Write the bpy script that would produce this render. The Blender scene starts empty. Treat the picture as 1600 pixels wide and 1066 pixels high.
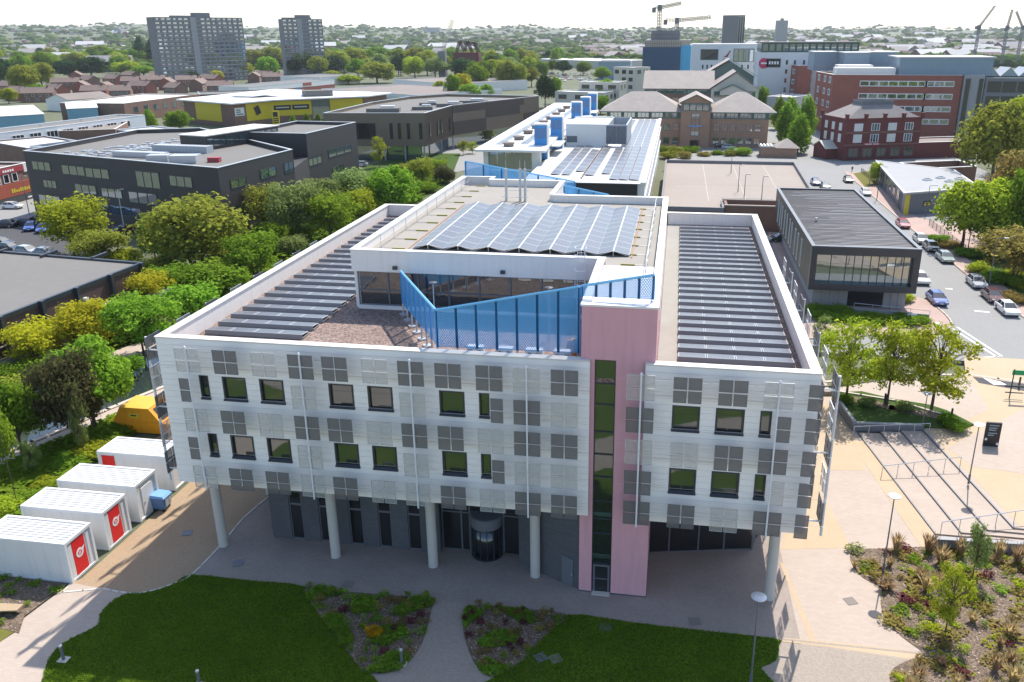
import bpy, math, random
import numpy as np
from mathutils import Vector

# ------------------------------------------------------------------ scene, camera, light
sc = bpy.context.scene
D = bpy.data
COL = sc.collection

cam = D.cameras.new('camera')
cam.sensor_fit = 'HORIZONTAL'
cam.sensor_width = 36.0
cam.lens = 36.0 * 1270.9 / 1600.0
cam.shift_x = -0.0321
cam.shift_y = -0.0292
cam.clip_start = 0.5
cam.clip_end = 40000
cam_o = D.objects.new('camera', cam)
COL.objects.link(cam_o)
cam_o.location = (0, 0, 35)
def _look(pitch, roll, yaw):
    p, r, y = (math.radians(a) for a in (pitch, roll, yaw))
    f0 = Vector((math.sin(y), math.cos(y), 0)); r0 = Vector((math.cos(y), -math.sin(y), 0)); u0 = Vector((0, 0, 1))
    f = f0 * math.cos(p) - u0 * math.sin(p); u = u0 * math.cos(p) + f0 * math.sin(p)
    rr = r0 * math.cos(r) + u * math.sin(r); uu = -r0 * math.sin(r) + u * math.cos(r)
    from mathutils import Matrix
    return Matrix((rr, uu, -f)).transposed().to_euler()
cam_o.rotation_euler = _look(18.832, -0.2854, -9.192)
sc.camera = cam_o

SUN_AZ = math.atan2(0.31, 0.95)      # clockwise from +Y
SUN_EL = math.radians(54.0)
world = D.worlds.new('World'); sc.world = world; world.use_nodes = True
wn = world.node_tree.nodes; wl = world.node_tree.links
wn.clear()
sky = wn.new('ShaderNodeTexSky'); sky.sky_type = 'NISHITA'; sky.sun_disc = False
sky.sun_elevation = SUN_EL; sky.sun_rotation = SUN_AZ
sky.altitude = 100; sky.air_density = 1.0; sky.dust_density = 1.1; sky.ozone_density = 1.0
bg = wn.new('ShaderNodeBackground'); bg.inputs['Strength'].default_value = 0.15
wo = wn.new('ShaderNodeOutputWorld')
wl.new(sky.outputs[0], bg.inputs[0]); wl.new(bg.outputs[0], wo.inputs[0])

sun = D.lights.new('sun', 'SUN'); sun.energy = 3.8; sun.angle = math.radians(0.53); sun.color = (1.0, 0.95, 0.87)
sun_o = D.objects.new('sun', sun); COL.objects.link(sun_o)
sun_o.location = (20, 60, 90)
sd = Vector((math.sin(SUN_AZ) * math.cos(SUN_EL), math.cos(SUN_AZ) * math.cos(SUN_EL), math.sin(SUN_EL)))
sun_o.rotation_euler = (-sd).to_track_quat('-Z', 'Y').to_euler()

sc.view_settings.view_transform = 'Standard'
sc.view_settings.look = 'None'
sc.view_settings.gamma = 1.0
sc.view_settings.use_curve_mapping = False
sc.view_settings.exposure = 0.85
sc.cycles.use_denoising = True
sc.cycles.max_bounces = 6
sc.cycles.diffuse_bounces = 3
sc.cycles.glossy_bounces = 3
sc.cycles.transmission_bounces = 4
sc.cycles.transparent_max_bounces = 24
sc.cycles.volume_bounces = 0
sc.cycles.sample_clamp_indirect = 4.0
sc.cycles.caustics_reflective = False
sc.cycles.caustics_refractive = False

# ------------------------------------------------------------------ materials
MATS = {}
def nodes_of(name):
    m = D.materials.new(name); m.use_nodes = True
    nt = m.node_tree
    b = nt.nodes['Principled BSDF']
    MATS[name] = m
    return m, nt, nt.nodes, nt.links, b
def setin(b, **k):
    for a, v in k.items():
        b.inputs[a.replace('_', ' ')].default_value = v
def rgb(c): return (c[0], c[1], c[2], 1.0)
def mixc(nt, fac, a, b, blend='MIX'):
    n = nt.nodes.new('ShaderNodeMix'); n.data_type = 'RGBA'; n.blend_type = blend
    for sock, v in ((n.inputs[0], fac), (n.inputs[6], a), (n.inputs[7], b)):
        if hasattr(v, 'is_output'): nt.links.new(v, sock)
        elif isinstance(v, (int, float)): sock.default_value = v
        else: sock.default_value = rgb(v)
    return n.outputs[2]
def pos(nt):
    return nt.nodes.new('ShaderNodeNewGeometry').outputs['Position']
def noise(nt, vec, scale, detail=4.0, rough=0.55):
    n = nt.nodes.new('ShaderNodeTexNoise'); n.inputs['Scale'].default_value = scale
    n.inputs['Detail'].default_value = detail; n.inputs['Roughness'].default_value = rough
    nt.links.new(vec, n.inputs['Vector']); return n.outputs['Fac']
def ramp(nt, fac, stops):
    r = nt.nodes.new('ShaderNodeValToRGB'); e = r.color_ramp.elements
    while len(e) < len(stops): e.new(0.5)
    for el, (p, c) in zip(e, stops): el.position = p; el.color = rgb(c) if len(c) == 3 else c
    nt.links.new(fac, r.inputs[0]); return r.outputs[0]
def math_n(nt, op, a, b=None, c=None):
    n = nt.nodes.new('ShaderNodeMath'); n.operation = op
    for s, v in zip(n.inputs, (a, b, c)):
        if v is None: continue
        if hasattr(v, 'is_output'): nt.links.new(v, s)
        else: s.default_value = v
    return n.outputs[0]
def bump(nt, b, h, strength=0.3, dist=0.02):
    n = nt.nodes.new('ShaderNodeBump'); n.inputs['Strength'].default_value = strength; n.inputs['Distance'].default_value = dist
    nt.links.new(h, n.inputs['Height']); nt.links.new(n.outputs[0], b.inputs['Normal'])
def sc3(c, k): return tuple(max(0.0, min(1.0, v * k)) for v in c)

def mat(name, col, rough=0.6, metal=0.0, var=0.10, vs=0.6, fine=0.06, fs=6.0, bmp=0.0, rnd=0.0, spec=0.4, streak=0.0):
    """plain painted / stone / metal surface with soft large and fine tone variation in world space"""
    m, nt, N, L, b = nodes_of(name)
    P = pos(nt)
    c = mixc(nt, noise(nt, P, vs, 5), sc3(col, 1 - var), sc3(col, 1 + var))
    n2 = noise(nt, P, fs, 3)
    c = mixc(nt, n2, c, sc3(col, 1 - fine)) if fine > 0 else c
    if streak > 0:
        mp = N.new('ShaderNodeMapping'); mp.inputs['Scale'].default_value = (3.0, 3.0, 0.25); L.new(P, mp.inputs[0])
        s = ramp(nt, noise(nt, mp.outputs[0], 1.0, 4), [(0.45, (0, 0, 0)), (0.8, (1, 1, 1))])
        c = mixc(nt, math_n(nt, 'MULTIPLY', s, streak), c, sc3(col, 0.45))
    if rnd > 0:
        oi = N.new('ShaderNodeObjectInfo')
        hs = N.new('ShaderNodeHueSaturation'); L.new(c, hs.inputs['Color'])
        L.new(math_n(nt, 'MULTIPLY_ADD', oi.outputs['Random'], 2 * rnd, 1 - rnd), hs.inputs['Value']); c = hs.outputs[0]
    L.new(c, b.inputs['Base Color'])
    setin(b, Roughness=rough, Metallic=metal, Specular_IOR_Level=spec)
    if bmp > 0: bump(nt, b, n2, bmp)
    return m
def brickmat(name, c1, c2, mortar, sx, sz, horizontal=False, rough=0.85, msize=0.02, var=0.18):
    m, nt, N, L, b = nodes_of(name)
    P = pos(nt)
    if horizontal:
        vec = P
    else:
        sep = N.new('ShaderNodeSeparateXYZ'); L.new(P, sep.inputs[0])
        cmb = N.new('ShaderNodeCombineXYZ'); L.new(math_n(nt, 'ADD', sep.outputs[0], sep.outputs[1]), cmb.inputs[0]); L.new(sep.outputs[2], cmb.inputs[1]); vec = cmb.outputs[0]
    t = N.new('ShaderNodeTexBrick'); L.new(vec, t.inputs['Vector'])
    t.inputs['Scale'].default_value = 1.0; t.inputs['Brick Width'].default_value = sx; t.inputs['Row Height'].default_value = sz
    t.inputs['Mortar Size'].default_value = msize; t.inputs['Color1'].default_value = rgb(c1); t.inputs['Color2'].default_value = rgb(c2); t.inputs['Mortar'].default_value = rgb(mortar)
    c = mixc(nt, noise(nt, P, 0.35, 6), sc3(c1, 1 - var), sc3(c2, 1 + var))
    c = mixc(nt, 0.55, t.outputs['Color'], c)
    L.new(c, b.inputs['Base Color']); setin(b, Roughness=rough, Specular_IOR_Level=0.3)
    bump(nt, b, t.outputs['Fac'], -0.25, 0.01)
    return m
def glass(name, col=(0.012, 0.016, 0.02), refl=0.22, rough=0.03, tint=(0.85, 0.92, 0.95)):
    """dark coated glazing: near-black interior under a mirror coat, slightly wavy"""
    m, nt, N, L, b = nodes_of(name)
    P = pos(nt)
    setin(b, Base_Color=rgb(col), Roughness=0.35, Specular_IOR_Level=0.3)
    g = N.new('ShaderNodeBsdfGlossy'); g.inputs['Color'].default_value = rgb(tint); g.inputs['Roughness'].default_value = rough
    fr = N.new('ShaderNodeFresnel'); fr.inputs[0].default_value = 1.5
    f = math_n(nt, 'MULTIPLY_ADD', fr.outputs[0], 0.9, refl)
    mx = N.new('ShaderNodeMixShader'); L.new(f, mx.inputs[0]); L.new(b.outputs[0], mx.inputs[1]); L.new(g.outputs[0], mx.inputs[2])
    bn = N.new('ShaderNodeBump'); bn.inputs['Strength'].default_value = 0.06; bn.inputs['Distance'].default_value = 0.05
    L.new(noise(nt, P, 0.7, 2), bn.inputs['Height']); L.new(bn.outputs[0], g.inputs['Normal'])
    L.new(mx.outputs[0], N['Material Output'].inputs[0])
    return m
def mesh_screen(name, col, opacity, rough=0.5):
    """finely woven metal mesh: far too fine to resolve, so an even share of the light passes"""
    m, nt, N, L, b = nodes_of(name)
    setin(b, Base_Color=rgb(col), Roughness=rough, Metallic=0.3)
    t = N.new('ShaderNodeBsdfTransparent')
    mx = N.new('ShaderNodeMixShader'); mx.inputs[0].default_value = opacity
    L.new(t.outputs[0], mx.inputs[1]); L.new(b.outputs[0], mx.inputs[2]); L.new(mx.outputs[0], N['Material Output'].inputs[0])
    return m
def perforated(name, col, pitch=0.2, r=0.33):
    """sheet metal with a staggered grid of round holes (holes are really open)"""
    m, nt, N, L, b = nodes_of(name)
    setin(b, Base_Color=rgb(col), Roughness=0.45)
    tc = N.new('ShaderNodeTexCoord'); sep = N.new('ShaderNodeSeparateXYZ'); L.new(tc.outputs['UV'], sep.inputs[0])
    def cell(off):
        fx = math_n(nt, 'FRACT', math_n(nt, 'MULTIPLY_ADD', sep.outputs[0], 1 / pitch, off)); fy = math_n(nt, 'FRACT', math_n(nt, 'MULTIPLY_ADD', sep.outputs[1], 1 / (pitch * 1.4), off))
        dx = math_n(nt, 'SUBTRACT', fx, 0.5); dy = math_n(nt, 'MULTIPLY', math_n(nt, 'SUBTRACT', fy, 0.5), 1.4)
        return math_n(nt, 'SQRT', math_n(nt, 'ADD', math_n(nt, 'MULTIPLY', dx, dx), math_n(nt, 'MULTIPLY', dy, dy)))
    d = math_n(nt, 'MINIMUM', cell(0.0), cell(0.5))
    solid = math_n(nt, 'GREATER_THAN', d, r)
    t = N.new('ShaderNodeBsdfTransparent')
    mx = N.new('ShaderNodeMixShader'); L.new(solid, mx.inputs[0]); L.new(t.outputs[0], mx.inputs[1]); L.new(b.outputs[0], mx.inputs[2])
    L.new(mx.outputs[0], N['Material Output'].inputs[0])
    return m
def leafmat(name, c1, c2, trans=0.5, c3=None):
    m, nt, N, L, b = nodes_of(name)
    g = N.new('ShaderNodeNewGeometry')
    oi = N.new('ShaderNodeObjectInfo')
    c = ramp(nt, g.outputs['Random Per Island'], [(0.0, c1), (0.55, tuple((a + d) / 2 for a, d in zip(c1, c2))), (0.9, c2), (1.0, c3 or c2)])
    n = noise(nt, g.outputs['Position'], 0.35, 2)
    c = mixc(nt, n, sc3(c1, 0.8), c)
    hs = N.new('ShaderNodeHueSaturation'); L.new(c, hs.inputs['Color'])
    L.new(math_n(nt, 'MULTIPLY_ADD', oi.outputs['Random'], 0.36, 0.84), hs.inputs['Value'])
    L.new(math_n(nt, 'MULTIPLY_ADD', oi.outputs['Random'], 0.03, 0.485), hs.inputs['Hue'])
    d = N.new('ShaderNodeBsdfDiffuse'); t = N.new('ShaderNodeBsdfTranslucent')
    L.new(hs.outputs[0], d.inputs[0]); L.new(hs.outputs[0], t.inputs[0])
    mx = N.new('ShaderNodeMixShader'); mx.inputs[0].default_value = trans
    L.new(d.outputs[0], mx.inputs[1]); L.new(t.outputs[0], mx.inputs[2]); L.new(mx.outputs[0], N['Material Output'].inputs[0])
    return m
def ribbed(name, col, pitch, axis=0, rough=0.5, metal=0.0, strength=0.5, var=0.08, dark=0.75, streaky=0.0):
    """profiled sheet: fine ribs along one axis, with weathering"""
    m, nt, N, L, b = nodes_of(name)
    P = pos(nt); sep = N.new('ShaderNodeSeparateXYZ'); L.new(P, sep.inputs[0])
    u = sep.outputs[axis] if axis < 3 else math_n(nt, 'ADD', sep.outputs[0], sep.outputs[1])
    f = math_n(nt, 'FRACT', math_n(nt, 'MULTIPLY', u, 1 / pitch))
    rib = ramp(nt, f, [(0.0, (0, 0, 0)), (0.12, (1, 1, 1)), (0.8, (1, 1, 1)), (0.95, (0, 0, 0))])
    c = mixc(nt, noise(nt, P, 0.25, 5), sc3(col, 1 - var), sc3(col, 1 + var))
    c = mixc(nt, rib, sc3(col, dark), c)
    L.new(c, b.inputs['Base Color']); setin(b, Roughness=rough, Metallic=metal)
    bump(nt, b, rib, strength, 0.03)
    return m

# ground surfaces
def grassmat(name, a, b_, dry=(0.16, 0.15, 0.05), dryamt=0.35):
    m, nt, N, L, b = nodes_of(name); P = pos(nt)
    c = mixc(nt, noise(nt, P, 0.5, 6, 0.7), a, b_)
    c = mixc(nt, noise(nt, P, 14.0, 3, 0.7), sc3(a, 0.55), c)
    d = ramp(nt, noise(nt, P, 0.22, 4), [(0.55, (0, 0, 0)), (0.8, (1, 1, 1))])
    c = mixc(nt, math_n(nt, 'MULTIPLY', d, dryamt), c, dry)
    L.new(c, b.inputs['Base Color']); setin(b, Roughness=0.95, Specular_IOR_Level=0.1)
    bump(nt, b, noise(nt, P, 18.0, 2), 0.6, 0.05)
    return m
def groundmat(name, a, b_, s1=0.15, s2=3.0, speck=0.0, rough=0.92, sp=40.0):
    m, nt, N, L, b = nodes_of(name); P = pos(nt)
    c = mixc(nt, noise(nt, P, s1, 6, 0.65), a, b_)
    c = mixc(nt, math_n(nt, 'MULTIPLY', noise(nt, P, s2, 4, 0.7), 0.5), c, sc3(a, 0.75))
    if speck > 0:
        v = N.new('ShaderNodeTexVoronoi'); v.inputs['Scale'].default_value = sp; L.new(P, v.inputs['Vector'])
        hs = N.new('ShaderNodeHueSaturation'); L.new(c, hs.inputs['Color'])
        sp_ = N.new('ShaderNodeSeparateColor'); L.new(v.outputs['Color'], sp_.inputs[0])
        L.new(math_n(nt, 'MULTIPLY_ADD', sp_.outputs[0], 2 * speck, 1 - speck), hs.inputs['Value']); c = hs.outputs[0]
    L.new(c, b.inputs['Base Color']); setin(b, Roughness=rough, Specular_IOR_Level=0.2)
    bump(nt, b, noise(nt, P, s2 * 6, 3), 0.25, 0.02)
    return m

grassmat('lawn', (0.055, 0.11, 0.01), (0.13, 0.20, 0.022), dry=(0.22, 0.19, 0.05), dryamt=0.5)
grassmat('lawn_dry', (0.16, 0.16, 0.035), (0.22, 0.2, 0.06))
grassmat('verge', (0.05, 0.10, 0.02), (0.10, 0.15, 0.035))
groundmat('mulch', (0.11, 0.08, 0.058), (0.24, 0.18, 0.13), 1.2, 5.0, 0.45, sp=11.0)
groundmat('asphalt', (0.25, 0.245, 0.235), (0.315, 0.31, 0.30), 0.10, 2.0, 0.10, sp=16)
groundmat('asphalt_dark', (0.07, 0.07, 0.075), (0.11, 0.11, 0.11), 0.10, 2.0, 0.10, sp=16)
groundmat('town_ground', (0.085, 0.105, 0.045), (0.20, 0.195, 0.145), 0.012, 0.25)
groundmat('gravel_roof', (0.20, 0.145, 0.122), (0.29, 0.215, 0.185), 0.5, 4.0, 0.5, sp=9.0)
groundmat('roof_membrane', (0.28, 0.255, 0.225), (0.39, 0.365, 0.325), 0.25, 1.5)
groundmat('roof_grey', (0.165, 0.158, 0.147), (0.225, 0.215, 0.20), 0.06, 0.8)
groundmat('roof_pale', (0.55, 0.54, 0.52), (0.70, 0.69, 0.66), 0.08, 1.0)
groundmat('roof_brown', (0.20, 0.165, 0.145), (0.30, 0.26, 0.235), 0.1, 1.0)
groundmat('deck_concrete', (0.295, 0.25, 0.215), (0.375, 0.325, 0.285), 0.08, 0.8)
groundmat('drive_buff', (0.33, 0.235, 0.15), (0.40, 0.295, 0.195), 0.3, 4.0, 0.10, sp=14)
groundmat('path_buff', (0.30, 0.25, 0.205), (0.38, 0.325, 0.27), 0.3, 4.0, 0.12, sp=14)
groundmat('path_pink', (0.40, 0.32, 0.27), (0.50, 0.42, 0.36), 0.3, 3.0)
brickmat('pave_grey', (0.25, 0.205, 0.175), (0.35, 0.29, 0.25), (0.16, 0.135, 0.115), 0.21, 0.105, True, msize=0.008)
brickmat('pave_buff', (0.42, 0.31, 0.20), (0.48, 0.365, 0.245), (0.36, 0.27, 0.18), 0.21, 0.105, True, msize=0.008, var=0.10)
brickmat('pave_pale', (0.37, 0.30, 0.245), (0.44, 0.36, 0.30), (0.31, 0.255, 0.21), 0.42, 0.21, True, msize=0.01, var=0.08)
brickmat('pave_red', (0.34, 0.235, 0.20), (0.43, 0.31, 0.265), (0.3, 0.22, 0.19), 0.21, 0.105, True, msize=0.008)
mat('kerb', (0.50, 0.43, 0.36), 0.9, var=0.1, fs=3)
mat('kerb_edge', (0.58, 0.53, 0.46), 0.9)
mat('road_paint', (0.78, 0.77, 0.74), 0.8, var=0.08, fine=0.15)
# main building
mat('cladding', (0.88, 0.855, 0.825), 0.45, var=0.03, vs=0.35, fine=0.03, fs=2.0, rnd=0.015, streak=0.025)
mat('wall_white', (0.84, 0.79, 0.74), 0.6, var=0.05, vs=0.4, streak=0.16)
mat('joint', (0.5, 0.5, 0.5), 0.8)
mat('coping', (0.72, 0.68, 0.62), 0.6, var=0.08, vs=1.2, streak=0.1)
mat('pink_render', (0.66, 0.355, 0.395), 0.85, var=0.08, vs=0.5, streak=0.22)
mat('frame_dark', (0.035, 0.04, 0.05), 0.4, spec=0.5)
mat('frame_grey', (0.14, 0.15, 0.17), 0.45)
mat('frame_white', (0.72, 0.72, 0.72), 0.5)
mat('galv', (0.55, 0.56, 0.58), 0.4, metal=0.5)
mat('steel_white', (0.72, 0.73, 0.75), 0.4)
brickmat('slate_brick', (0.075, 0.08, 0.09), (0.115, 0.12, 0.13), (0.06, 0.062, 0.068), 0.44, 0.15, msize=0.012)
mat('column_paint', (0.52, 0.50, 0.46), 0.6)
glass('glass_front', refl=0.14)
glass('glass_dark', (0.008, 0.009, 0.011), 0.05)
glass('glass_teal', (0.03, 0.06, 0.065), 0.30)
glass('glass_sky', (0.05, 0.07, 0.08), 0.45)
mat('spandrel_green', (0.05, 0.10, 0.08), 0.2)
mesh_screen('screen_dark', (0.17, 0.17, 0.175), 0.70)
mesh_screen('screen_light', (0.50, 0.51, 0.51), 0.34)
perforated('blue_perf', (0.085, 0.40, 0.78), pitch=0.15, r=0.27)
mat('blue_paint', (0.045, 0.26, 0.58), 0.4, var=0.04)
mat('blue_rail', (0.16, 0.45, 0.72), 0.35)
mat('pv_curb', (0.24, 0.24, 0.245), 0.5)
mat('foot_yellow', (0.34, 0.30, 0.06), 0.7)
mat('yellow_paint', (0.62, 0.50, 0.04), 0.6)
mat('orange_paint', (0.72, 0.30, 0.012), 0.5, var=0.2, vs=1.5, streak=0.3)
def pvmat(name, col, line):
    m, nt, N, L, b = nodes_of(name)
    tc = N.new('ShaderNodeTexCoord'); sep = N.new('ShaderNodeSeparateXYZ'); L.new(tc.outputs['UV'], sep.inputs[0])
    def g(o, n, w):
        f = math_n(nt, 'FRACT', math_n(nt, 'MULTIPLY', o, n)); return math_n(nt, 'LESS_THAN', math_n(nt, 'ABSOLUTE', math_n(nt, 'SUBTRACT', f, 0.5)), 0.5 - w)
    cell = math_n(nt, 'MULTIPLY', g(sep.outputs[0], 10, 0.035), g(sep.outputs[1], 6, 0.035))
    c = mixc(nt, cell, line, mixc(nt, noise(nt, pos(nt), 0.8, 3), sc3(col, 0.8), sc3(col, 1.25)))
    edge = math_n(nt, 'MULTIPLY', math_n(nt, 'LESS_THAN', math_n(nt, 'ABSOLUTE', math_n(nt, 'SUBTRACT', sep.outputs[0], 0.5)), 0.475), math_n(nt, 'LESS_THAN', math_n(nt, 'ABSOLUTE', math_n(nt, 'SUBTRACT', sep.outputs[1], 0.5)), 0.47))
    c = mixc(nt, edge, (0.46, 0.46, 0.46), c)
    L.new(c, b.inputs['Base Color']); setin(b, Roughness=0.3, Specular_IOR_Level=0.5)
    return m
pvmat('pv_cell', (0.08, 0.083, 0.098), (0.22, 0.225, 0.24))
# other buildings
mat('black_clad', (0.048, 0.045, 0.047), 0.55, var=0.10, vs=0.2)
ribbed('bronze_rib', (0.20, 0.155, 0.115), 0.5, 3, rough=0.5, metal=0.3, dark=0.6)
ribbed('bronze_dark', (0.08, 0.064, 0.055), 0.35, 3, rough=0.5, metal=0.2, dark=0.6)
mat('bronze_plain', (0.10, 0.082, 0.068), 0.5)
mat('yellow_clad', (0.60, 0.47, 0.012), 0.5, var=0.05)
mat('cabin_white', (0.72, 0.715, 0.70), 0.5, var=0.08, vs=0.8, streak=0.25)
mat('sheet_white', (0.74, 0.73, 0.70), 0.5, var=0.05, vs=0.1)
ribbed('sheet_blue', (0.16, 0.33, 0.42), 0.6, 3, dark=0.85)
ribbed('sheet_grey', (0.38, 0.41, 0.44), 0.8, 3, dark=0.85)
ribbed('sheet_bluegrey', (0.24, 0.31, 0.37), 0.9, 3, dark=0.85, metal=0.2)
brickmat('brick_red', (0.25, 0.085, 0.06), (0.32, 0.12, 0.085), (0.22, 0.10, 0.08), 0.23, 0.075, msize=0.01)
brickmat('brick_dark', (0.12, 0.035, 0.032), (0.17, 0.05, 0.045), (0.10, 0.04, 0.04), 0.23, 0.075, msize=0.01)
brickmat('brick_brown', (0.17, 0.095, 0.07), (0.25, 0.15, 0.11), (0.18, 0.12, 0.10), 0.23, 0.075, msize=0.01)
brickmat('brick_buff', (0.30, 0.18, 0.12), (0.38, 0.24, 0.165), (0.3, 0.2, 0.15), 0.23, 0.075, msize=0.01)
brickmat('brick_shed', (0.075, 0.045, 0.04), (0.11, 0.07, 0.06), (0.06, 0.04, 0.035), 0.45, 0.15, msize=0.012)
brickmat('tiles_brown', (0.17, 0.12, 0.10), (0.24, 0.175, 0.15), (0.11, 0.08, 0.07), 0.35, 0.28, True)
brickmat('tiles_grey', (0.29, 0.25, 0.225), (0.38, 0.335, 0.30), (0.22, 0.19, 0.17), 0.4, 0.3, True)
brickmat('slates', (0.19, 0.17, 0.16), (0.27, 0.245, 0.235), (0.12, 0.11, 0.11), 0.4, 0.3, True)
mat('green_trim', (0.10, 0.155, 0.135), 0.55)
mat('render_cream', (0.52, 0.50, 0.43), 0.7, streak=0.15)
mat('render_white', (0.68, 0.69, 0.70), 0.6, streak=0.05, vs=0.05)
mat('concrete', (0.34, 0.34, 0.34), 0.8, var=0.12, vs=0.1, streak=0.2)
mat('concrete_dark', (0.20, 0.20, 0.21), 0.8, streak=0.2)
mat('blue_netting', (0.03, 0.10, 0.20), 0.7, var=0.25, vs=0.4)
mat('blue_sheet', (0.06, 0.36, 0.60), 0.6, var=0.2, vs=0.2)
mat('scaffold', (0.42, 0.36, 0.30), 0.6)
mat('door_red', (0.72, 0.018, 0.02), 0.45, var=0.05)
mat('logo_white', (0.80, 0.78, 0.78), 0.6)
mat('logo_magenta', (0.55, 0.03, 0.12), 0.5)
mat('sign_red', (0.36, 0.05, 0.06), 0.5)
mat('sign_orange', (0.33, 0.085, 0.05), 0.5)
mat('sign_green', (0.01, 0.28, 0.10), 0.5)
mat('sign_black', (0.02, 0.02, 0.022), 0.5)
mat('bin_blue', (0.10, 0.19, 0.36), 0.5)
mat('lid_blue', (0.18, 0.36, 0.66), 0.5)
mat('timber', (0.40, 0.29, 0.18), 0.7, var=0.15)
mat('fence_timber', (0.20, 0.09, 0.055), 0.8, var=0.2, vs=2)
mat('bark', (0.10, 0.075, 0.055), 0.9, var=0.25, vs=3)
mat('bark_pale', (0.26, 0.23, 0.19), 0.9, var=0.2, vs=3)
mat('rubber', (0.02, 0.02, 0.021), 0.8)
mat('rim', (0.35, 0.35, 0.36), 0.35, metal=0.6)
mat('plastic_dark', (0.03, 0.03, 0.032), 0.5)
mat('lamp_lens', (0.65, 0.65, 0.62), 0.3)
mat('tail_lens', (0.35, 0.01, 0.01), 0.3)
mat('skin', (0.45, 0.29, 0.22), 0.6)
mat('water_bed', (0.03, 0.04, 0.045), 0.9)
for n, c in dict(silver=(0.42, 0.44, 0.46), white=(0.70, 0.70, 0.70), red=(0.42, 0.03, 0.045), blue=(0.045, 0.10, 0.36), dark=(0.035, 0.04, 0.048), green=(0.26, 0.33, 0.30), maroon=(0.10, 0.03, 0.035)).items():
    m_ = mat('car_' + n, c, 0.22, var=0.02, fine=0.0, spec=0.6); m_.node_tree.nodes['Principled BSDF'].inputs['Coat Weight'].default_value = 0.6
def watermat():
    m, nt, N, L, b = nodes_of('water'); P = pos(nt)
    setin(b, Base_Color=(0.025, 0.035, 0.035, 1), Roughness=0.06, Specular_IOR_Level=0.6)
    bump(nt, b, noise(nt, P, 2.5, 3), 0.12, 0.03)
watermat()
# foliage: (darker tone, lighter tone), mixed at random from leaf to leaf
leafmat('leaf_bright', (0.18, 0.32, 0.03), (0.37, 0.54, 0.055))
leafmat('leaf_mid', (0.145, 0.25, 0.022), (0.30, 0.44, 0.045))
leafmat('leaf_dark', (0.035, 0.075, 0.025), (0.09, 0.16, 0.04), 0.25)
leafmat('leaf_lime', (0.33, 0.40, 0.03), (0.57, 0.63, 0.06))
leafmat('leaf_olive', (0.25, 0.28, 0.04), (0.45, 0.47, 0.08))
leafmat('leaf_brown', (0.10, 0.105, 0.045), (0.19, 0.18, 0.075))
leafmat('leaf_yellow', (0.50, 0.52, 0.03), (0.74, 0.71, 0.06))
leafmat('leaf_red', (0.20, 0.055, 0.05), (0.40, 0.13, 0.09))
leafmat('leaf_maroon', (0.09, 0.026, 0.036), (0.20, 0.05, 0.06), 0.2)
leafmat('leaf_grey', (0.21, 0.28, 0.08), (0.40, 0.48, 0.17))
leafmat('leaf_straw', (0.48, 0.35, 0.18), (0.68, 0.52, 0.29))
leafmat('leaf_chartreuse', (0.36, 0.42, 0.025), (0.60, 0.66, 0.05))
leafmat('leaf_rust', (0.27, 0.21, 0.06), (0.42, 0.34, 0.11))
leafmat('flower_orange', (0.62, 0.33, 0.01), (0.80, 0.48, 0.02))

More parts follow.
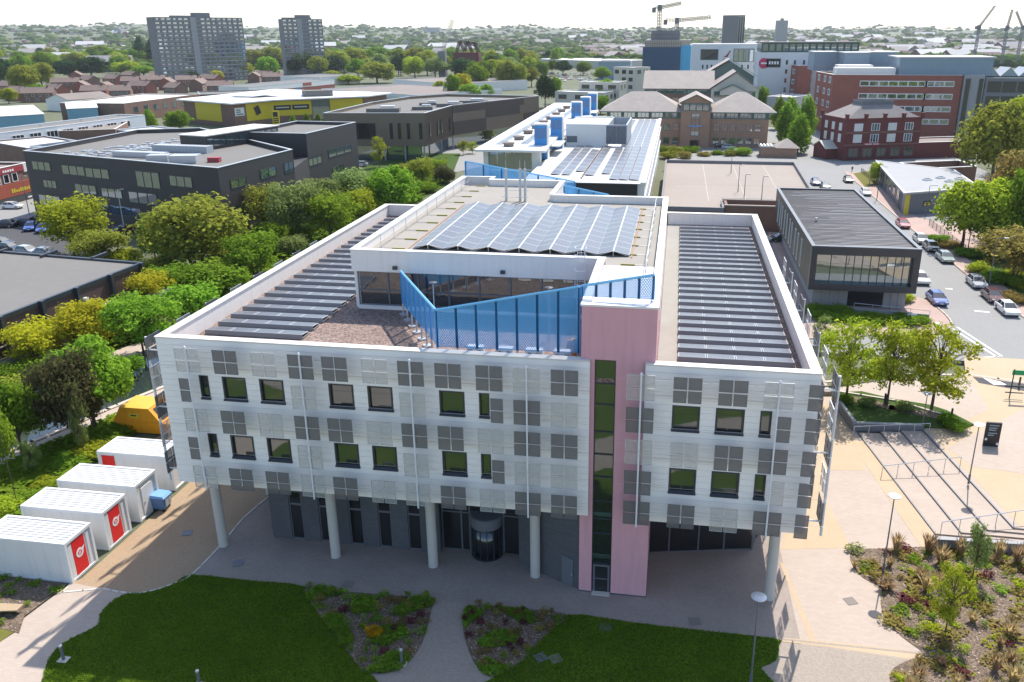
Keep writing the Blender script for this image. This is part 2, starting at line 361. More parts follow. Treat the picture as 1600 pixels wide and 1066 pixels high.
# ------------------------------------------------------------------ mesh helpers
class MB:
    def __init__(s): s.v = []; s.f = []; s.m = []; s.uv = {}
    def add(s, vs, fs, mi=0):
        o = len(s.v); s.v += [tuple(p) for p in vs]
        for f in fs: s.f.append(tuple(i + o for i in f)); s.m.append(mi)
        return s
    def box(s, x0, x1, y0, y1, z0, z1, mi=0):
        return s.add([(x0, y0, z0), (x1, y0, z0), (x1, y1, z0), (x0, y1, z0), (x0, y0, z1), (x1, y0, z1), (x1, y1, z1), (x0, y1, z1)],
                     [(0, 3, 2, 1), (4, 5, 6, 7), (0, 1, 5, 4), (1, 2, 6, 5), (2, 3, 7, 6), (3, 0, 4, 7)], mi)
    def obox(s, cx, cy, z0, z1, lx, ly, ang=0.0, mi=0):
        c, n = math.cos(ang), math.sin(ang); q = []
        for z in (z0, z1):
            for a, b in ((-1, -1), (1, -1), (1, 1), (-1, 1)):
                u, w = a * lx / 2, b * ly / 2; q.append((cx + u * c - w * n, cy + u * n + w * c, z))
        return s.add(q, [(0, 3, 2, 1), (4, 5, 6, 7), (0, 1, 5, 4), (1, 2, 6, 5), (2, 3, 7, 6), (3, 0, 4, 7)], mi)
    def prism(s, poly, z0, z1, mi=0, top=None, bottom=True):
        a = sum(poly[i][0] * poly[(i + 1) % len(poly)][1] - poly[(i + 1) % len(poly)][0] * poly[i][1] for i in range(len(poly)))
        if a < 0: poly = poly[::-1]
        n = len(poly); o = len(s.v)
        s.v += [(p[0], p[1], z0) for p in poly] + [(p[0], p[1], z1) for p in poly]
        for i in range(n): s.f.append((o + i, o + (i + 1) % n, o + n + (i + 1) % n, o + n + i)); s.m.append(mi)
        s.f.append(tuple(o + n + i for i in range(n))); s.m.append(mi if top is None else top)
        if bottom: s.f.append(tuple(o + i for i in range(n - 1, -1, -1))); s.m.append(mi)
        return s
    def wall(s, a, b, z0, z1, t, mi=0):
        """upright slab from a to b, thickness t to the left of the direction"""
        d = Vector((b[0] - a[0], b[1] - a[1])); d.normalize(); n = (-d.y * t, d.x * t)
        return s.prism([a, b, (b[0] + n[0], b[1] + n[1]), (a[0] + n[0], a[1] + n[1])], z0, z1, mi)
    def tube(s, p, q, r, n=8, r2=None, mi=0, caps=True):
        p, q = Vector(p), Vector(q); d = (q - p); r2 = r if r2 is None else r2
        if d.length < 1e-6: return s
        d.normalize(); a = d.orthogonal().normalized(); b = d.cross(a); o = len(s.v)
        for c, rr in ((p, r), (q, r2)):
            for i in range(n):
                t = 2 * math.pi * i / n; s.v.append(tuple(c + a * (math.cos(t) * rr) + b * (math.sin(t) * rr)))
        for i in range(n): s.f.append((o + i, o + (i + 1) % n, o + n + (i + 1) % n, o + n + i)); s.m.append(mi)
        if caps: s.f.append(tuple(o + n + i for i in range(n))); s.m.append(mi); s.f.append(tuple(o + i for i in range(n - 1, -1, -1))); s.m.append(mi)
        return s
    def lathe(s, c, prof, n=14, mi=0):
        o = len(s.v)
        for r, z in prof:
            for i in range(n): t = 2 * math.pi * i / n; s.v.append((c[0] + r * math.cos(t), c[1] + r * math.sin(t), c[2] + z))
        for k in range(len(prof) - 1):
            for i in range(n): s.f.append((o + k * n + i, o + k * n + (i + 1) % n, o + (k + 1) * n + (i + 1) % n, o + (k + 1) * n + i)); s.m.append(mi)
        s.f.append(tuple(o + i for i in range(n - 1, -1, -1))); s.m.append(mi)
        s.f.append(tuple(o + (len(prof) - 1) * n + i for i in range(n))); s.m.append(mi)
        return s
    def mesh(s, name, mats, off=(0, 0, 0), smooth=False, uv=None):
        me = D.meshes.new(name)
        me.from_pydata([(v[0] - off[0], v[1] - off[1], v[2] - off[2]) for v in s.v], [], s.f)
        for m in (mats if isinstance(mats, (list, tuple)) else [mats]): me.materials.append(MATS[m])
        me.polygons.foreach_set('material_index', s.m)
        if smooth: me.polygons.foreach_set('use_smooth', [True] * len(s.f))
        if uv:
            l = me.uv_layers.new(name='uv')
            for lp in me.loops: l.data[lp.index].uv = uv(Vector(me.vertices[lp.vertex_index].co))
        me.update(); return me
def link(o): COL.objects.link(o); return o
def tag(o, label=None, cat=None, group=None, kind=None):
    if label: o['label'] = label
    if cat: o['category'] = cat
    if group: o['group'] = group
    if kind: o['kind'] = kind
    return o
def thing(name, label, cat, loc, group=None):
    o = link(D.objects.new(name, None)); o.empty_display_size = 0.3
    o.location = loc if len(loc) == 3 else (loc[0], loc[1], 0)
    return tag(o, label, cat, group)
def root(o):
    while o.parent: o = o.parent
    return o
def build(mb, name, mats, parent=None, smooth=False, uv=None, local=False, kind=None):
    """one mesh object; world-space vertices are moved into the frame of the thing it belongs to"""
    if parent is not None:
        off = (0, 0, 0) if local else tuple(root(parent).location)
        o = D.objects.new(name, mb.mesh(name, mats, off, smooth, uv)); o.parent = parent; link(o)
    else:
        xs = [v[0] for v in mb.v]; ys = [v[1] for v in mb.v]; zs = [v[2] for v in mb.v]
        off = (0, 0, 0) if local else ((min(xs) + max(xs)) / 2, (min(ys) + max(ys)) / 2, min(zs))
        o = D.objects.new(name, mb.mesh(name, mats, off, smooth, uv)); o.location = off; link(o)
    if kind: o['kind'] = kind
    return o
def struct(name, mb, mats, **k):
    return build(mb, name, mats, kind='structure', **k)
def piece(name, me, parent, loc, rotz=0.0, scale=(1, 1, 1), rot=None):
    """a part that shares its mesh; loc in world space for an unrotated thing"""
    o = D.objects.new(name, me); o.parent = parent
    r = root(parent).location
    o.location = (loc[0] - r[0], loc[1] - r[1], loc[2] - r[2])
    o.rotation_euler = rot if rot else (0, 0, rotz); o.scale = scale
    return link(o)
def copy_tree(o, parent=None):
    c = o.copy(); c.parent = parent; COL.objects.link(c)
    for ch in o.children: copy_tree(ch, c)
    return c
def place(proto, used, loc, rotz=0.0, scale=None, label=None, group=None):
    o = copy_tree(proto) if used.get(proto.name) else proto
    used[proto.name] = True
    o.location = loc; o.rotation_euler = (0, 0, rotz)
    if scale is not None: o.scale = scale if hasattr(scale, '__len__') else (scale,) * 3
    tag(o, label, None, group); return o
USED = {}
def sheet(name, poly, z, m, kind='structure', thick=0.05):
    return build(MB().prism(poly, z - thick, z), name, m, kind=kind)
def smooth_poly(pts, n=6, closed=True):
    """Catmull-Rom through the points for curved garden edges"""
    out = []; N = len(pts)
    for i in range(N):
        p0, p1, p2, p3 = (Vector(pts[(i + k) % N]) for k in (-1, 0, 1, 2))
        for j in range(n):
            t = j / n
            out.append(tuple(0.5 * ((2 * p1) + (p2 - p0) * t + (2 * p0 - 5 * p1 + 4 * p2 - p3) * t * t + (3 * p1 - p0 - 3 * p2 + p3) * t ** 3)))
    return out
def np_in(q, poly):
    x, y = q[:, 0], q[:, 1]; r = np.zeros(len(q), bool); j = len(poly) - 1
    for i in range(len(poly)):
        a, b = poly[i], poly[j]
        if a[1] != b[1]: r ^= ((a[1] > y) != (b[1] > y)) & (x < (b[0] - a[0]) * (y - a[1]) / (b[1] - a[1]) + a[0])
        j = i
    return r
def scatter(R, poly, n, ymin=-1e9, ymax=1e9):
    P = np.array(poly); lo, hi = P.min(0), P.max(0); lo[1] = max(lo[1], ymin); hi[1] = min(hi[1], ymax); out = np.zeros((0, 2))
    while len(out) < n:
        q = lo + (hi - lo) * R.random((n, 2)); out = np.concatenate([out, q[np_in(q, poly)]])
    return out[:n]
def tri_mesh(name, v, k, m):
    n = len(v) // k; me = D.meshes.new(name); me.vertices.add(len(v)); me.vertices.foreach_set('co', np.ascontiguousarray(v, dtype=np.float32).ravel())
    me.loops.add(len(v)); me.loops.foreach_set('vertex_index', np.arange(len(v), dtype=np.int32)); me.polygons.add(n); me.polygons.foreach_set('loop_start', np.arange(0, len(v), k, dtype=np.int32))
    me.materials.append(MATS[m]); me.update(calc_edges=True); me.validate(); return link(D.objects.new(name, me))
def in_poly(x, y, poly):
    r = False; j = len(poly) - 1
    for i in range(len(poly)):
        a, b = poly[i], poly[j]
        if (a[1] > y) != (b[1] > y) and x < (b[0] - a[0]) * (y - a[1]) / (b[1] - a[1]) + a[0]: r = not r
        j = i
    return r

# shared unit pieces -------------------------------------------------------------
def unit_box(m, name='unit'): return MB().box(-0.5, 0.5, -0.5, 0.5, 0, 1).mesh(name, m)
def unit_window(frame, pane, fw=0.07, fh=0.07, muls=0, name='window'):
    """1 x 1 window in the XZ plane facing -Y: raised frame round a recessed pane"""
    b = MB()
    b.box(-0.5, -0.5 + fw, -0.05, 0.06, 0, 1); b.box(0.5 - fw, 0.5, -0.05, 0.06, 0, 1)
    b.box(-0.5 + fw, 0.5 - fw, -0.05, 0.06, 0, fh); b.box(-0.5 + fw, 0.5 - fw, -0.05, 0.06, 1 - fh, 1)
    for k in range(muls):
        x = -0.5 + (k + 1) / (muls + 1); b.box(x - fw / 2.6, x + fw / 2.6, -0.045, 0.05, fh, 1 - fh)
    b.box(-0.5 + fw, 0.5 - fw, 0.0, 0.055, fh, 1 - fh, 1)
    return b.mesh(name, [frame, pane])

# ------------------------------------------------------------------ terrain
def hill(x, y):
    r = math.hypot(x, y); az = math.degrees(math.atan2(x, y))
    H = 59 + (-az) * 0.95 if az < 0 else 59 - az * 0.45
    H = max(30, min(112, H))
    t = max(0.0, min(1.0, (r - 1300) / 4700.0)); t = t * t * (3 - 2 * t)
    w = 1 + 0.10 * math.sin(az * 0.55 + 1.2) + 0.06 * math.sin(az * 1.7) + 0.05 * math.sin(r * 0.002 + az * 0.3)
    return H * t * w
def terrain():
    b = MB(); R = [60, 160, 300, 500, 800, 1200, 1600, 2100, 2700, 3400, 4200, 5100, 6000, 7000, 8500]; n = 144
    b.v.append((0, 0, -0.06))
    for r in R:
        for i in range(n):
            a = 2 * math.pi * i / n; x, y = r * math.sin(a), r * math.cos(a); b.v.append((x, y, hill(x, y) - 0.06))
    for i in range(n): b.f.append((0, 1 + (i + 1) % n, 1 + i)); b.m.append(0)
    for k in range(len(R) - 1):
        for i in range(n):
            b.f.append((1 + k * n + i, 1 + k * n + (i + 1) % n, 1 + (k + 1) * n + (i + 1) % n, 1 + (k + 1) * n + i)); b.m.append(0)
    return struct('ground', b, 'town_ground', local=True)
terrain()
UP = 0.45    # level of the upper plaza and the streets on the right

# ---- forecourt
sheet('forecourt_paving', [(-36, 30), (13, 30), (13, 62), (-33, 62), (-34, 50), (-36.5, 42)], 0.0, 'pave_grey')
sheet('service_drive', smooth_poly([(-39.06, 40.46), (-34.64, 40.06), (-33.33, 40.40), (-32.19, 41.38), (-31.49, 42.52), (-31.34, 45.98), (-31.48, 49.46), (-31.49, 53.07)], 3)[:21] + [(-28.6, 62), (-28.6, 92), (-38.2, 92), (-46, 64), (-46, 58), (-38.5, 58), (-38.7, 41)], 0.006, 'drive_buff')
sheet('garden_path', [(-39.06, 40.46), (-34.64, 40.06), (-35.14, 39.01), (-34.94, 37.79), (-34.54, 36.84), (-35.52, 35.14), (-35.39, 33.76), (-34.36, 31.75), (-27.83, 23.87), (-38.46, 22.20), (-39.80, 33.18), (-39.15, 35.60), (-39.58, 36.84)], 0.010, 'pave_pale')
LAWN_L = smooth_poly([(-33.29, 40.34), (-32.16, 41.31), (-31.45, 42.46), (-27.23, 42.48), (-23.28, 42.48), (-21.78, 40.56), (-18.99, 38.03), (-17.49, 36.53), (-14.96, 34.76), (-9.95, 30.18), (-17.82, 25.43), (-32.34, 26.69), (-34.29, 31.76), (-35.35, 33.71), (-35.52, 35.14), (-34.50, 36.90), (-34.98, 37.79), (-35.14, 38.95), (-34.60, 40.00)], 3)
LAWN_R = smooth_poly([(-5.53, 42.39), (-1.71, 42.32), (1.86, 42.23), (7.18, 42.19), (7.47, 41.68), (7.13, 40.29), (6.23, 39.58), (6.69, 38.75), (8.09, 34.57), (2.70, 28.64), (-4.88, 29.14), (-9.66, 34.41), (-8.94, 36.53), (-7.64, 37.95), (-6.72, 40.10)], 3)
BED_A = smooth_poly([(-23.23, 42.48), (-20.80, 42.39), (-17.72, 42.47), (-14.50, 42.51), (-14.22, 41.73), (-13.89, 38.60), (-14.25, 36.72), (-14.92, 35.95), (-16.26, 35.69), (-17.49, 36.53), (-18.99, 38.03), (-21.74, 40.57)], 3)
BED_B = smooth_poly([(-11.82, 42.29), (-9.11, 42.46), (-5.61, 42.38), (-6.76, 40.09), (-7.68, 38.00), (-8.94, 36.53), (-10.04, 37.01), (-11.26, 38.95), (-11.92, 40.86)], 3)
BED_C = smooth_poly([(13.47, 51.77), (14.12, 52.40), (16.81, 52.97), (19.02, 53.46), (22.38, 54.29), (28.06, 55.71), (33.62, 56.73), (29.85, 45.58), (23.71, 35.42), (14.85, 34.04), (13.49, 38.70), (13.60, 40.37), (14.65, 41.40), (15.83, 42.22), (15.00, 43.46), (14.36, 44.92), (14.38, 46.58), (14.76, 48.13), (13.78, 49.13), (13.34, 50.56)], 3)
BED_D = [(-47.31, 40.23), (-43.49, 40.40), (-39.22, 40.30), (-39.67, 36.94), (-38.83, 35.54), (-40.37, 35.76), (-44.55, 35.83)]
sheet('lawn_west', LAWN_L, 0.03, 'lawn')
sheet('lawn_east', LAWN_R, 0.03, 'lawn')
sheet('lawn_by_bench', [(-43.24, 35.91), (-39.81, 36.68), (-39.53, 36.78), (-39.20, 35.65), (-39.39, 34.66), (-40.18, 33.12)], 0.03, 'lawn_dry')
sheet('flower_bed_west', BED_A, 0.045, 'mulch')
sheet('flower_bed_middle', BED_B, 0.045, 'mulch')
sheet('flower_bed_east', BED_C, 0.045, 'mulch')
sheet('border_by_cabins', BED_D, 0.045, 'mulch')
sheet('garden_path_middle', [(-14.46, 42.52), (-11.82, 42.29), (-11.92, 40.86), (-11.26, 38.95), (-10.04, 37.01), (-8.85, 36.44), (-6.08, 27.27), (-14.29, 25.98), (-15.47, 35.12), (-14.92, 35.95), (-14.25, 36.72), (-13.89, 38.60), (-14.22, 41.73)], 0.012, 'path_buff')
def ribbon(name, pts, w, z, m, kind='structure', h=0.05):
    b = MB()
    for p, q in zip(pts[:-1], pts[1:]):
        d = Vector((q[0] - p[0], q[1] - p[1])); l = d.length
        if l < 1e-4: continue
        b.obox((p[0] + q[0]) / 2, (p[1] + q[1]) / 2, z - h, z, l + w * 0.6, w, math.atan2(d.y, d.x))
    return build(b, name, m, kind=kind)
ribbon('lawn_edging', smooth_poly([(-39.06, 40.46), (-36.59, 40.23), (-34.64, 40.06), (-33.33, 40.40), (-32.19, 41.38), (-31.49, 42.52), (-31.34, 45.98), (-31.48, 49.46), (-31.49, 53.07)], 3)[:24], 0.14, 0.045, 'kerb_edge')
ribbon('apron_edging', [(-31.49, 42.52), (-23.28, 42.48), (-14.50, 42.51), (-11.82, 42.29), (-5.53, 42.39), (1.86, 42.23), (7.18, 42.19), (15.83, 42.22)], 0.16, 0.02, 'path_buff')

sheet('south_lawn', [(-48, 4), (30, 4), (30, 31), (9.5, 33.5), (-35, 33.5), (-48, 31)], -0.005, 'lawn')
sheet('south_path', smooth_poly([(-60, 2), (-30, 14), (-18, 22), (-9, 27), (-5, 38), (-10, 38), (-13, 29), (-22, 26), (-34, 19), (-60, 10)], 4), 0.006, 'path_buff')
sheet('south_path_east', smooth_poly([(-9, 27), (0, 20), (10, 16), (40, 12), (40, 18), (14, 22), (4, 26), (-5, 32)], 4), 0.0065, 'path_buff')
sheet('south_bounce_ground', [(-80, -120), (90, -120), (90, 4), (-80, 4)], -0.006, 'pave_pale')  # unseen pale ground, added to bounce sunlight onto the front walls

# ---- east yard, its buff bands and the steps
sheet('yard_paving', [(8.9, 36), (8.4, 62), (9.2, 100), (16.5, 100), (16.8, 75), (17.69, 70.92), (20.09, 55.14), (60, 56), (60, 20), (8.2, 20)], 0.010, 'pave_pale')
sheet('yard_band_building', [(8.61, 51.56), (13.67, 52.56), (12.74, 60.10), (13.75, 63.64), (17.00, 64.13), (17.37, 68.15), (17.22, 71.11), (16.19, 75.87), (15.54, 78.78), (12.72, 67.45)], 0.016, 'pave_buff')
sheet('yard_band_steps', [(17.05, 69.32), (18.25, 69.50), (20.09, 55.14), (19.09, 53.40), (18.64, 53.33), (17.02, 66.35)], 0.0215, 'pave_buff')
sheet('yard_band_diagonal', [(8.40, 49.95), (8.66, 49.99), (9.72, 42.30), (9.37, 42.25)], 0.016, 'pave_buff')
sheet('yard_band_lawn', [(7.72, 42.33), (11.79, 42.46), (15.91, 42.28), (14.89, 41.65), (10.59, 41.94), (7.69, 41.99)], 0.018, 'pave_buff')
sheet('yard_path', [(7.53, 41.91), (10.58, 41.89), (14.80, 41.58), (13.60, 40.37), (13.49, 38.70), (14.85, 34.04), (7.87, 32.95), (6.69, 38.75), (6.26, 39.59), (7.13, 40.29)], 0.017, 'path_buff')
for k, (a, c) in enumerate([((17.69, 70.92), (20.09, 55.14)), ((19.66, 71.22), (21.94, 55.42)), ((21.52, 71.50), (23.89, 55.89)), ((23.47, 71.92), (25.78, 56.26))]):
    z = UP * (k + 1) / 4
    b = MB().prism([a, c, (70, 54.5), (70, 73.5), (a[0] + 0.5, a[1] + 0.1)], -0.05, z)
    struct('step', b, 'pave_pale')
    ribbon('riser_shade', [a, c], 0.10, z + 0.006, 'frame_grey', h=z + 0.005 if k == 0 else UP / 4 + 0.003)  # dark grey strip paints in the shade on the riser face
sheet('upper_plaza', [(24.0, 70.5), (26.3, 56.5), (75, 55.5), (75, 90), (33, 91.5), (31.5, 86), (27.5, 78), (23.6, 73.2)], UP + 0.006, 'pave_buff', thick=0.5)
sheet('upper_plaza_pale', [(24.62, 68.41), (34.24, 77.64), (40.30, 78.55), (33.79, 63.33), (29.53, 64.71), (25.72, 65.20)], UP + 0.012, 'pave_pale')

# ---- streets on the right (upper level)
sheet('upper_street_ground', [(11.5, 92), (80, 90), (80, 330), (-2, 330), (-2, 150), (11.5, 150)], UP - 0.02, 'asphalt', thick=0.5)
sheet('street_side_road', [(11.8, 90.4), (75, 89.0), (75, 100), (11.8, 100.5)], UP - 0.012, 'asphalt', thick=0.5)
# pavement along the far side of the street
sheet('pavement_east', [(43.7, 108), (52, 96), (80, 92), (80, 120), (60, 150), (47.2, 166), (47.2, 222), (43.4, 222)], UP + 0.10, 'pave_red', thick=0.2)
sheet('park_grass', [(46.59, 139.00), (55.32, 146.78), (69.37, 146.51), (58.60, 112.29), (47.24, 113.38), (47.11, 126.50)], UP + 0.115, 'verge')
sheet('corner_lawn', [(45.11, 219.89), (52.24, 226.06), (48.17, 204.14), (43.97, 199.27)], UP + 0.115, 'lawn_dry')
sheet('pavement_corner', smooth_poly([(14.19, 95.64), (24.27, 96.90), (27.97, 96.78), (31.31, 98.16), (33.89, 100.82), (34.69, 102.60), (34.94, 105.85), (34.54, 111.69), (34.40, 117.60)], 3)[:22] + [(31.8, 116), (31.6, 150), (17, 150), (17, 100)], UP + 0.10, 'pave_red', thick=0.2)
ribbon('kerb_corner', smooth_poly([(14.16, 95.41), (24.22, 96.67), (27.92, 96.56), (31.32, 97.94), (33.97, 100.60), (34.93, 102.63), (35.17, 106.14), (34.70, 112.28), (34.48, 117.92)], 3)[:23], 0.22, UP + 0.125, 'kerb', h=0.15)
ribbon('kerb_street', [(43.4, 222), (43.5, 166), (43.9, 131), (44.7, 106), (52, 95.5), (80, 91.5)], 0.22, UP + 0.125, 'kerb', h=0.15)
ribbon('kerb_plaza', [(16.45, 81.67), (24.18, 84.87), (31.84, 85.83), (34.48, 85.20), (37.85, 84.20), (43.58, 83.44)], 0.35, UP + 0.03, 'kerb', h=0.1)
sheet('crossing_ramp', [(32.00, 85.34), (37.72, 83.85), (36.95, 81.82), (32.10, 83.67)], UP + 0.02, 'asphalt_dark')
sheet('tactile_paving', [(32.95, 85.14), (34.38, 84.34), (34.73, 83.57), (33.43, 83.37)], UP + 0.026, 'road_paint')
sheet('drop_kerb_slab', [(31.93, 101.34), (33.23, 102.24), (33.61, 100.41), (32.22, 98.61)], UP + 0.108, 'path_pink')
def dashes(name, a, c, n, l, w, z):
    a, c = Vector(a), Vector(c); d = (c - a); ang = math.atan2(d.y, d.x)
    for i in range(n):
        p = a + d * ((i + 0.5) / n)
        build(MB().obox(p.x, p.y, z - 0.01, z, l, w, ang), name, 'road_paint', kind='structure')
dashes('give_way_dash', (34.49, 100.59), (36.52, 91.59), 9, 1.0, 0.28, UP + 0.004)
dashes('give_way_dash', (35.17, 101.38), (37.15, 91.88), 9, 1.0, 0.28, UP + 0.004)
dashes('centre_dash', (37.16, 91.30), (38.44, 85.73), 5, 1.3, 0.16, UP + 0.004)
dashes('centre_line', (33.07, 90.89), (37.08, 91.87), 1, 3.6, 0.16, UP + 0.004)
dashes('worn_road_mark', (39.39, 108.20), (41.10, 107.92), 2, 0.9, 0.5, UP + 0.004)
dashes('worn_road_mark', (38.48, 118.04), (39.63, 117.90), 1, 0.9, 0.5, UP + 0.004)

sheet('pavement_bank', [(15.15, 78.99), (19.96, 81.64), (23.88, 83.56), (31.55, 84.88), (30.90, 77.14), (27.21, 73.55), (26.49, 75.35), (22.53, 77.79), (19.38, 78.68), (17.07, 79.27)], UP + 0.008, 'pave_pale', thick=0.5)
# ---- planted strip beside the side road, with its dark retaining wall
STRIP = [(16.64, 78.64), (19.57, 79.39), (22.33, 77.97), (25.41, 77.11), (26.75, 76.04), (28.32, 73.30), (26.95, 72.45), (23.62, 72.07), (17.26, 71.63)]
b = MB().prism(STRIP, -0.05, 0.62)
struct('planted_bank', b, 'verge')
ribbon('bank_mulch', [(16.72, 77.30), (19.35, 77.09), (21.73, 75.69), (25.72, 74.33)], 1.2, 0.66, 'mulch')
ribbon('bank_kerb', [(16.99, 78.88), (19.29, 78.29), (22.42, 77.40), (25.88, 74.91)], 0.25, 0.75, 'kerb', h=0.4)
w = thing('retaining_wall', 'low dark wall with metal handrail holding the planted bank at the steps', 'wall', (17.26, 71.63))
build(MB().wall((16.42, 77.69), (17.21, 71.36), 0, 0.95, 0.3).wall((17.21, 71.36), (23.55, 71.81), 0, 0.8, 0.3), 'wall', 'concrete_dark', w)
build(MB().wall((16.42, 77.69), (17.21, 71.36), 0.951, 1.0, 0.34).wall((17.21, 71.36), (23.55, 71.81), 0.801, 0.86, 0.34), 'coping', 'concrete', w)
w = thing('planter_wall', 'low dark wall along the top of the big mixed flower bed', 'wall', (19.18, 53.41))
build(MB().wall((19.07, 53.32), (34, 54.0), 0, 0.75, 0.35), 'wall', 'concrete_dark', w)
build(MB().wall((19.07, 53.32), (34, 54.0), 0.751, 0.80, 0.38), 'coping', 'concrete', w)
def handrail(label, a, c, z0, z1, n=6):
    t = thing('handrail', label, 'handrail', (a[0], a[1], z0), 'handrails on the plaza steps')
    a, c = Vector(a), Vector(c)
    def P(f, z): p = a.lerp(c, f); return (p.x, p.y, z)
    for i in range(n):
        f = i / (n - 1); zg = z0 + (z1 - z0) * f
        build(MB().tube(P(f, zg), P(f, zg + 1.0), 0.03, 6), 'post', 'galv', t)
    build(MB().tube(P(0, z0 + 1.0), P(1, z1 + 1.0), 0.035, 6), 'rail', 'galv', t)
    return t
handrail('metal handrail along the wall below the young trees', (17.13, 70.33), (23.77, 70.95), 0.0, 0.5, 6)
handrail('metal handrail standing across the middle of the steps', (18.04, 63.23), (24.57, 64.85), 0.0, 0.5, 6)
handrail('metal handrail at the foot of the steps above the flower bed', (20.41, 55.19), (27.39, 57.42), 0.1, 0.5, 6)

# ---- canal and towpaths on the left
CAN_LO = [(-58.54, 50.86), (-57.37, 55.55), (-56.70, 57.93), (-55.30, 61.63), (-54.31, 65.14), (-53.20, 68.18), (-51.98, 71.25)]
CAN_HI = [(-66.83, 59.49), (-65.53, 64.20), (-64.73, 67.08), (-63.49, 71.58), (-62.23, 76.13), (-60.95, 79.46), (-59.59, 83.02)]
b = MB(); n = len(CAN_LO)
struct('canal', MB().prism(CAN_LO + CAN_HI[::-1], -0.05, -0.012), 'water')
ribbon('canal_bank', CAN_LO, 0.5, 0.16, 'kerb', h=0.2)
ribbon('canal_bank', CAN_HI, 0.5, 0.16, 'kerb', h=0.2)
sheet('towpath_near', [(x + 0.2, y - 0.1) for x, y in CAN_LO] + [(-50.51, 69.21), (-53.00, 63.62), (-54.17, 60.34), (-55.50, 56.65), (-56.10, 54.25), (-57.35, 49.62)], 0.04, 'path_pink')
sheet('towpath_far', CAN_HI + [(-61.70, 86.29), (-64.29, 78.97), (-66.02, 74.81), (-67.72, 71.65), (-68.69, 67.77), (-70.13, 62.91)], 0.04, 'path_pink')
sheet('bank_grass', [(-50.51, 69.21), (-53.00, 63.62), (-54.17, 60.34), (-55.50, 56.65), (-56.10, 54.25), (-57.35, 49.62), (-47.95, 39.85), (-46.62, 42.25), (-47.71, 47.87), (-48.66, 54.16), (-48.76, 59.38), (-48.44, 64.73)], 0.02, 'verge')
sheet('far_bank_grass', [(-61.70, 86.29), (-64.29, 78.97), (-66.02, 74.81), (-67.72, 71.65), (-68.69, 67.77), (-70.13, 62.91), (-81.57, 74.81), (-74.32, 79.98), (-75.59, 97.22), (-76.96, 109.88), (-76.31, 121.55), (-84.10, 157.22), (-87.43, 207.08), (-81.95, 244.95), (-66.11, 246.94), (-54.88, 191.82), (-57.34, 160.89), (-58.15, 124.13), (-59.89, 105.60)], 0.02, 'verge')
sheet('car_park_ground', [(-126.03, 106.50), (-93.33, 111.19), (-108.22, 176.09), (-130.75, 225.11), (-189.40, 165.20)], 0.0, 'asphalt_dark')
sheet('street_west', [(-168.31, 145.67), (-151.01, 160.81), (-146.25, 179.66), (-129.41, 157.86), (-130.30, 137.39), (-136.74, 116.43)], 0.006, 'asphalt')
sheet('street_north', [(-94.43, 215.05), (-76.65, 217.35), (-73.28, 258.02), (-60.70, 494.59), (-49.37, 495.63), (-47.69, 235.67), (-65.65, 194.95), (-79.86, 188.49)], 0.0, 'asphalt')

# ------------------------------------------------------------------ the main building
YF = 44.6
main = thing('academic_building', 'white clad four square block on columns with pink stair tower and rooftop solar panels', 'building', (-12, 66, 0))
ZB, ZT, ZD = 5.97, 16.6, 15.35
L0, L1, R0, R1 = -32.75, -4.52, -1.23, 8.75
YB = 88.2
b = MB()
b.box(L0 + .06, L1, YF + .24, YF + .45, ZB + .02, ZT - .06); b.box(R0, R1 - .06, YF + .24, YF + .45, ZB + .02, ZT - .06)
b.box(L0, L0 + .45, YF + .45, YB, ZB, ZT - .06); b.box(R1 - .45, R1, YF + .45, YB, ZB, ZT - .06)
b.box(L0 + .45, -23.6, YB - .4, YB, ZB, ZT - .06); b.box(-0.6, R1 - .45, YB - .4, YB, ZB, ZT - .06)
build(b, 'wall', 'joint', main)
for q in ((L0 + .451, L0 + .49, YF + .5, YB - .45), (R1 - .49, R1 - .451, YF + .5, YB - .45), (L0 + .5, -23.6, YB - .44, YB - .401), (-0.6, R1 - .5, YB - .44, YB - .401)): build(MB().box(*q, ZD, ZT - .07), 'parapet_lining', 'wall_white', main)
pass
b = MB().box(L0, L1 + 0.0, YF + .45, YB, ZB, ZB + .2).box(R0, R1, YF + .46, YB, ZB, ZB + .2)
build(b, 'soffit', 'wall_white', main)
b = MB().box(L0 + .45, R1 - .45, YF + .45, YB - .4, ZD - .3, ZD)
build(b, 'roof_deck', 'gravel_roof', main)
build(MB().box(-0.6, 0.62, 47.2, 87.6, ZD, ZD + .03), 'roof_walkway', 'roof_membrane', main)
b = MB()
b.box(L0 - .05, L1, YF - .05, YF + .55, ZT - .06, ZT + .02); b.box(R0, R1 + .05, YF - .05, YF + .55, ZT - .06, ZT + .02)
b.box(L0 - .05, L0 + .55, YF + .55, YB + .05, ZT - .06, ZT + .02); b.box(R1 - .55, R1 + .05, YF + .55, YB + .05, ZT - .06, ZT + .02)
b.box(L0 + .55, -23.6, YB - .5, YB + .05, ZT - .06, ZT + .02); b.box(-0.7, R1 - .55, YB - .5, YB + .05, ZT - .06, ZT + .02)
build(b, 'coping', 'coping', main)
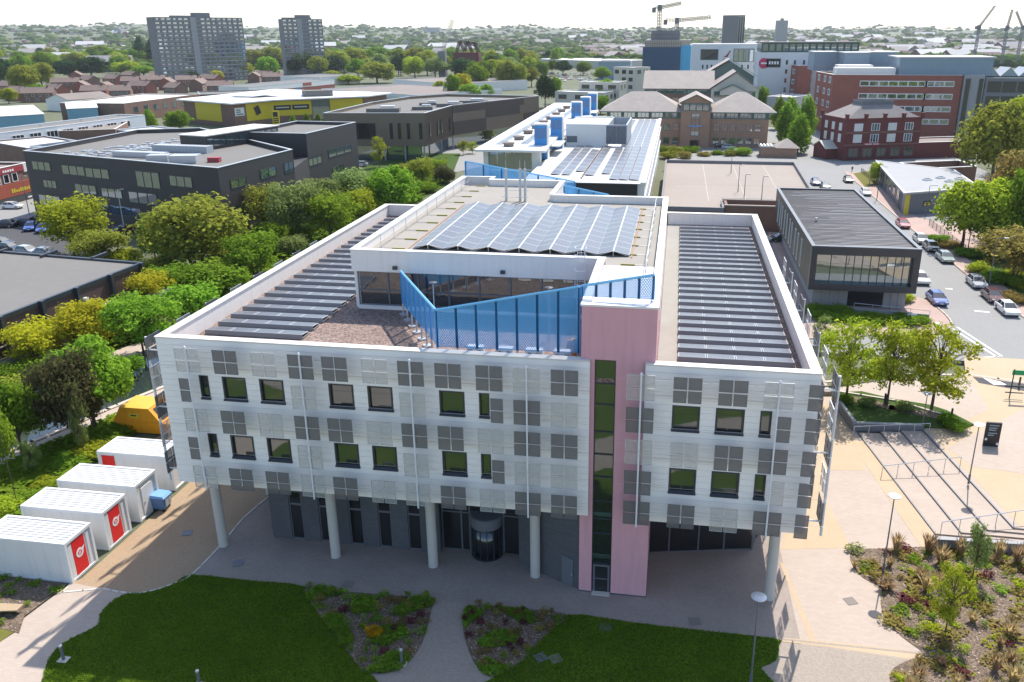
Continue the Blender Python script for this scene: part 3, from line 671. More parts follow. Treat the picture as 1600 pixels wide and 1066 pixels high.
# cladding boards, each course its own piece, cut round the windows
WIN_L = [(-30.08, -29.45), (-28.47, -26.84), (-25.88, -24.24), (-21.17, -19.53), (-18.58, -16.95), (-13.9, -12.3), (-11.36, -10.73)]
WIN_R = [(0.45, 2.07), (3.0, 4.65), (5.56, 6.2)]
ROWS = [(8.15, 9.85), (12.4, 14.06)]
zs = []
for z0, z1, n in ((ZB, 8.15, 5), (8.15, 9.85, 4), (9.85, 12.4, 6), (12.4, 14.06, 4), (14.06, ZT - .08, 6)):
    zs += [(z0 + (z1 - z0) * i / n, z0 + (z1 - z0) * (i + 1) / n) for i in range(n)]
for x0, x1, wins in ((L0, L1, WIN_L), (R0, R1, WIN_R)):
    for za, zb in zs:
        b = MB(); cuts = [x0]
        if any(za >= r0 - .01 and zb <= r1 + .01 for r0, r1 in ROWS):
            for w in wins: cuts += [w[0], w[1]]
        cuts.append(x1)
        for i in range(0, len(cuts), 2): build(MB().box(cuts[i], cuts[i + 1], YF, YF + .07, za + .006, zb - .006), 'cladding_board', 'cladding', main)
for wins in (WIN_L, WIN_R):
    for (z0, z1) in ROWS:
        for (xa, xb) in wins:
            b = MB(); f = .11 if xb - xa > 1 else .08; y0, y1 = YF - .02, YF + .20
            b.box(xa - .01, xa + f, y0, y1, z0, z1 + .01); b.box(xb - f, xb + .01, y0, y1, z0, z1 + .01)
            b.box(xa + f, xb - f, y0, y1, z1 - f * .8, z1 + .01); b.box(xa + f, xb - f, YF + .06, y1, z0, z0 + f)
            fr = build(b, 'window', 'frame_dark', main)
            build(MB().box(xa + f, xb - f, YF + .15, YF + .19, z0 + f, z1 - f * .8), 'pane', 'glass_front', fr)
            s = MB().add([(xa - .03, YF - .12, z0 - .03), (xb + .03, YF - .12, z0 - .03), (xb + .03, YF - .12, z0 + .02), (xa - .03, YF - .12, z0 + .02), (xa - .03, YF + .06, z0 - .03), (xb + .03, YF + .06, z0 - .03), (xb + .03, YF + .06, z0 + .16), (xa - .03, YF + .06, z0 + .16)],
                         [(0, 1, 2, 3), (3, 2, 6, 7), (0, 3, 7, 4), (1, 5, 6, 2), (4, 5, 1, 0), (5, 4, 7, 6)])
            build(s, 'sill', 'frame_dark', fr)
for z in (10.42, 14.62):
    for q0, q1 in ((L0, L1), (R0, R1)): build(MB().box(q0, q1, YF - .035, YF - .002, z, z + .05), 'drip_ledge', 'coping', main)
# mesh sun screens hung a metre in front of the wall
YS = 43.6
def screen_panel(m):
    b = MB(); h = .775; t = .03
    b.box(-h / 2 + t, h / 2 - t, -.008, .008, t, h - t, 0)
    b.box(-h / 2, -h / 2 + t, -.02, .02, 0, h, 1); b.box(h / 2 - t, h / 2, -.02, .02, 0, h, 1); b.box(-h / 2 + t, h / 2 - t, -.02, .02, 0, t, 1); b.box(-h / 2 + t, h / 2 - t, -.02, .02, h - t, h, 1)
    return b.mesh('screen_panel', [m, 'frame_grey' if m == 'screen_dark' else 'galv'])
SP = {'D': screen_panel('screen_dark'), 'L': screen_panel('screen_light')}
SROW = [16.33, 14.22, 12.12, 10.03, 7.92]       # top of each course of quads
PXS = [-30.03, -22.4, -15.33, -8.17, -1.42, 6.34]
posts = []
for x in PXS:
    b = MB().tube((x, YS - .12, SROW[4] - 1.72), (x, YS - .12, 16.42), .055, 8)
    b.lathe((x, YS - .12, 16.40), [(.09, 0), (.06, .10), (.01, .14)], 8)
    for z in (7.2, 11.3, 15.4): b.tube((x, YS - .1, z), (x, YF + .05, z), .035, 6)
    posts.append(build(b, 'screen_post', 'steel_white', main))
COLS = [(-30.05, ['L', 'dl', 'L', 'dl', 'L'], 0), (-27.46, ['D', 0, 'D', 0, 'D'], 0), (-24.88, ['L', 0, 'L', 0, 'D'], 1), (-22.42, 'DLDLL', 1), (-20.2, ['D', 0, 'D', 0, 'D'], 1),
        (-17.62, ['L', 0, 'L', 0, 'L'], 2), (-15.33, 'DLDLL', 2), (-13.0, ['D', 0, 'D', 0, 'D'], 2), (-10.46, ['D', 'dr', 'L', 'dr', 'L'], 3), (-8.19, 'LDDLD', 3), (-5.91, 'DLDLD', 3),
        (-1.44, 'LDLDD', 4), (1.25, ['D', 0, 'L', 0, 'D'], 4), (3.82, ['D', 0, 'D', 0, 'L'], 5), (6.35, ['L', 'dr', 'D', 'lr', 'D'], 5), (8.36, ['d1'] * 5, 5)]
for x, pat, pi in COLS:
    b = MB()
    for k, c in enumerate(pat):
        if not c: continue
        zt = SROW[k]; kind = c[0].upper()
        sides = {'l': (-1,), 'r': (1,), '1': (0,)}.get(c[1:], (-1, 1))
        for s in sides:
            for r in (0, 1):
                piece('screen_panel', SP[kind], posts[pi], (x + s * .425, YS, zt - .775 - r * .85))
    for z in ((16.0, 13.0, 11.8, 9.0, 7.2) if True else ()):
        b.tube((x - 1.35, YS + .06, z), (x + 1.35, YS + .06, z), .008, 4)
    build(b, 'screen_wire', 'galv', posts[pi])
# the same screens along both flanks, seen edge-on past the corners
for X, s in ((L0 - 1.0, -1), (R1 + 1.0, 1)):
    for j, y in enumerate((45.2, 52.4, 59.6, 66.8)):
        b = MB().tube((X + s * .12, y, 5.6), (X + s * .12, y, 16.3), .085 if j == 0 else .055, 8)
        for z in (6.6, 11.3, 15.4): b.tube((X + s * .1, y, z), (X - s * 1.0, y, z), .06, 6)
        p = build(b, 'screen_post', 'steel_white', main)
        for k, zt in enumerate(SROW):
            for yy, c in ((y, 'DLDLD'[k]), (y + 3.6, 'LDDLD'[k])):
                for a in (-1, 1):
                    for r in (0, 1): piece('screen_panel', SP[c], p, (X, yy + a * .425 + .5, zt - .775 - r * .85), math.pi / 2)
# pink stair tower
T0, T1, YT = -5.08, -0.66, 44.87
G0, G1 = -4.26, -2.98
b = MB().box(T0, G0, YT, YT + .4, 0.08, 16.6).box(G1, T1, YT, YT + .4, 0.08, 16.6).box(T0, T1, YT, YT + .4, 16.6, 19.93)
b.box(T0, T0 + .4, YT + .4, 55.3, 0.08, 19.93).box(T1 - .4, T1, YT + .4, 55.3, 0.08, 19.93)
tw = build(b, 'stair_tower', 'pink_render', main)
build(MB().box(T0 - .06, T1 + .06, YT - .06, YT + .5, 19.93, 20.05).box(T0 - .06, T0 + .45, YT + .5, 55, 19.93, 20.05).box(T1 - .4, T1 + .06, YT + .5, 52, 19.93, 20.05), 'coping', 'sheet_white', tw)
build(MB().box(T0 + .3, T1 - .3, YT + .3, 55, 19.5, 19.62), 'tower_roof', 'roof_pale', tw)
build(MB().box(T0 - .02, G0, YT - .02, YT + .3, 0.0, 0.08).box(G1, T1 + .02, YT - .02, YT + .3, 0.0, 0.08), 'plinth', 'slate_brick', tw)
b = MB().box(G0, G0 + .07, YT + .12, YT + .3, 0, 16.6).box(G1 - .07, G1, YT + .12, YT + .3, 0, 16.6).box(G0 + .07, G1 - .07, YT + .12, YT + .3, 16.5, 16.6)
TR = [2.2, 2.72, 4.45, 5.55, 6.85, 8.6, 10.2, 11.75, 13.6, 15.0]
for z in TR: b.box(G0 + .07, G1 - .07, YT + .13, YT + .3, z - .035, z + .035)
sw = build(b, 'stair_window', 'frame_dark', tw)
zz = [0.05] + TR + [16.5]
for i in range(1, len(zz) - 1):
    build(MB().box(G0 + .07, G1 - .07, YT + .2, YT + .24, zz[i] + .035, zz[i + 1] - .035), 'pane', 'spandrel_green' if abs(zz[i] - 2.72) < .01 and False else 'glass_front', sw)
for z in (2.6, 5.75): build(MB().box(G0 + .08, G1 - .08, YT + .17, YT + .2, z, z + .28), 'spandrel', 'spandrel_green', sw)
d = build(MB().box(G0 + .1, G0 + .22, YT + .1, YT + .2, .04, 2.1).box(G1 - .22, G1 - .1, YT + .1, YT + .2, .04, 2.1).box(G0 + .22, G1 - .22, YT + .1, YT + .2, 1.98, 2.1).box(G0 + .22, G1 - .22, YT + .1, YT + .2, 1.0, 1.06), 'door', 'frame_grey', tw)
build(MB().box(G0 + .22, G1 - .22, YT + .14, YT + .17, .04, 1.98), 'pane', 'glass_dark', d)
build(MB().box(G0 + .05, G1 - .05, YT - .3, YT + .1, 0.0, .05), 'threshold', 'kerb_edge', d)
# ground floor behind the columns
YW = 47.5
WX = [(-26.5, -25.55), (-24.27, -23.3), (-22.0, -21.0), (-19.8, -18.85), (-17.6, -16.65)]
b = MB(); xs = [-28.0] + [v for w in WX for v in w] + [-15.3]
for i in range(0, len(xs), 2): b.box(xs[i], xs[i + 1], YW, YW + .35, 0, ZB)
for xa, xb in WX: b.box(xa, xb, YW, YW + .35, 4.0, ZB)
b.box(-28.0, -27.65, YW + .35, 87, 0, ZB)
b.wall((-9.15, 46.95), (T0, 45.02), 0, ZB, .35)
b.box(-9.5, -9.15, 47.0, 48.6, 0, ZB)
gf = build(b, 'ground_floor_wall', 'slate_brick', main)
build(MB().box(-27.6, 7, 52.6, 52.9, 0, ZB), 'inner_wall', 'frame_dark', gf)
for xa, xb in WX:
    b = MB().box(xa, xa + .07, YW + .1, YW + .25, 0, 4).box(xb - .07, xb, YW + .1, YW + .25, 0, 4).box(xa + .07, xb - .07, YW + .1, YW + .25, 2.85, 3.0).box(xa + .07, xb - .07, YW + .1, YW + .25, 3.9, 4).box(xa + .07, xb - .07, YW + .1, YW + .25, 0, .1)
    w = build(b, 'window', 'frame_grey', gf)
    build(MB().box(xa + .07, xb - .07, YW + .17, YW + .2, .1, 2.85).box(xa + .07, xb - .07, YW + .17, YW + .2, 3.0, 3.9), 'pane', 'glass_dark', w)
YE = 48.1
b = MB()
for x in (-15.3, -13.9, -13.3, -10.85, -9.6): b.box(x, x + .1, YE, YE + .12, 0, ZB)
for z in (3.05, 3.9): b.box(-15.2, -9.6, YE + .01, YE + .11, z, z + .09)
for z in (0.0,): b.box(-15.2, -13.3, YE + .01, YE + .11, z, z + .06)
en = build(b, 'entrance_screen', 'frame_grey', main)
for x0, x1 in ((-15.2, -13.9), (-13.8, -13.3), (-13.2, -10.85), (-10.75, -9.6)):
    for z0, z1 in ((.06, 3.05), (3.14, 3.9), (3.99, ZB - .02)): build(MB().box(x0, x1, YE + .04, YE + .07, z0, z1), 'pane', 'glass_dark', en)
rc = (-12.0, 48.05, 0)
rd = build(MB().lathe((rc[0], rc[1], 2.45), [(1.12, 0), (1.15, .1), (1.15, .8), (1.05, .85)], 28), 'revolving_door', 'frame_grey', en)
b = MB()
for i in range(14):
    a = math.pi * 2 * i / 14; b.tube((rc[0] + 1.08 * math.cos(a), rc[1] + 1.08 * math.sin(a), 0), (rc[0] + 1.08 * math.cos(a), rc[1] + 1.08 * math.sin(a), 2.45), .03 if i % 4 else .06, 6)
b.lathe((rc[0], rc[1], 0), [(1.13, 0), (1.13, .06), (1.0, .07)], 28)
build(b, 'door_frame', 'frame_dark', rd)
build(MB().lathe((rc[0], rc[1], .07), [(1.05, 0), (1.05, 2.36)], 28), 'curved_glass', 'glass_dark', rd, smooth=True)
def along(a, c, t): return (a[0] + (c[0] - a[0]) * t, a[1] + (c[1] - a[1]) * t)
pa, pb = (-9.15, 46.95), (T0, 45.02)
d0, d1 = along(pa, pb, .70), along(pa, pb, .90)
sdoor = build(MB().wall(d1, d0, 0, 2.15, .05), 'service_door', 'frame_grey', gf)
hp = along(d0, d1, .85); build(MB().box(hp[0] - .03, hp[0] + .03, hp[1] - .16, hp[1] - .06, .95, 1.1), 'handle', 'galv', sdoor)
# curved glazing under the right-hand block
pts = [(-0.66, 49.75), (0.74, 50.05), (2.8, 50.5), (4.6, 50.9), (6.6, 51.3), (7.1, 53.0), (7.1, 60), (7.1, 70)]
b = MB(); g_ = MB()
for p, q in zip(pts[:-1], pts[1:]):
    b.box(p[0] - .05, p[0] + .05, p[1] - .05, p[1] + .05, 0, ZB)
    b.wall(p, q, 0, .08, .05); b.wall(p, q, 3.1, 3.2, .05)
gl = build(b, 'curved_glazing', 'frame_grey', main)
for p, q in zip(pts[:-1], pts[1:]): build(MB().wall(along(p, q, .03), along(p, q, .97), .08, 3.1, .03).wall(along(p, q, .03), along(p, q, .97), 3.2, ZB, .03), 'pane', 'glass_dark', gl)
for x, y in ((-31.15, 46.05), (-22.55, 46.05), (-15.4, 46.05), (-8.2, 46.05), (7.3, 46.05), (-31.15, 53.2), (-31.15, 60.4), (-31.15, 67.6), (7.9, 56), (7.9, 66), (7.9, 76)):
    build(MB().lathe((x, y, 0), [(.36, 0), (.34, .04), (.34, ZB + .02)], 20), 'column', 'column_paint', main, smooth=False)
# rooftop pavilion (plant and top floor)
C0, C1, YC = -23.5, -4.6, 55.3
b = MB()
b.box(C0, C1 + .0, YC, YC + .4, 18.35, 19.95)
b.box(C0, C0 + .4, YC + .4, 88.4, 15.4, 19.95)
b.box(-12.2, -11.8, 78.7, 86.6, 15.4, 19.95); b.box(C0 + .4, -20.0, 88.0, 88.4, 15.4, 19.95); b.box(-20.0, -12.2, 86.4, 86.8, 15.4, 19.95); b.box(-20.2, -19.8, 86.8, 88.0, 15.4, 19.95)
b.box(-11.8, T1, 78.4, 78.8, 15.4, 19.95); b.box(T1 - .4, T1, 55.3, 78.4, 15.4, 19.95)
pv = build(b, 'pavilion_wall', 'wall_white', main)
b = MB().box(C0 - .05, C1, YC - .05, YC + .45, 19.95, 20.02).box(C0 - .05, C0 + .45, YC + .45, 88.45, 19.95, 20.02).box(-12.25, -11.75, 78.85, 86.85, 19.95, 20.02).box(-20.0, -12.25, 86.35, 86.85, 19.95, 20.02).box(C0 + .45, -19.75, 87.95, 88.45, 19.95, 20.02).box(-11.75, T1 + .05, 78.35, 78.85, 19.95, 20.02).box(T1 - .45, T1 + .05, 52.0, 78.35, 19.95, 20.02)
build(b, 'coping', 'sheet_white', pv)
build(MB().box(C0 + .4, T1 - .4, YC + .4, 78.4, 19.1, 19.3).box(C0 + .4, -12.2, 78.4, 86.4, 19.1, 19.298).box(-4.7, T1 - .4, 55.0, YC + .4, 19.1, 19.297), 'pavilion_roof', 'roof_membrane', pv)
b = MB()
for i in range(9):
    x = C0 + .25 + i * 2.33; b.box(x, x + .12, YC + .35, YC + .5, 15.62, 18.35)
for z in (15.62, 16.75, 18.2): b.box(C0 + .3, C1, YC + .36, YC + .49, z, z + .1)
pg = build(b, 'pavilion_glazing', 'frame_grey', main)
for i in range(8):
    x = C0 + .37 + i * 2.33
    for z0, z1 in ((15.72, 16.75), (16.85, 18.2)): build(MB().box(x, min(x + 2.21, C1), YC + .42, YC + .45, z0, z1), 'pane', 'glass_front', pg)
build(MB().box(C0 + .2, C1, YC + .2, YC + .5, ZD, 15.62), 'plinth', 'wall_white', pg)
for x in (-20.1, -12.0):
    l = build(MB().box(x - .16, x + .16, YC - .22, YC, 18.62, 18.86), 'wall_light', 'frame_dark', pv)
    build(MB().box(x - .14, x + .14, YC - .20, YC - .02, 18.55, 18.62), 'lens', 'lamp_lens', l)
# ladder with cage up the pavilion front
b = MB()
for s in (-.25, .25): b.tube((-6.3 + s, YC - .3, ZD), (-6.3 + s, YC - .3, 20.9), .03, 6)
for i in range(18): b.tube((-6.55, YC - .3, ZD + .3 + i * .3), (-6.05, YC - .3, ZD + .3 + i * .3), .015, 4)
for z in (17.3, 18.3, 19.3, 20.3, 20.9):
    q = [(-6.65, YC - .3), (-6.7, YC - .9), (-6.3, YC - 1.05), (-5.9, YC - .9), (-5.95, YC - .3)]
    for p, r in zip(q[:-1], q[1:]): b.tube((*p, z), (*r, z), .02, 4)
for p in ((-6.7, YC - .9), (-6.3, YC - 1.05), (-5.9, YC - .9)): b.tube((*p, 17.3), (*p, 20.9), .015, 4)
build(b, 'access_ladder', 'steel_white', main)
# flue pipes
fl = build(MB().box(-16.9, -14.2, 78.0, 78.1, 19.75, 19.8).box(-16.9, -14.2, 78.7, 78.8, 20.3, 20.35), 'flue_frame', 'galv', main)
for x in (-16.5, -15.1, -14.6):
    build(MB().tube((x, 78.4, 19.3), (x, 78.4, 22.5), .13, 10).tube((x, 78.4, 22.5), (x, 78.4, 23.3), .03, 5), 'flue', 'galv', fl)

# guard rails on the pavilion roof with their yellow counterweight feet
def roof_rail(label, x, y0, y1, s, n):
    t = thing('roof_guardrail', label, 'guardrail', (x, y0, 19.3), 'guardrails on the pavilion roof')
    for i in range(n):
        y = y0 + (y1 - y0) * i / (n - 1)
        p = build(MB().tube((x, y, 19.3), (x, y, 20.4), .025, 5).tube((x, y, 19.35), (x + s * 1.5, y, 19.35), .02, 5), 'post', 'galv', t)
        build(MB().box(x + min(s * .9, s * 1.9), x + max(s * .9, s * 1.9), y - .06, y + .06, 19.31, 19.40), 'foot_weight', 'foot_yellow', p)
    build(MB().tube((x, y0, 20.4), (x, y1, 20.4), .025, 5).tube((x, y0, 19.85), (x, y1, 19.85), .02, 5), 'rail', 'galv', t)
roof_rail('galvanised guardrail with yellow feet along the left edge of the pavilion roof', -22.3, 58.5, 86, 1, 10)
roof_rail('galvanised guardrail with yellow feet along the right edge of the pavilion roof', -1.7, 53.5, 76, -1, 9)

# ------------------------------------------------------------------ solar arrays on the roofs
def uv_plane(w, d): return lambda v: ((v.x + w / 2) / w, (v.y + d / 2) / d)
def pv_mesh(w, d, name='solar_panel'):
    b = MB().box(-w / 2, w / 2, -d / 2, d / 2, 0, .035)
    me = b.mesh(name, ['pv_cell', 'galv'], uv=uv_plane(w, d))
    for p in me.polygons: p.material_index = 0 if p.normal.z > .5 else 1
    return me
PVL = pv_mesh(1.74, 0.98)
def tilted_array(label, x0, y0, pitch, rows, n, side):
    t = thing('solar_array', label, 'solar panels', (x0 + n * .89, y0, ZD))
    w = 1.79; tilt = math.radians(-6)
    for r in range(rows):
        y = y0 + pitch * r; k = n
        b = MB()
        xs = (x0, x0 + k * w)
        b.add([(xs[0], y, ZD + .02), (xs[1], y, ZD + .02), (xs[1], y + .06, ZD + .33), (xs[0], y + .06, ZD + .33), (xs[0], y + .12, ZD + .02), (xs[1], y + .12, ZD + .02)],
              [(0, 1, 2, 3), (3, 2, 5, 4), (0, 3, 4), (1, 5, 2)])
        b.box(xs[0], xs[1], y + .98, y + 1.04, ZD + .02, ZD + .16)
        for i in range(k + 1): b.box(x0 + i * w - .03, x0 + i * w + .03, y + .12, y + .98, ZD + .02, ZD + .12)
        rail = build(b, 'panel_row', 'pv_curb', t)
        for i in range(k):
            piece('solar_panel', PVL, rail, (x0 + (i + .5) * w, y + .56, ZD + .26), rot=(tilt, 0, 0))
    return t
tilted_array('dark solar panels in long rows on the right wing of the roof', 0.66, 48.3, 1.6, 24, 4, 1)
tilted_array('dark solar panels in long rows on the left wing of the roof', -31.75, 48.5, 1.72, 22, 4, -1)
PVC = pv_mesh(1.22, 1.62)
t = thing('solar_array', 'ridged solar panels covering the raised pavilion roof', 'solar panels', (-11.6, 67, 19.3))
for r in range(7):
    xr = -18.6 + r * 2.38
    b = MB()
    for y in (58.7, 64.2, 69.8, 75.2): b.tube((xr - 1.15, y, 19.32), (xr, y, 19.70), .03, 5).tube((xr + 1.15, y, 19.32), (xr, y, 19.70), .03, 5).tube((xr, y, 19.3), (xr, y, 19.70), .03, 5)
    b.box(xr - .03, xr + .03, 58.5, 75.6, 19.66, 19.74)
    ridge = build(b, 'ridge_frame', 'frame_white', t)
    for i in range(10):
        y = 59.4 + i * 1.69
        piece('solar_panel', PVC, ridge, (xr - .61, y, 19.56), rot=(0, math.radians(-13), 0))
        piece('solar_panel', PVC, ridge, (xr + .61, y, 19.56), rot=(0, math.radians(13), 0))
build(MB().box(-20.2, -20.1, 58.3, 76, 19.3, 19.36).box(-3.0, -2.9, 58.3, 76, 19.3, 19.36), 'cable_tray', 'brick_buff', t)

# ------------------------------------------------------------------ blue perforated screens on the roof
def blue_screen(label, runs, posts_down, z_feet):
    """runs: list of (a, c, zbot_a, ztop_a, zbot_c, ztop_c, n)"""
    a0 = runs[0][0]
    t = thing('rooftop_screen', label, 'screen', (a0[0], a0[1], z_feet))
    for (a, c, ba, ta, bc, tc, n) in runs:
        d = Vector((c[0] - a[0], c[1] - a[1])); L = d.length; d.normalize()
        for i in range(n):
            f0, f1 = i / n, (i + 1) / n
            p, q = along(a, c, f0), along(a, c, f1)
            zb0, zt0, zb1, zt1 = ba + (bc - ba) * f0, ta + (tc - ta) * f0, ba + (bc - ba) * f1, ta + (tc - ta) * f1
            b = MB().add([(p[0], p[1], zb0), (q[0], q[1], zb1), (q[0], q[1], zt1 - .05), (p[0], p[1], zt0 - .05)], [(0, 1, 2, 3)])
            off = Vector(tuple(t.location))
            build(b, 'perforated_panel', 'blue_perf', t, uv=lambda v, p=p, off=off, d=d: ((v.x + off.x - p[0]) * d.x + (v.y + off.y - p[1]) * d.y, v.z + off.z))
        for i in range(n + 1):
            f = i / n; p = along(a, c, f); zb, zt = ba + (bc - ba) * f, ta + (tc - ta) * f
            ps = build(MB().obox(p[0], p[1] + .06, zb - .02, zt - .03, .16, .12, math.atan2(d.y, d.x)), 'post', 'blue_paint', t)
            if posts_down: build(MB().obox(p[0], p[1] + .07, z_feet, zb - .02, .10, .10, 0).obox(p[0], p[1] + .07, z_feet, z_feet + .12, .5, .5, .6), 'post_foot', 'galv', ps)
        b = MB().tube((a[0], a[1], ta), (c[0], c[1], tc), .09, 6)
        build(b, 'top_rail', 'blue_rail', t)
    return t
blue_screen('blue perforated metal screen folding round the roof terrace above the front parapet', [((-19.4, 54.4), (-14.35, 46.1), 16.3, 18.75, 16.4, 18.82, 7), ((-14.3, 46.0), (-5.35, 46.0), 16.4, 18.84, 16.5, 20.75, 7)], True, ZD)
blue_screen('short blue perforated screen standing on top of the pink tower', [((-5.2, 46.0), (-0.98, 46.0), 20.15, 20.82, 20.15, 21.65, 5)], False, 20.05)
zz = 89.2
blue_screen('blue perforated screen sloping down behind the pavilion roof', [((-23.4, zz), (-11.0, zz), 18.0, (-23.91, 21.50)[1], 18.0, (-13.74, 19.50)[1], 6)], False, 17.9)
blue_screen('small blue triangular screen beside the black end wall', [((-11.5, 84), (-6.8, 84), 19.2, (-11.18, 19.97)[1], 18.6, (-8.01, 19.11)[1], 3)], False, 18.5)
# rooftop services on the terrace
for i, x in enumerate((-12.1, -10.2, -8.3, -6.5)):
    t = thing('air_conditioner', ['first', 'second', 'third', 'fourth'][i] + ' white air conditioning unit from the fold of the blue screen', 'air conditioner', (x, 47.0, ZD), 'air conditioning units behind the blue screen')
    build(MB().box(x - .55, x + .55, 46.8, 47.3, ZD + .08, ZD + .85), 'casing', 'frame_white', t)
    for s in (-.27, .27): build(MB().tube((x + s, 46.8, ZD + .45), (x + s, 46.77, ZD + .45), .22, 14), 'fan_grille', 'frame_dark', t)
t = thing('pallet_truck', 'yellow hand truck parked by the pink tower on the roof', 'hand truck', (-6.0, 48.0, ZD))
build(MB().add([(-6.5, 47.6, ZD + .1), (-5.8, 47.6, ZD + .1), (-5.8, 48.4, ZD + .1), (-6.5, 48.4, ZD + .1), (-6.3, 47.8, ZD + 1.2), (-5.9, 47.8, ZD + 1.3), (-5.9, 48.2, ZD + 1.3), (-6.3, 48.2, ZD + 1.2)], [(0, 3, 2, 1), (4, 5, 6, 7), (0, 1, 5, 4), (1, 2, 6, 5), (2, 3, 7, 6), (3, 0, 4, 7)]), 'body', 'orange_paint', t)
build(MB().tube((-6.1, 48, ZD + 1.2), (-6.3, 48, ZD + 1.9), .03, 6), 'handle', 'frame_dark', t)
for i, (x, y) in enumerate(((-16.0, 51.2), (-8.0, 51.2))):
    t = thing('roof_lamp', ('left' if i == 0 else 'right') + ' slim lamp post on the roof terrace in front of the pavilion', 'lamp', (x, y, ZD), 'lamp posts on the roof terrace')
    build(MB().tube((x, y, ZD), (x, y, ZD + 3.6), .05, 8, .035), 'pole', 'galv', t)
    build(MB().lathe((x, y, ZD + 3.55), [(.05, 0), (.3, .05), (.3, .1), (.05, .16)], 12), 'lamp_head', 'frame_dark', t)

# ------------------------------------------------------------------ generic building pieces
UWIN = {}
def wmesh(frame, pane, muls=0, fw=.07, fh=.07):
    k = (frame, pane, muls, fw, fh)
    if k not in UWIN: UWIN[k] = unit_window(frame, pane, fw, fh, muls)
    return UWIN[k]
def windows(parent, a, c, ts, z, w, h, me, name='window', out=.03):
    """windows along the facade a -> c (left to right seen from outside); ts are distances in metres from a"""
    d = Vector((c[0] - a[0], c[1] - a[1])); d.normalize(); ang = math.atan2(d.y, d.x); n = (d.y, -d.x)
    for t in ts: piece(name, me, parent, (a[0] + d.x * t + n[0] * out, a[1] + d.y * t + n[1] * out, z), ang, (w, 1, h))
def spread(L, n, m0, m1=None):
    m1 = m0 if m1 is None else m1
    return [m0 + (L - m0 - m1) * (i + .5) / n for i in range(n)]
def dist(a, c): return math.hypot(c[0] - a[0], c[1] - a[1])
def inset(poly, t):
    a = sum(poly[i][0] * poly[(i + 1) % len(poly)][1] - poly[(i + 1) % len(poly)][0] * poly[i][1] for i in range(len(poly)))
    if a < 0: poly = poly[::-1]
    out = []; n = len(poly)
    for i in range(n):
        p0, p1, p2 = (Vector(poly[(i + k) % n]) for k in (-1, 0, 1))
        e1 = (p1 - p0).normalized(); e2 = (p2 - p1).normalized(); n1 = Vector((-e1.y, e1.x)); n2 = Vector((-e2.y, e2.x))
        m = (n1 + n2); m = m / max(.25, m.dot(n1)); out.append(tuple(p1 + m * t))
    return out
def flat_block(name, label, poly, z1, wall, roof, par=.6, cap=None, z0=0.0, pt=.4, group=None):
    """flat-roofed block: wall, roof deck sunk behind a parapet, coping"""
    cx = sum(p[0] for p in poly) / len(poly); cy = sum(p[1] for p in poly) / len(poly)
    t = thing(name, label, 'building', (cx, cy, 0), group)
    return t, block_parts(t, poly, z0, z1, wall, roof, par, cap, pt)
def ring(b, outer, inner, z0, z1):
    n = len(outer)
    for i in range(n):
        j = (i + 1) % n; q = [outer[i], outer[j], inner[j], inner[i]]
        b.add([(*q[0], z0), (*q[1], z0), (*q[2], z0), (*q[3], z0), (*q[0], z1), (*q[1], z1), (*q[2], z1), (*q[3], z1)], [(4, 5, 6, 7), (0, 1, 5, 4), (2, 3, 7, 6), (0, 3, 2, 1)])
    return b
def block_parts(t, poly, z0, z1, wall, roof, par=.6, cap=None, pt=.4):
    a = sum(poly[i][0] * poly[(i + 1) % len(poly)][1] - poly[(i + 1) % len(poly)][0] * poly[i][1] for i in range(len(poly)))
    if a < 0: poly = poly[::-1]
    inn = inset(poly, pt)
    b = MB().prism(poly, z0, z1 - par, bottom=False); ring(b, poly, inn, z1 - par, z1)
    w = build(b, 'wall', wall, t)
    build(MB().prism(inn, z1 - par + .002, z1 - par + .02), 'roof', roof, t)
    if cap: build(ring(MB(), inset(poly, -.06), inset(poly, pt + .06), z1 + .002, z1 + .09), 'coping', cap, t)
    return w
def gable(b, cx, cy, ang, L, W, z0, z1, over=.4, mi=0):
    """pitched roof, ridge along the local x axis"""
    c, s = math.cos(ang), math.sin(ang)
    def P(u, v, z): return (cx + u * c - v * s, cy + u * s + v * c, z)
    l, w = L / 2 + over, W / 2 + over; t = .18
    for sg in (-1, 1):
        b.add([P(-l, sg * w, z0), P(l, sg * w, z0), P(l, 0, z1), P(-l, 0, z1), P(-l, sg * w, z0 - t), P(l, sg * w, z0 - t), P(l, 0, z1 - t), P(-l, 0, z1 - t)],
              [(0, 1, 2, 3), (7, 6, 5, 4), (0, 4, 5, 1), (1, 5, 6, 2), (3, 2, 6, 7), (0, 3, 7, 4)], mi)
    return b
def gable_wall(b, cx, cy, ang, L, W, z0, ze, zr, mi=0):
    c, s = math.cos(ang), math.sin(ang)
    def P(u, v, z): return (cx + u * c - v * s, cy + u * s + v * c, z)
    l, w = L / 2, W / 2
    b.add([P(-l, -w, z0), P(l, -w, z0), P(l, w, z0), P(-l, w, z0), P(-l, -w, ze), P(l, -w, ze), P(l, w, ze), P(-l, w, ze), P(-l, 0, zr), P(l, 0, zr)],
          [(0, 1, 5, 4), (2, 3, 7, 6), (1, 2, 6, 9, 5), (3, 0, 4, 8, 7)], mi)
    return b
def hip(b, poly4, z0, z1, ridge=.5, mi=0, over=.0):
    """hipped roof over a quadrilateral (p0,p1 front; p2,p3 back), ridge parallel to the front"""
    p = [Vector(q) for q in poly4]; ml = (p[0] + p[3]) / 2; mr = (p[1] + p[2]) / 2
    r0 = ml.lerp(mr, .5 - ridge / 2); r1 = ml.lerp(mr, .5 + ridge / 2)
    V = [(*q, z0) for q in p] + [(*r0, z1), (*r1, z1)]
    b.add(V, [(0, 1, 5, 4), (1, 2, 5), (2, 3, 4, 5), (3, 0, 4)], mi); return b

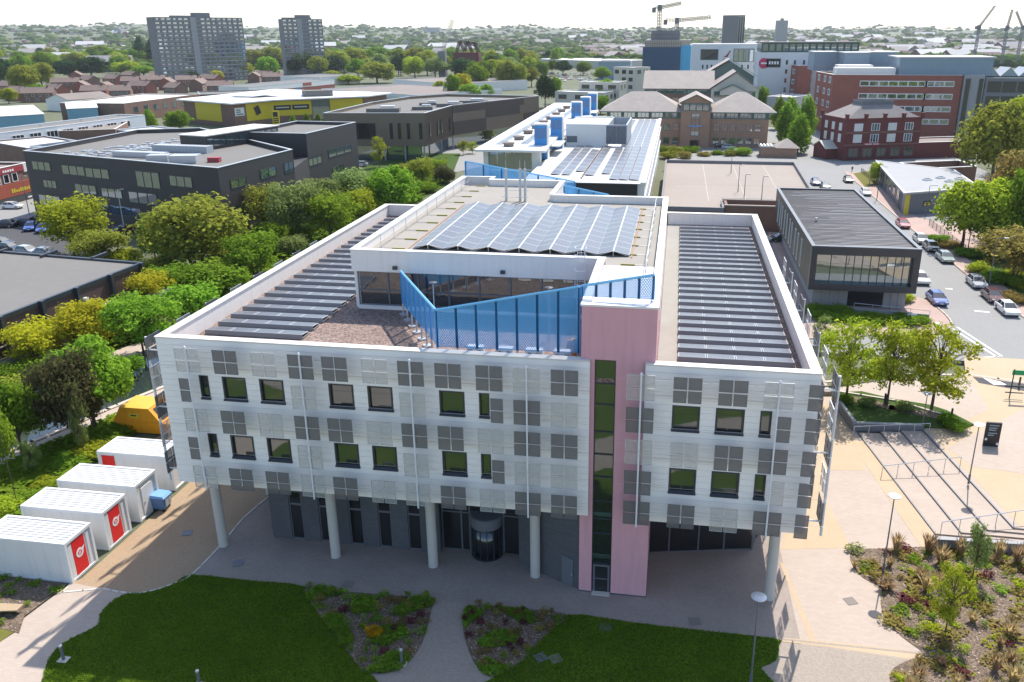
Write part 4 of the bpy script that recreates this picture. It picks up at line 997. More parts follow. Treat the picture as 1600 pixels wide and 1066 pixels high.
# ------------------------------------------------------------------ small dark building across the side road
t = thing('studio_building', 'small dark metal clad building with big framed front window and seamed roof', 'building', (24.5, 127, UP))
ribbed('seam_roof', (0.085, 0.082, 0.087), 0.75, 1, rough=0.6, metal=0.0, strength=0.9, dark=0.4, var=0.35)
x0, x1, y0, y1, zt = 17.8, 31.2, 106.0, 148.2, 9.0
poly = [(x0, y0), (x1, y0), (x1, y1), (x0, y1)]
b = MB().box(x0, x0 + .35, y0 + 1, y1, 3.1, zt - .08).box(x1 - .35, x1, y0 + 1, y1, 3.1, zt - .08).box(x0 + .35, x1 - .35, y1 - .35, y1, 3.1, zt - .08)
build(b, 'wall', 'bronze_plain', t)
b = MB().box(x0, x0 + .75, y0, y0 + 1, 3.1, zt - .08).box(x1 - .75, x1, y0, y0 + 1, 3.1, zt - .08).box(x0 + .75, x1 - .75, y0, y0 + 1, 3.1, 3.95).box(x0 + .75, x1 - .75, y0, y0 + 1, zt - 1.15, zt - .08)
fr = build(b, 'front_frame', 'frame_dark', t)
MATS['frame_dark'].node_tree.nodes['Principled BSDF'].inputs['Roughness'].default_value = .35
b = MB(); n = 10; W = x1 - x0 - 1.5; cuts = [0, .16, .32] + [.32 + .68 * i / 8 for i in range(1, 9)]
for f in cuts: b.box(x0 + .75 + W * f - .05, x0 + .75 + W * f + .05, y0 + .85, y0 + .97, 3.95, zt - 1.15)
build(b, 'mullions', 'frame_dark', fr)
for f, g_ in zip(cuts[:-1], cuts[1:]): build(MB().box(x0 + .75 + W * f + .05, x0 + .75 + W * g_ - .05, y0 + .9, y0 + .93, 3.95, zt - 1.15), 'pane', 'glass_teal', fr)
build(MB().box(x0 + .35, x1 - .35, y0 + 1, y1 - .35, 3.1, 3.3), 'soffit', 'frame_grey', t)
build(MB().box(x0 + .36, x1 - .36, y0 + .5, y1 - .36, zt - .45, zt - .3), 'roof', 'seam_roof', t)
build(ring(MB(), inset(poly, -.05), inset(poly, .42), zt - .078, zt + .02), 'coping', 'frame_grey', t)
mat('seam_metal', (0.12, 0.118, 0.125), 0.5, var=0.3, vs=0.8)
b = MB(); rs = random.Random(6)
for i in range(55):
    y = y0 + 1.0 + i * .745; xm = x0 + .4 + rs.random() * 8
    b.box(x0 + .4, xm, y, y + .07, zt - .3, zt - .22).box(xm + .01, x1 - .4, y + rs.uniform(-.12, .12), y + .07 + .12, zt - .3, zt - .235)
build(b, 'roof_seams', 'seam_metal', t, kind='stuff')
b = MB().box(18.7, 23.2, 107.6, 107.9, UP, 3.1).box(27.7, 30.5, 107.6, 107.9, UP, 3.1).box(18.7, 19, 107.9, 147, UP, 3.1).box(30.2, 30.5, 107.9, 147, UP, 3.1)
lw = build(b, 'lower_wall', 'concrete', t)
for x in (19.8, 20.9, 22.0, 28.6, 29.5): build(MB().box(x, x + .04, 107.57, 107.6, UP, 3.1), 'panel_joint', 'frame_grey', lw)
build(MB().box(23.2, 27.7, 107.8, 107.9, UP, 3.1), 'entrance_glass', 'glass_dark', t)
me = wmesh('frame_white', 'glass_sky', 0, .1, .03)
windows(t, (x0, y1), (x0, y0), [5, 8, 10.5, 14, 17, 20.5, 23, 27, 30, 33.5], 3.9, .8, 3.9, me)
build(MB().box(20.5, 20.8, 122, 122.3, zt - .3, zt + .25), 'roof_vent', 'galv', t)
# ramp wall and its rail in front
t = thing('entrance_ramp', 'pale ramp wall with rail in front of the small dark building', 'ramp', (26, 104.5, UP))
build(MB().wall((23.5, 104.6), (32.3, 103.0), UP, UP + .9, .25), 'wall', 'concrete', t)
build(MB().tube((23.5, 104.6, UP + 1.5), (32.3, 103, UP + 1.4), .04, 6), 'rail', 'galv', t)
for f in (0, .25, .5, .75, 1): p = along((23.5, 104.6), (32.3, 103.0), f); build(MB().tube((*p, UP + .9), (*p, UP + 1.45), .03, 5), 'post', 'galv', t)
t = thing('flat_sign', 'small pale sign board lying in the hedge by the side road', 'sign', (30.13, 102.61) + (0.55,))
p = (30.13, 102.61); build(MB().obox(p[0], p[1], 1.0, 1.5, 1.1, .06, -.05), 'board', 'logo_white', t)
build(MB().obox(p[0] - .4, p[1], .5, 1.0, .06, .06).obox(p[0] + .4, p[1], .5, 1.0, .06, .06), 'legs', 'galv', t)

# ------------------------------------------------------------------ single-storey grey-roofed building with yellow corner
poly = [(44.5, 168.0), (61.2, 176.6), (63.0, 199.5), (48.5, 212.3)]
t = thing('community_building', 'single storey building with flat pale grey roof and yellow corner panel', 'building', (54, 188, UP))
build(MB().prism(inset(poly, .5), UP, 4.6, bottom=False), 'wall', 'frame_grey', t)
groundmat('roof_felt', (0.33, 0.33, 0.335), (0.41, 0.41, 0.41), 0.2, 1.0)
rf = build(MB().prism(poly, 4.6, 5.0), 'roof', 'roof_felt', t)
build(ring(MB(), inset(poly, -.08), inset(poly, .25), 4.9, 5.1), 'edge_trim', 'sheet_white', t)
for p in ((53, 184), (56.5, 187), (57, 182.5), (60, 186)):
    s = build(MB().obox(p[0], p[1], 5.0, 5.35, 1.7, 1.1, .5), 'rooflight', 'sheet_white', rf)
    build(MB().obox(p[0], p[1], 5.352, 5.4, 1.4, .8, .5), 'pane', 'glass_sky', s)
a, c = inset(poly, .5)[0], inset(poly, .5)[1]
build(MB().wall(along(a, c, .06), (a[0] - .02, a[1] - .02), UP, 4.55, .12), 'yellow_panel', 'yellow_paint', t)
lg = build(MB().wall(along(a, c, .36), along(a, c, .26), 1.9, 3.0, .06), 'wall_sign', 'sign_black', t)
for f in (.27, .325): build(MB().wall(along(a, c, f + .03), along(a, c, f), 2.0, 2.45, .1), 'sign_mark', 'yellow_paint', lg)
build(MB().wall(along(a, c, .35), along(a, c, .27), 2.6, 2.72, .1), 'sign_letters', 'yellow_paint', lg)
e = inset(poly, .5)[3]
windows(t, e, a, spread(dist(e, a), 6, 3, 6), UP + .3, 3.2, 3.6, wmesh('frame_grey', 'glass_sky', 1, .05, .04))
build(MB().wall(along(e, a, .93), along(e, a, .78), UP, 4.5, -.1), 'pale_panel', 'sheet_bluegrey', t)
t = thing('annex_wall', 'low brick enclosure with pale coping behind the grey roofed building', 'wall', (58, 210, UP))
poly = [(57, 206), (72, 212), (71, 222), (55, 216)]
build(ring(MB(), poly, inset(poly, .4), UP, 4.0), 'wall', 'brick_brown', t); build(ring(MB(), inset(poly, -.05), inset(poly, .45), 4.002, 4.15), 'coping', 'sheet_white', t)

# ------------------------------------------------------------------ dark red brick corner pub
A, B = (46.5, 242.7), (68.4, 250.4)
d = Vector((B[0] - A[0], B[1] - A[1])).normalized(); nb = Vector((-d.y, d.x))
Bk, Ak = tuple(Vector(B) + nb * 14), tuple(Vector(A) + nb * 14)
t = thing('corner_pub', 'three storey dark red brick corner building with white windows and hipped slate roof', 'building', (57, 252, UP))
poly = [A, B, Bk, Ak]
b = MB().prism(poly, UP, 11.9, bottom=False)
w = build(b, 'wall', 'brick_dark', t)
build(ring(MB(), inset(poly, -.25), inset(poly, .2), 11.6, 12.1).__class__() if False else ring(MB(), inset(poly, -.25), inset(poly, .2), 11.902, 12.15), 'cornice', 'brick_dark', t)
ip = inset(poly, .3)
tp = [Vector(q) for q in ip]; ctr = sum(tp, Vector((0, 0))) / 4
top = [tuple(ctr + (q - ctr) * .42) for q in tp]
b = MB().add([(*q, 11.95) for q in ip] + [(*q, 15.4) for q in top], [(0, 1, 5, 4), (1, 2, 6, 5), (2, 3, 7, 6), (3, 0, 4, 7), (4, 5, 6, 7)])
rf = build(b, 'roof', 'slates', t)
cr = build(ring(MB(), top, inset(top, .15), 15.4, 16.5), 'roof_cresting', 'frame_grey', rf)
for q in poly + [along(A, B, .25), along(A, B, .5), along(A, B, .75)]:
    build(MB().obox(q[0], q[1], 11.9, 13.0, .8, .8, math.atan2(d.y, d.x)).obox(q[0], q[1], 13.0, 13.3, 1.0, 1.0, math.atan2(d.y, d.x)), 'pinnacle', 'brick_dark', t)
L = dist(A, B); wm = wmesh('frame_white', 'glass_sky', 2, .07, .05); wm2 = wmesh('frame_white', 'lamp_lens', 1, .06, .05)
for z, h in ((8.6, 2.1), (5.4, 2.3)):
    for i, x in enumerate(spread(L, 4, 1.2)): windows(t, A, B, [x], z, 2.6, h, wm if i in (1, 3) else wm2)
    windows(t, Ak, A, spread(14, 3, 1.0), z, 1.5, h, wm2)
for x in spread(L, 5, .8): windows(t, A, B, [x], UP + .9, 2.9, 2.4, wmesh('green_trim', 'glass_dark', 1, .06, .05), 'shop_window')
for z in (4.6, 8.0): build(MB().wall(tuple(Vector(B) - nb * .14), tuple(Vector(A) - nb * .14), z, z + .35, -.13), 'string_course', 'brick_brown', t)
sg = build(MB().wall(along(A, B, .47), along(A, B, .25), 4.62, 5.25, .16), 'fascia_sign', 'sign_red', t)
rng = random.Random(5)
for i in range(14):
    if i == 7: continue
    f = .27 + i * .0135; build(MB().wall(along(A, B, f + .009), along(A, B, f), 4.78, 4.78 + rng.choice((.26, .3, .3)), .2), 'letter', 'logo_white', sg)
E2 = tuple(Vector(B) + d * 19)
t = thing('pub_annex', 'low red brick annex with mossy flat roof beside the corner pub', 'building', (76, 258, UP))
block_parts(t, [B, E2, tuple(Vector(E2) + nb * 11), tuple(Vector(B) + nb * 11)], UP, 4.9, 'brick_dark', 'roof_brown', .3, 'coping')
t = thing('pub_outhouse', 'small gabled brick outhouse on the street side of the corner pub', 'building', (43.5, 248, UP))
build(gable_wall(MB(), 43.2, 249, math.atan2(d.y, d.x), 5, 7, UP, 3.6, 5.4), 'wall', 'brick_dark', t); build(gable(MB(), 43.2, 249, math.atan2(d.y, d.x), 5, 7, 3.6, 5.5), 'roof', 'render_cream', t)

# ------------------------------------------------------------------ big red brick building
FA, FB = (52.7, 306.7), (94.3, 304.6)
t = thing('brick_hospital', 'large red brick block with ribbon windows and blue grey rooftop plant rooms', 'building', (75, 330, 0))
poly = [FA, FB, (98, 360), (70, 360), (66, 334), (50.6, 332)]
w = block_parts(t, poly, 0, 21.0, 'brick_red', 'roof_grey', .5, 'sheet_white')
wr = wmesh('frame_white', 'glass_teal', 0, .06, .14)
L = dist(FA, FB)
for z in (17.2, 13.0, 8.8, 4.6):
    windows(t, FA, FB, [10.4 + i * 3.15 for i in range(7)] + [L - 10.2 + i * 3.15 for i in range(3)], z, 3.1, 1.9, wr)
    windows(t, (50.6, 332), FA, [5, 14, 21], z + .8, 2.9, 2.2, wr)
build(MB().box(54, 73.5, 309, 317, 20.5, 23.2), 'roof_plant', 'sheet_white', t)
build(MB().box(56, 68, 319, 326, 20.5, 23.8), 'roof_plant', 'sheet_white', t)
pr = build(MB().prism([(74.5, 309), (104.5, 308), (106, 330), (76, 331)], 20.6, 26.5), 'plant_room', 'sheet_bluegrey', t)
build(MB().prism([(74, 308.6), (105, 307.6), (106.5, 330.5), (75.5, 331.5)], 26.5, 26.9), 'plant_roof', 'roof_pale', pr)
for x, y, x2 in ((61, 336, 70), (70.5, 345, 82), (52, 350, 61)):
    pr = build(MB().box(x, x2, y, y + 16, 20.6, 27.5), 'plant_room', 'sheet_bluegrey', t); build(MB().box(x - .3, x2 + .3, y - .3, y + 16.3, 27.5, 27.8), 'plant_roof', 'roof_pale', pr)
t = thing('brick_wing', 'tall narrow red brick wing behind the street lime trees', 'building', (51, 400, 0))
poly = [(47.2, 412), (52.0, 389.5), (57.0, 389.5), (66, 440), (52, 440)]
block_parts(t, poly, 0, 21.0, 'brick_red', 'roof_grey', .5, 'sheet_white')
for z in (17.2, 12.8, 8.4): windows(t, (47.2, 412), (52, 389.5), [4, 10, 16], z, 3.2, 2.2, wr)
t = thing('concrete_stair_block', 'grey concrete end block with dark glazed slots beside the red brick building', 'building', (98, 312, 0))
build(MB().prism([(94.6, 303.9), (101.0, 303.4), (102, 325), (95.5, 325)], 0, 21.2), 'wall', 'concrete', t)
for x in (95.3, 99.4): build(MB().box(x, x + 1.2, 303.2, 303.9, 1, 20), 'glazed_slot', 'glass_dark', t)
t = thing('glass_office', 'dark glazed office block with planted roof at the right edge', 'building', (118, 312, 0))
block_parts(t, [(101.3, 303.3), (140, 300), (142, 330), (103, 330)], 0, 20.3, 'concrete_dark', 'verge', .5, 'galv')
for z in (15.6, 10.8, 6): windows(t, (101.3, 303.3), (140, 300), spread(38, 8, .6), z, 4.2, 3.6, wmesh('frame_dark', 'glass_dark', 1, .03, .03))
t = thing('canopy_roofs', 'row of pale folded canopy roofs on top of the dark office', 'canopy', (112, 320, 20))
for i in range(4):
    x = 104 + i * 6; build(MB().add([(x, 316, 20.2), (x + 6, 316, 20.2), (x + 3, 316, 23.2), (x, 326, 20.2), (x + 6, 326, 20.2), (x + 3, 326, 23.2)], [(0, 1, 2), (0, 2, 5, 3), (1, 4, 5, 2), (3, 5, 4)]), 'canopy', 'sheet_grey', t)
t = thing('stone_block', 'grey stone clad block with flat roof at the right edge behind trees', 'building', (86, 200, UP))
block_parts(t, [(89.51, 241.72), (100, 186), (104, 215), (88, 222)], UP, 13.5, 'concrete', 'roof_grey', .5, 'galv')

# ------------------------------------------------------------------ hipped roof office behind the car park deck
t = thing('hip_roof_office', 'brick office with wide hipped tile roofs, green window bands and central gabled bay', 'building', (3, 276, 0))
Y0 = 268.5; ze = 11.4
build(MB().box(-23, 28, Y0, Y0 + 18, 0, 9.2), 'wall', 'brick_buff', t)
build(MB().box(-22.9, 27.9, Y0 + .12, Y0 + 17.9, 9.2, ze), 'upper_wall', 'green_trim', t)
wb = wmesh('frame_grey', 'glass_teal', 1, .06, .06); wg = wmesh('green_trim', 'glass_teal', 2, .05, .08)
for z, h in ((1.2, 2.2), (5.4, 2.2)): windows(t, (-23, Y0), (28, Y0), [2 + i * 2.9 for i in range(8)] + [35 + i * 2.55 for i in range(6)], z, 1.9, h, wb)
windows(t, (-23, Y0 + .1), (28, Y0 + .1), [3 + i * 4.4 for i in range(5)] + [35.5 + i * 4.2 for i in range(4)], 9.4, 3.8, 1.7, wg)
for (xa, xb, rg) in ((-25.2, 2.0, .30), (9.0, 30.2, .12)):
    r = build(hip(MB(), [(xa, Y0 - 1.4), (xb, Y0 - 1.4), (xb, Y0 + 19), (xa, Y0 + 19)], ze + .002, 17.0, rg), 'roof', 'tiles_grey', t)
    build(ring(MB(), [(xa, Y0 - 1.4), (xb, Y0 - 1.4), (xb, Y0 + 19), (xa, Y0 + 19)], inset([(xa, Y0 - 1.4), (xb, Y0 - 1.4), (xb, Y0 + 19), (xa, Y0 + 19)], .5), ze - .35, ze), 'eaves', 'green_trim', r)
bay = build(gable_wall(MB(), 5.3, Y0 + 6, math.pi / 2, 15, 9.2, 0, 14.2, 16.6), 'gabled_bay', 'brick_buff', t)
build(gable(MB(), 5.3, Y0 + 6, math.pi / 2, 15, 9.2, 14.2, 16.9, .9), 'bay_roof', 'tiles_grey', bay)
build(MB().box(1.0, 9.6, Y0 - 1.65, Y0 - 1.5, 11.7, 14.1), 'bay_glazing', 'green_trim', bay)
windows(bay, (.7, Y0 - 1.66), (9.9, Y0 - 1.66), [1.6, 3.6, 5.6, 7.6], 11.8, 1.8, 2.1, wg)
windows(bay, (.7, Y0 - 1.52), (9.9, Y0 - 1.52), [4.6], 4.0, 2.6, 7.0, wmesh('green_trim', 'glass_teal', 1, .05, .02))
windows(bay, (.7, Y0 - 1.52), (9.9, Y0 - 1.52), [4.6], 0.1, 2.8, 2.6, wmesh('brick_dark', 'glass_dark', 1, .05, .05), 'door')
build(MB().box(3.2, 7.4, Y0 - 1.9, Y0 - 1.55, 6.9, 7.25), 'name_sign', 'lid_blue', bay)
t = thing('gabled_office', 'second brick office behind with long tile roof and large cream gables', 'building', (5, 345, 0))
def H2(px, py, Y): return px
Y1 = 330
(xa, za), (xb, zb), (xc, zc) = (-14.65, 14.72), (11.61, 14.13), (29.73, 15.65)
build(MB().box(xa + 1, xc, Y1, Y1 + 24, 0, za - 2.2), 'wall', 'brick_brown', t)
build(MB().box(xa + 1.1, xc - .1, Y1 + .1, Y1 + 23.9, za - 2.2, za), 'upper_wall', 'green_trim', t)
windows(t, (xa, Y1 + .1), (xc, Y1 + .1), spread(xb - xa, 6, 1), za - 2.0, 3.6, 1.6, wg)
windows(t, (xa, Y1), (xc, Y1), spread(xb - xa, 7, 1), za - 5.2, 2.4, 1.8, wb)
build(gable(MB(), (xa + xb) / 2 + 1, Y1 + 11, 0, xb - xa, 24, za + .002, za + 6.2, .6), 'roof', 'tiles_grey', t)
gm = build(gable_wall(MB(), (xb + xc) / 2, Y1 + 8, math.pi / 2, 20, xc - xb - .5, 0, zc - 1.0, zc + 5.0), 'gable_front', 'render_cream', t)
build(gable(MB(), (xb + xc) / 2, Y1 + 8, math.pi / 2, 20, xc - xb, zc - 1.0, zc + 5.6, .9), 'gable_roof', 'tiles_grey', gm)
build(gable_wall(MB(), (xb + xc) / 2 - 1, Y1 - 1.5, math.pi / 2, 6, 9, zc - 3, zc - 1.4, zc + .6), 'porch_gable', 'render_cream', gm)
build(gable(MB(), (xb + xc) / 2 - 1, Y1 - 1.5, math.pi / 2, 6, 9, zc - 1.4, zc + .8, .5), 'porch_roof', 'green_trim', gm)
windows(gm, (xb, Y1 - 2.02), (xc, Y1 - 2.02), spread(xc - xb, 4, 1), zc - 4.0, 3.4, 2.2, wg)
gm2 = build(gable_wall(MB(), (xb + xc) / 2 - 1, Y1 + 34, math.pi / 2, 16, xc - xb + 2, 0, zc + 2.5, zc + 8.5), 'rear_gable', 'green_trim', t)
build(gable(MB(), (xb + xc) / 2 - 1, Y1 + 34, math.pi / 2, 16, xc - xb + 3, zc + 2.5, zc + 9.2, .9), 'rear_gable_roof', 'tiles_grey', gm2)
t = thing('gate_lodge', 'small brick lodge with pyramid tile roof at the car park corner', 'building', (30, 226, 0))
p0 = (31.86, 247.07)
build(MB().box(p0[0] - 7.5, p0[0] + 2.5, p0[1], p0[1] + 7, 0, 3.2), 'wall', 'brick_buff', t)
build(hip(MB(), [(p0[0] - 3.5, p0[1] - .6), (p0[0] + 3.3, p0[1] - .6), (p0[0] + 3.3, p0[1] + 7.5), (p0[0] - 3.5, p0[1] + 7.5)], 3.202, 5.6, .05), 'roof', 'tiles_grey', t)
build(MB().box(p0[0] - 8, p0[0] - 3.6, p0[1] - .3, p0[1] + 6, 3.202, 3.4), 'flat_roof', 'roof_grey', t)
for i in range(4): build(MB().box(p0[0] - 7.6 + i * .95, p0[0] - 7.1 + i * .95, p0[1], p0[1] + 5.5, 3.402, 3.75), 'rooflight', 'sheet_white', t)

# ------------------------------------------------------------------ long white building behind, with solar roof and blue shafts
t = thing('workshop_building', 'long white rear building with solar strips, blue shafts and glazed end', 'building', (-20, 195, 0))
ZR = 10.7
build(MB().box(-26.5, -5.2, 139.4, 250, 0, ZR - .32), 'wall', 'sheet_white', t)
build(MB().box(-18.6, -6.4, 139.0, 139.38, 7.0, ZR - .1), 'black_end_wall', 'sign_black', t)
rf = build(MB().box(-26.5, -5.9, 139.1, 250, ZR - .3, ZR), 'roof', 'roof_pale', t)
build(MB().box(-5.88, -5.0, 139.1, 250.4, ZR - .34, ZR + .25), 'edge_gutter', 'coping', t)
build(MB().box(-5.19, -4.95, 139.4, 250, 8.2, 8.6).box(-5.19, -4.95, 139.4, 250, 4.2, 4.6), 'side_rails', 'galv', t)
PVS = pv_mesh(1.65, 4.9)
for k, (x, ya, yb) in enumerate(((-21.7, 146, 186), (-19.7, 146, 186), (-17.6, 150, 184), (-15.4, 146, 186), (-12.6, 148, 186), (-10.7, 142, 250), (-8.9, 142, 250), (-7.1, 142, 250), (-22, 206, 250), (-19, 206, 250), (-16, 206, 250), (-13.2, 206, 250))):
    st = build(MB().box(x - .7, x - .6, ya, yb, ZR, ZR + .2).box(x + .6, x + .7, ya, yb, ZR, ZR + .12), 'panel_rack', 'galv', t)
    n = int((yb - ya) / 5)
    for i in range(n): piece('solar_panel', PVS, st, (x, ya + 2.5 + i * 5, ZR + .2), rot=(0, math.radians(5), 0))
b = MB()
for x in (-9.8, -8.0, -16.5):
    for i in range(22):
        y = 143 + i * 2
        b.box(x - .16, x + .16, y, y + .5, ZR, ZR + .2)
build(b, 'ballast_blocks', 'brick_brown', t, kind='stuff')
pb = build(MB().box(-25.2, -16.0, 187, 205, ZR, ZR + 4.6), 'plant_box', 'sheet_white', t)
build(MB().box(-25.3, -15.9, 186.9, 187.3, ZR + 4.6, ZR + 4.9).box(-25.3, -15.9, 204.7, 205.1, ZR + 4.6, ZR + 4.9), 'parapet', 'sheet_white', pb)
build(MB().box(-25.0, -22.6, 186.9, 186.99, ZR + .8, ZR + 2.2), 'louvre', 'frame_grey', pb)
pl = build(ring(MB(), [(-15.9, 187), (-11.3, 187), (-11.3, 205), (-15.9, 205)], [(-15.6, 187.3), (-11.6, 187.3), (-11.6, 204.7), (-15.6, 204.7)], ZR + .5, ZR + 4.8), 'louvred_enclosure', 'sheet_grey', t)
for i in range(4): build(MB().box(-15.8 + i * 1.1, -14.85 + i * 1.1, 186.85, 186.98, ZR + .6, ZR + 4.5), 'louvre', 'frame_grey', pl)
# raised roof with glazed end
ZC = 13.5
build(MB().box(-38.0, -27.0, 161.0, 268, 0, 9.0), 'west_wing_wall', 'sheet_white', t)
gl = build(MB().box(-38.2, -37.2, 160.0, 161, 0, ZC - .5).box(-28.4, -26.6, 160, 161, 0, ZC - .5).box(-38.0, -27.0, 160.3, 160.9, 9.0, 9.4), 'glazed_end', 'sheet_white', t)
for i in range(5): build(MB().box(-37.2 + i * 1.75, -37.2 + i * 1.75 + 1.68, 160.4, 160.5, 2.5, ZC - .5), 'pane', 'glass_teal', gl)
build(MB().box(-27.2, -26.9, 161.2, 268, ZR, ZC - .5), 'clerestory', 'glass_teal', t)
cr = build(MB().prism([(-39.4, 157.6), (-25.2, 157.6), (-25.8, 166), (-28.6, 272), (-40.5, 272)], ZC - .45, ZC), 'canopy_roof', 'sheet_white', t)
for k, (x0, x1, ya, yb) in enumerate(((-36.8, -35.0, 165, 262), (-31.5, -30.2, 166, 262))):
    for i in range(int((yb - ya) / 9)): piece('solar_panel', PVS, cr, ((x0 + x1) / 2 - .3, ya + 4.5 + i * 9, ZC + .04), scale=(1.05, 1.8, 1))
for i in range(9):
    y = 163 + i * 11
    v = build(MB().lathe((-33.6, y, ZC), [(1.05, 0), (1.05, .5), (1.25, .55), (1.25, .8), (.2, .95)], 14), 'roof_ventilator', 'roof_brown', cr)
for (x, y) in ((-27.3, 165.5), (-26.5, 182), (-27.0, 222), (-26.6, 240), (-26.2, 256)):
    s = build(MB().box(x - 1.5, x + 1.1, y, y + 2.4, ZR - .2, ZC + 4.0), 'blue_shaft', 'blue_paint', t)
    build(MB().box(x - 1.6, x + 1.2, y - .1, y + 2.5, ZC + 4.0, ZC + 4.25).box(x + 1.101, x + 1.3, y, y + 2.4, ZR - .2, ZC + 4.0), 'shaft_trim', 'sheet_white', s)
    for i in range(2): build(MB().box(x - 1.3 + i * 1.2, x - .3 + i * 1.2, y - .06, y - .002, ZC + 1.4, ZC + 3.4), 'louvre', 'bin_blue', s)
for y in (170, 188, 228, 246): build(MB().box(-26.9, -24.2, y, y + 9, ZC - .9, ZC - .7), 'brise_soleil', 'sheet_white', t)

# ------------------------------------------------------------------ car park deck
t = thing('car_park_deck', 'pinkish concrete car park deck with dark edge walls', 'car park', (13, 180, 0))
poly = [(-2.5, 150), (9.0, 150), (9.0, 157), (18.5, 157), (27.5, 172), (28.8, 209), (-2.7, 209)]
build(MB().prism(poly, 0, 3.98), 'wall', 'brick_brown', t)
build(MB().prism(inset(poly, .3), 3.982, 4.0), 'deck', 'deck_concrete', t)
build(ring(MB(), inset(poly, -.05), inset(poly, .3), 3.99, 4.75), 'edge_wall', 'concrete_dark', t)
for x in (6.5, 13.8, 21): build(MB().box(x, x + .07, 160, 208, 4.0, 4.006), 'bay_line', 'kerb_edge', t)
build(MB().box(-2, 27, 178, 178.12, 4.0, 4.007), 'deck_joint', 'roof_brown', t)
t = thing('ramp_enclosure', 'brick walled ramp at the near edge of the car park deck', 'wall', (14, 157, 0))
build(MB().box(9.2, 20, 150.5, 151, 0, 5).box(9.2, 20, 156, 156.5, 0, 5).box(9.2, 9.7, 151, 156, 0, 5), 'wall', 'brick_brown', t)
build(MB().box(9.0, 20.2, 150.4, 151.1, 5.0, 5.2).box(9.0, 20.2, 155.9, 156.6, 5, 5.2), 'coping', 'deck_concrete', t)

# ------------------------------------------------------------------ brown shed, left
t = thing('brown_shed', 'long dark brown shed with flat grey roof beside the canal', 'building', (-85, 85, 0))
poly = [(-71.7, 97.6), (-112, 102.3), (-114, 58), (-74.5, 58)]
build(MB().prism(poly, 0, 5.2, bottom=False), 'wall', 'brick_shed', t)
build(MB().prism(inset(poly, .25), 5.2, 5.35), 'roof', 'roof_grey', t)
build(ring(MB(), inset(poly, -.12), inset(poly, .3), 5.1, 5.62), 'edge_trim', 'frame_dark', t)
for y in (63, 68.6, 74.3, 80.0, 85.4, 91.2, 97.0):
    x = -74.5 + (y - 58) * 2.8 / 39.6; build(MB().box(x, x + .55, y - .25, y + .25, 0, 5.7), 'pilaster', 'frame_dark', t)
for x in (-104, -96, -88, -80): build(MB().box(x - .2, x + .2, 98.5, 101.6, 5.3, 5.75), 'roof_upstand', 'frame_dark', t)
build(MB().tube((-73.2, 60, 2.6), (-71.6, 88, 2.6), .09, 6), 'wall_pipe', 'deck_concrete', t)
build(MB().tube((-73.2, 60, .9), (-72.3, 78, .9), .09, 6), 'wall_pipe', 'deck_concrete', t)
for y in (86.5, 88, 89.5):
    c_ = build(MB().box(-71.9, -71.0, y, y + 1, 1.4, 2.5), 'condenser', 'frame_white', t); build(MB().tube((-71.0, y + .5, 1.95), (-70.96, y + .5, 1.95), .4, 12), 'fan', 'frame_dark', c_)
build(MB().box(-71.8, -71.3, 85.5, 86, 3.9, 4.3), 'flood_light', 'lamp_lens', t)
t = thing('metal_kiosk', 'grey flat topped metal kiosk at the corner of the brown shed', 'kiosk', (-68.5, 93.5, 0))
build(MB().box(-70.4, -66.6, 91.5, 95.4, 0, 2.6), 'body', 'frame_grey', t); build(MB().box(-70.6, -66.4, 91.3, 95.6, 2.6, 2.75), 'lid', 'concrete', t)
t = thing('graffiti_wall', 'low grey wall with graffiti along the towpath behind the yellow shrubs', 'wall', (-69, 80, 0))
build(MB().wall((-72.5, 66), (-67.5, 89), 0, 1.7, .3), 'wall', 'concrete', t)
build(MB().wall((-72.5, 66), (-67.5, 89), 1.702, 1.8, .36), 'coping', 'timber', t)
rng = random.Random(3)
for i in range(9):
    f0 = .50 + i * .05; z = .35 + rng.random() * .2
    p = along((-72.48, 66), (-67.48, 89), f0 + .045); q = along((-72.48, 66), (-67.48, 89), f0)
    tg = build(MB().wall((p[0] + .01, p[1]), (q[0] + .01, q[1]), z, z + 1.0, .03), 'graffiti', ['sign_orange', 'concrete_dark', 'logo_white', 'concrete_dark'][i % 4], t)

# ------------------------------------------------------------------ black clad building, left
def rect(a, c, depth):
    d = Vector((c[0] - a[0], c[1] - a[1])).normalized(); n = Vector((-d.y, d.x)) * depth
    return [a, c, (c[0] + n[0], c[1] + n[1]), (a[0] + n[0], a[1] + n[1])]
wd = wmesh('frame_dark', 'glass_teal', 2, .03, .06); wd1 = wmesh('frame_dark', 'glass_teal', 1, .04, .06)
A, B, Cc, Dd, Ee = (-129.77, 146.42), (-78.50, 130.69), (-76.27, 154.98), (-117.53, 190.33), (-130.82, 184.48)
t = thing('black_building', 'black clad three storey building with scattered window strips and plant on its roof', 'building', ((A[0] + B[0]) / 2, A[1] + 15, 0))
w = block_parts(t, [A, B, Cc, Dd, Ee], 0, 13.2, 'black_clad', 'roof_grey', .9, 'galv')
L = dist(A, B)
for f, z, ww, h in ((.09, 9.6, 6.0, 1.8), (.27, 9.3, 7, 1.9), (.40, 9.2, 7, 1.9), (.66, 8.3, 6.5, 3.2), (.82, 9.2, 6.0, 2.0),
                 (.12, 6.2, 4.2, 1.6), (.32, 5.9, 6.5, 1.8), (.46, 5.7, 6, 1.8), (.62, 5.2, 8.0, 2.2), (.83, 5.3, 6, 1.9),
                 (.10, 2.3, 7, 2.4), (.36, 2.4, 8, 2.0), (.52, 2.3, 9, 2.0), (.78, 1.6, 8, 2.0), (.92, 2.0, 5, 2.0)):
    windows(t, A, B, [L * f], z, ww, h, wd)
L2 = dist(B, Cc)
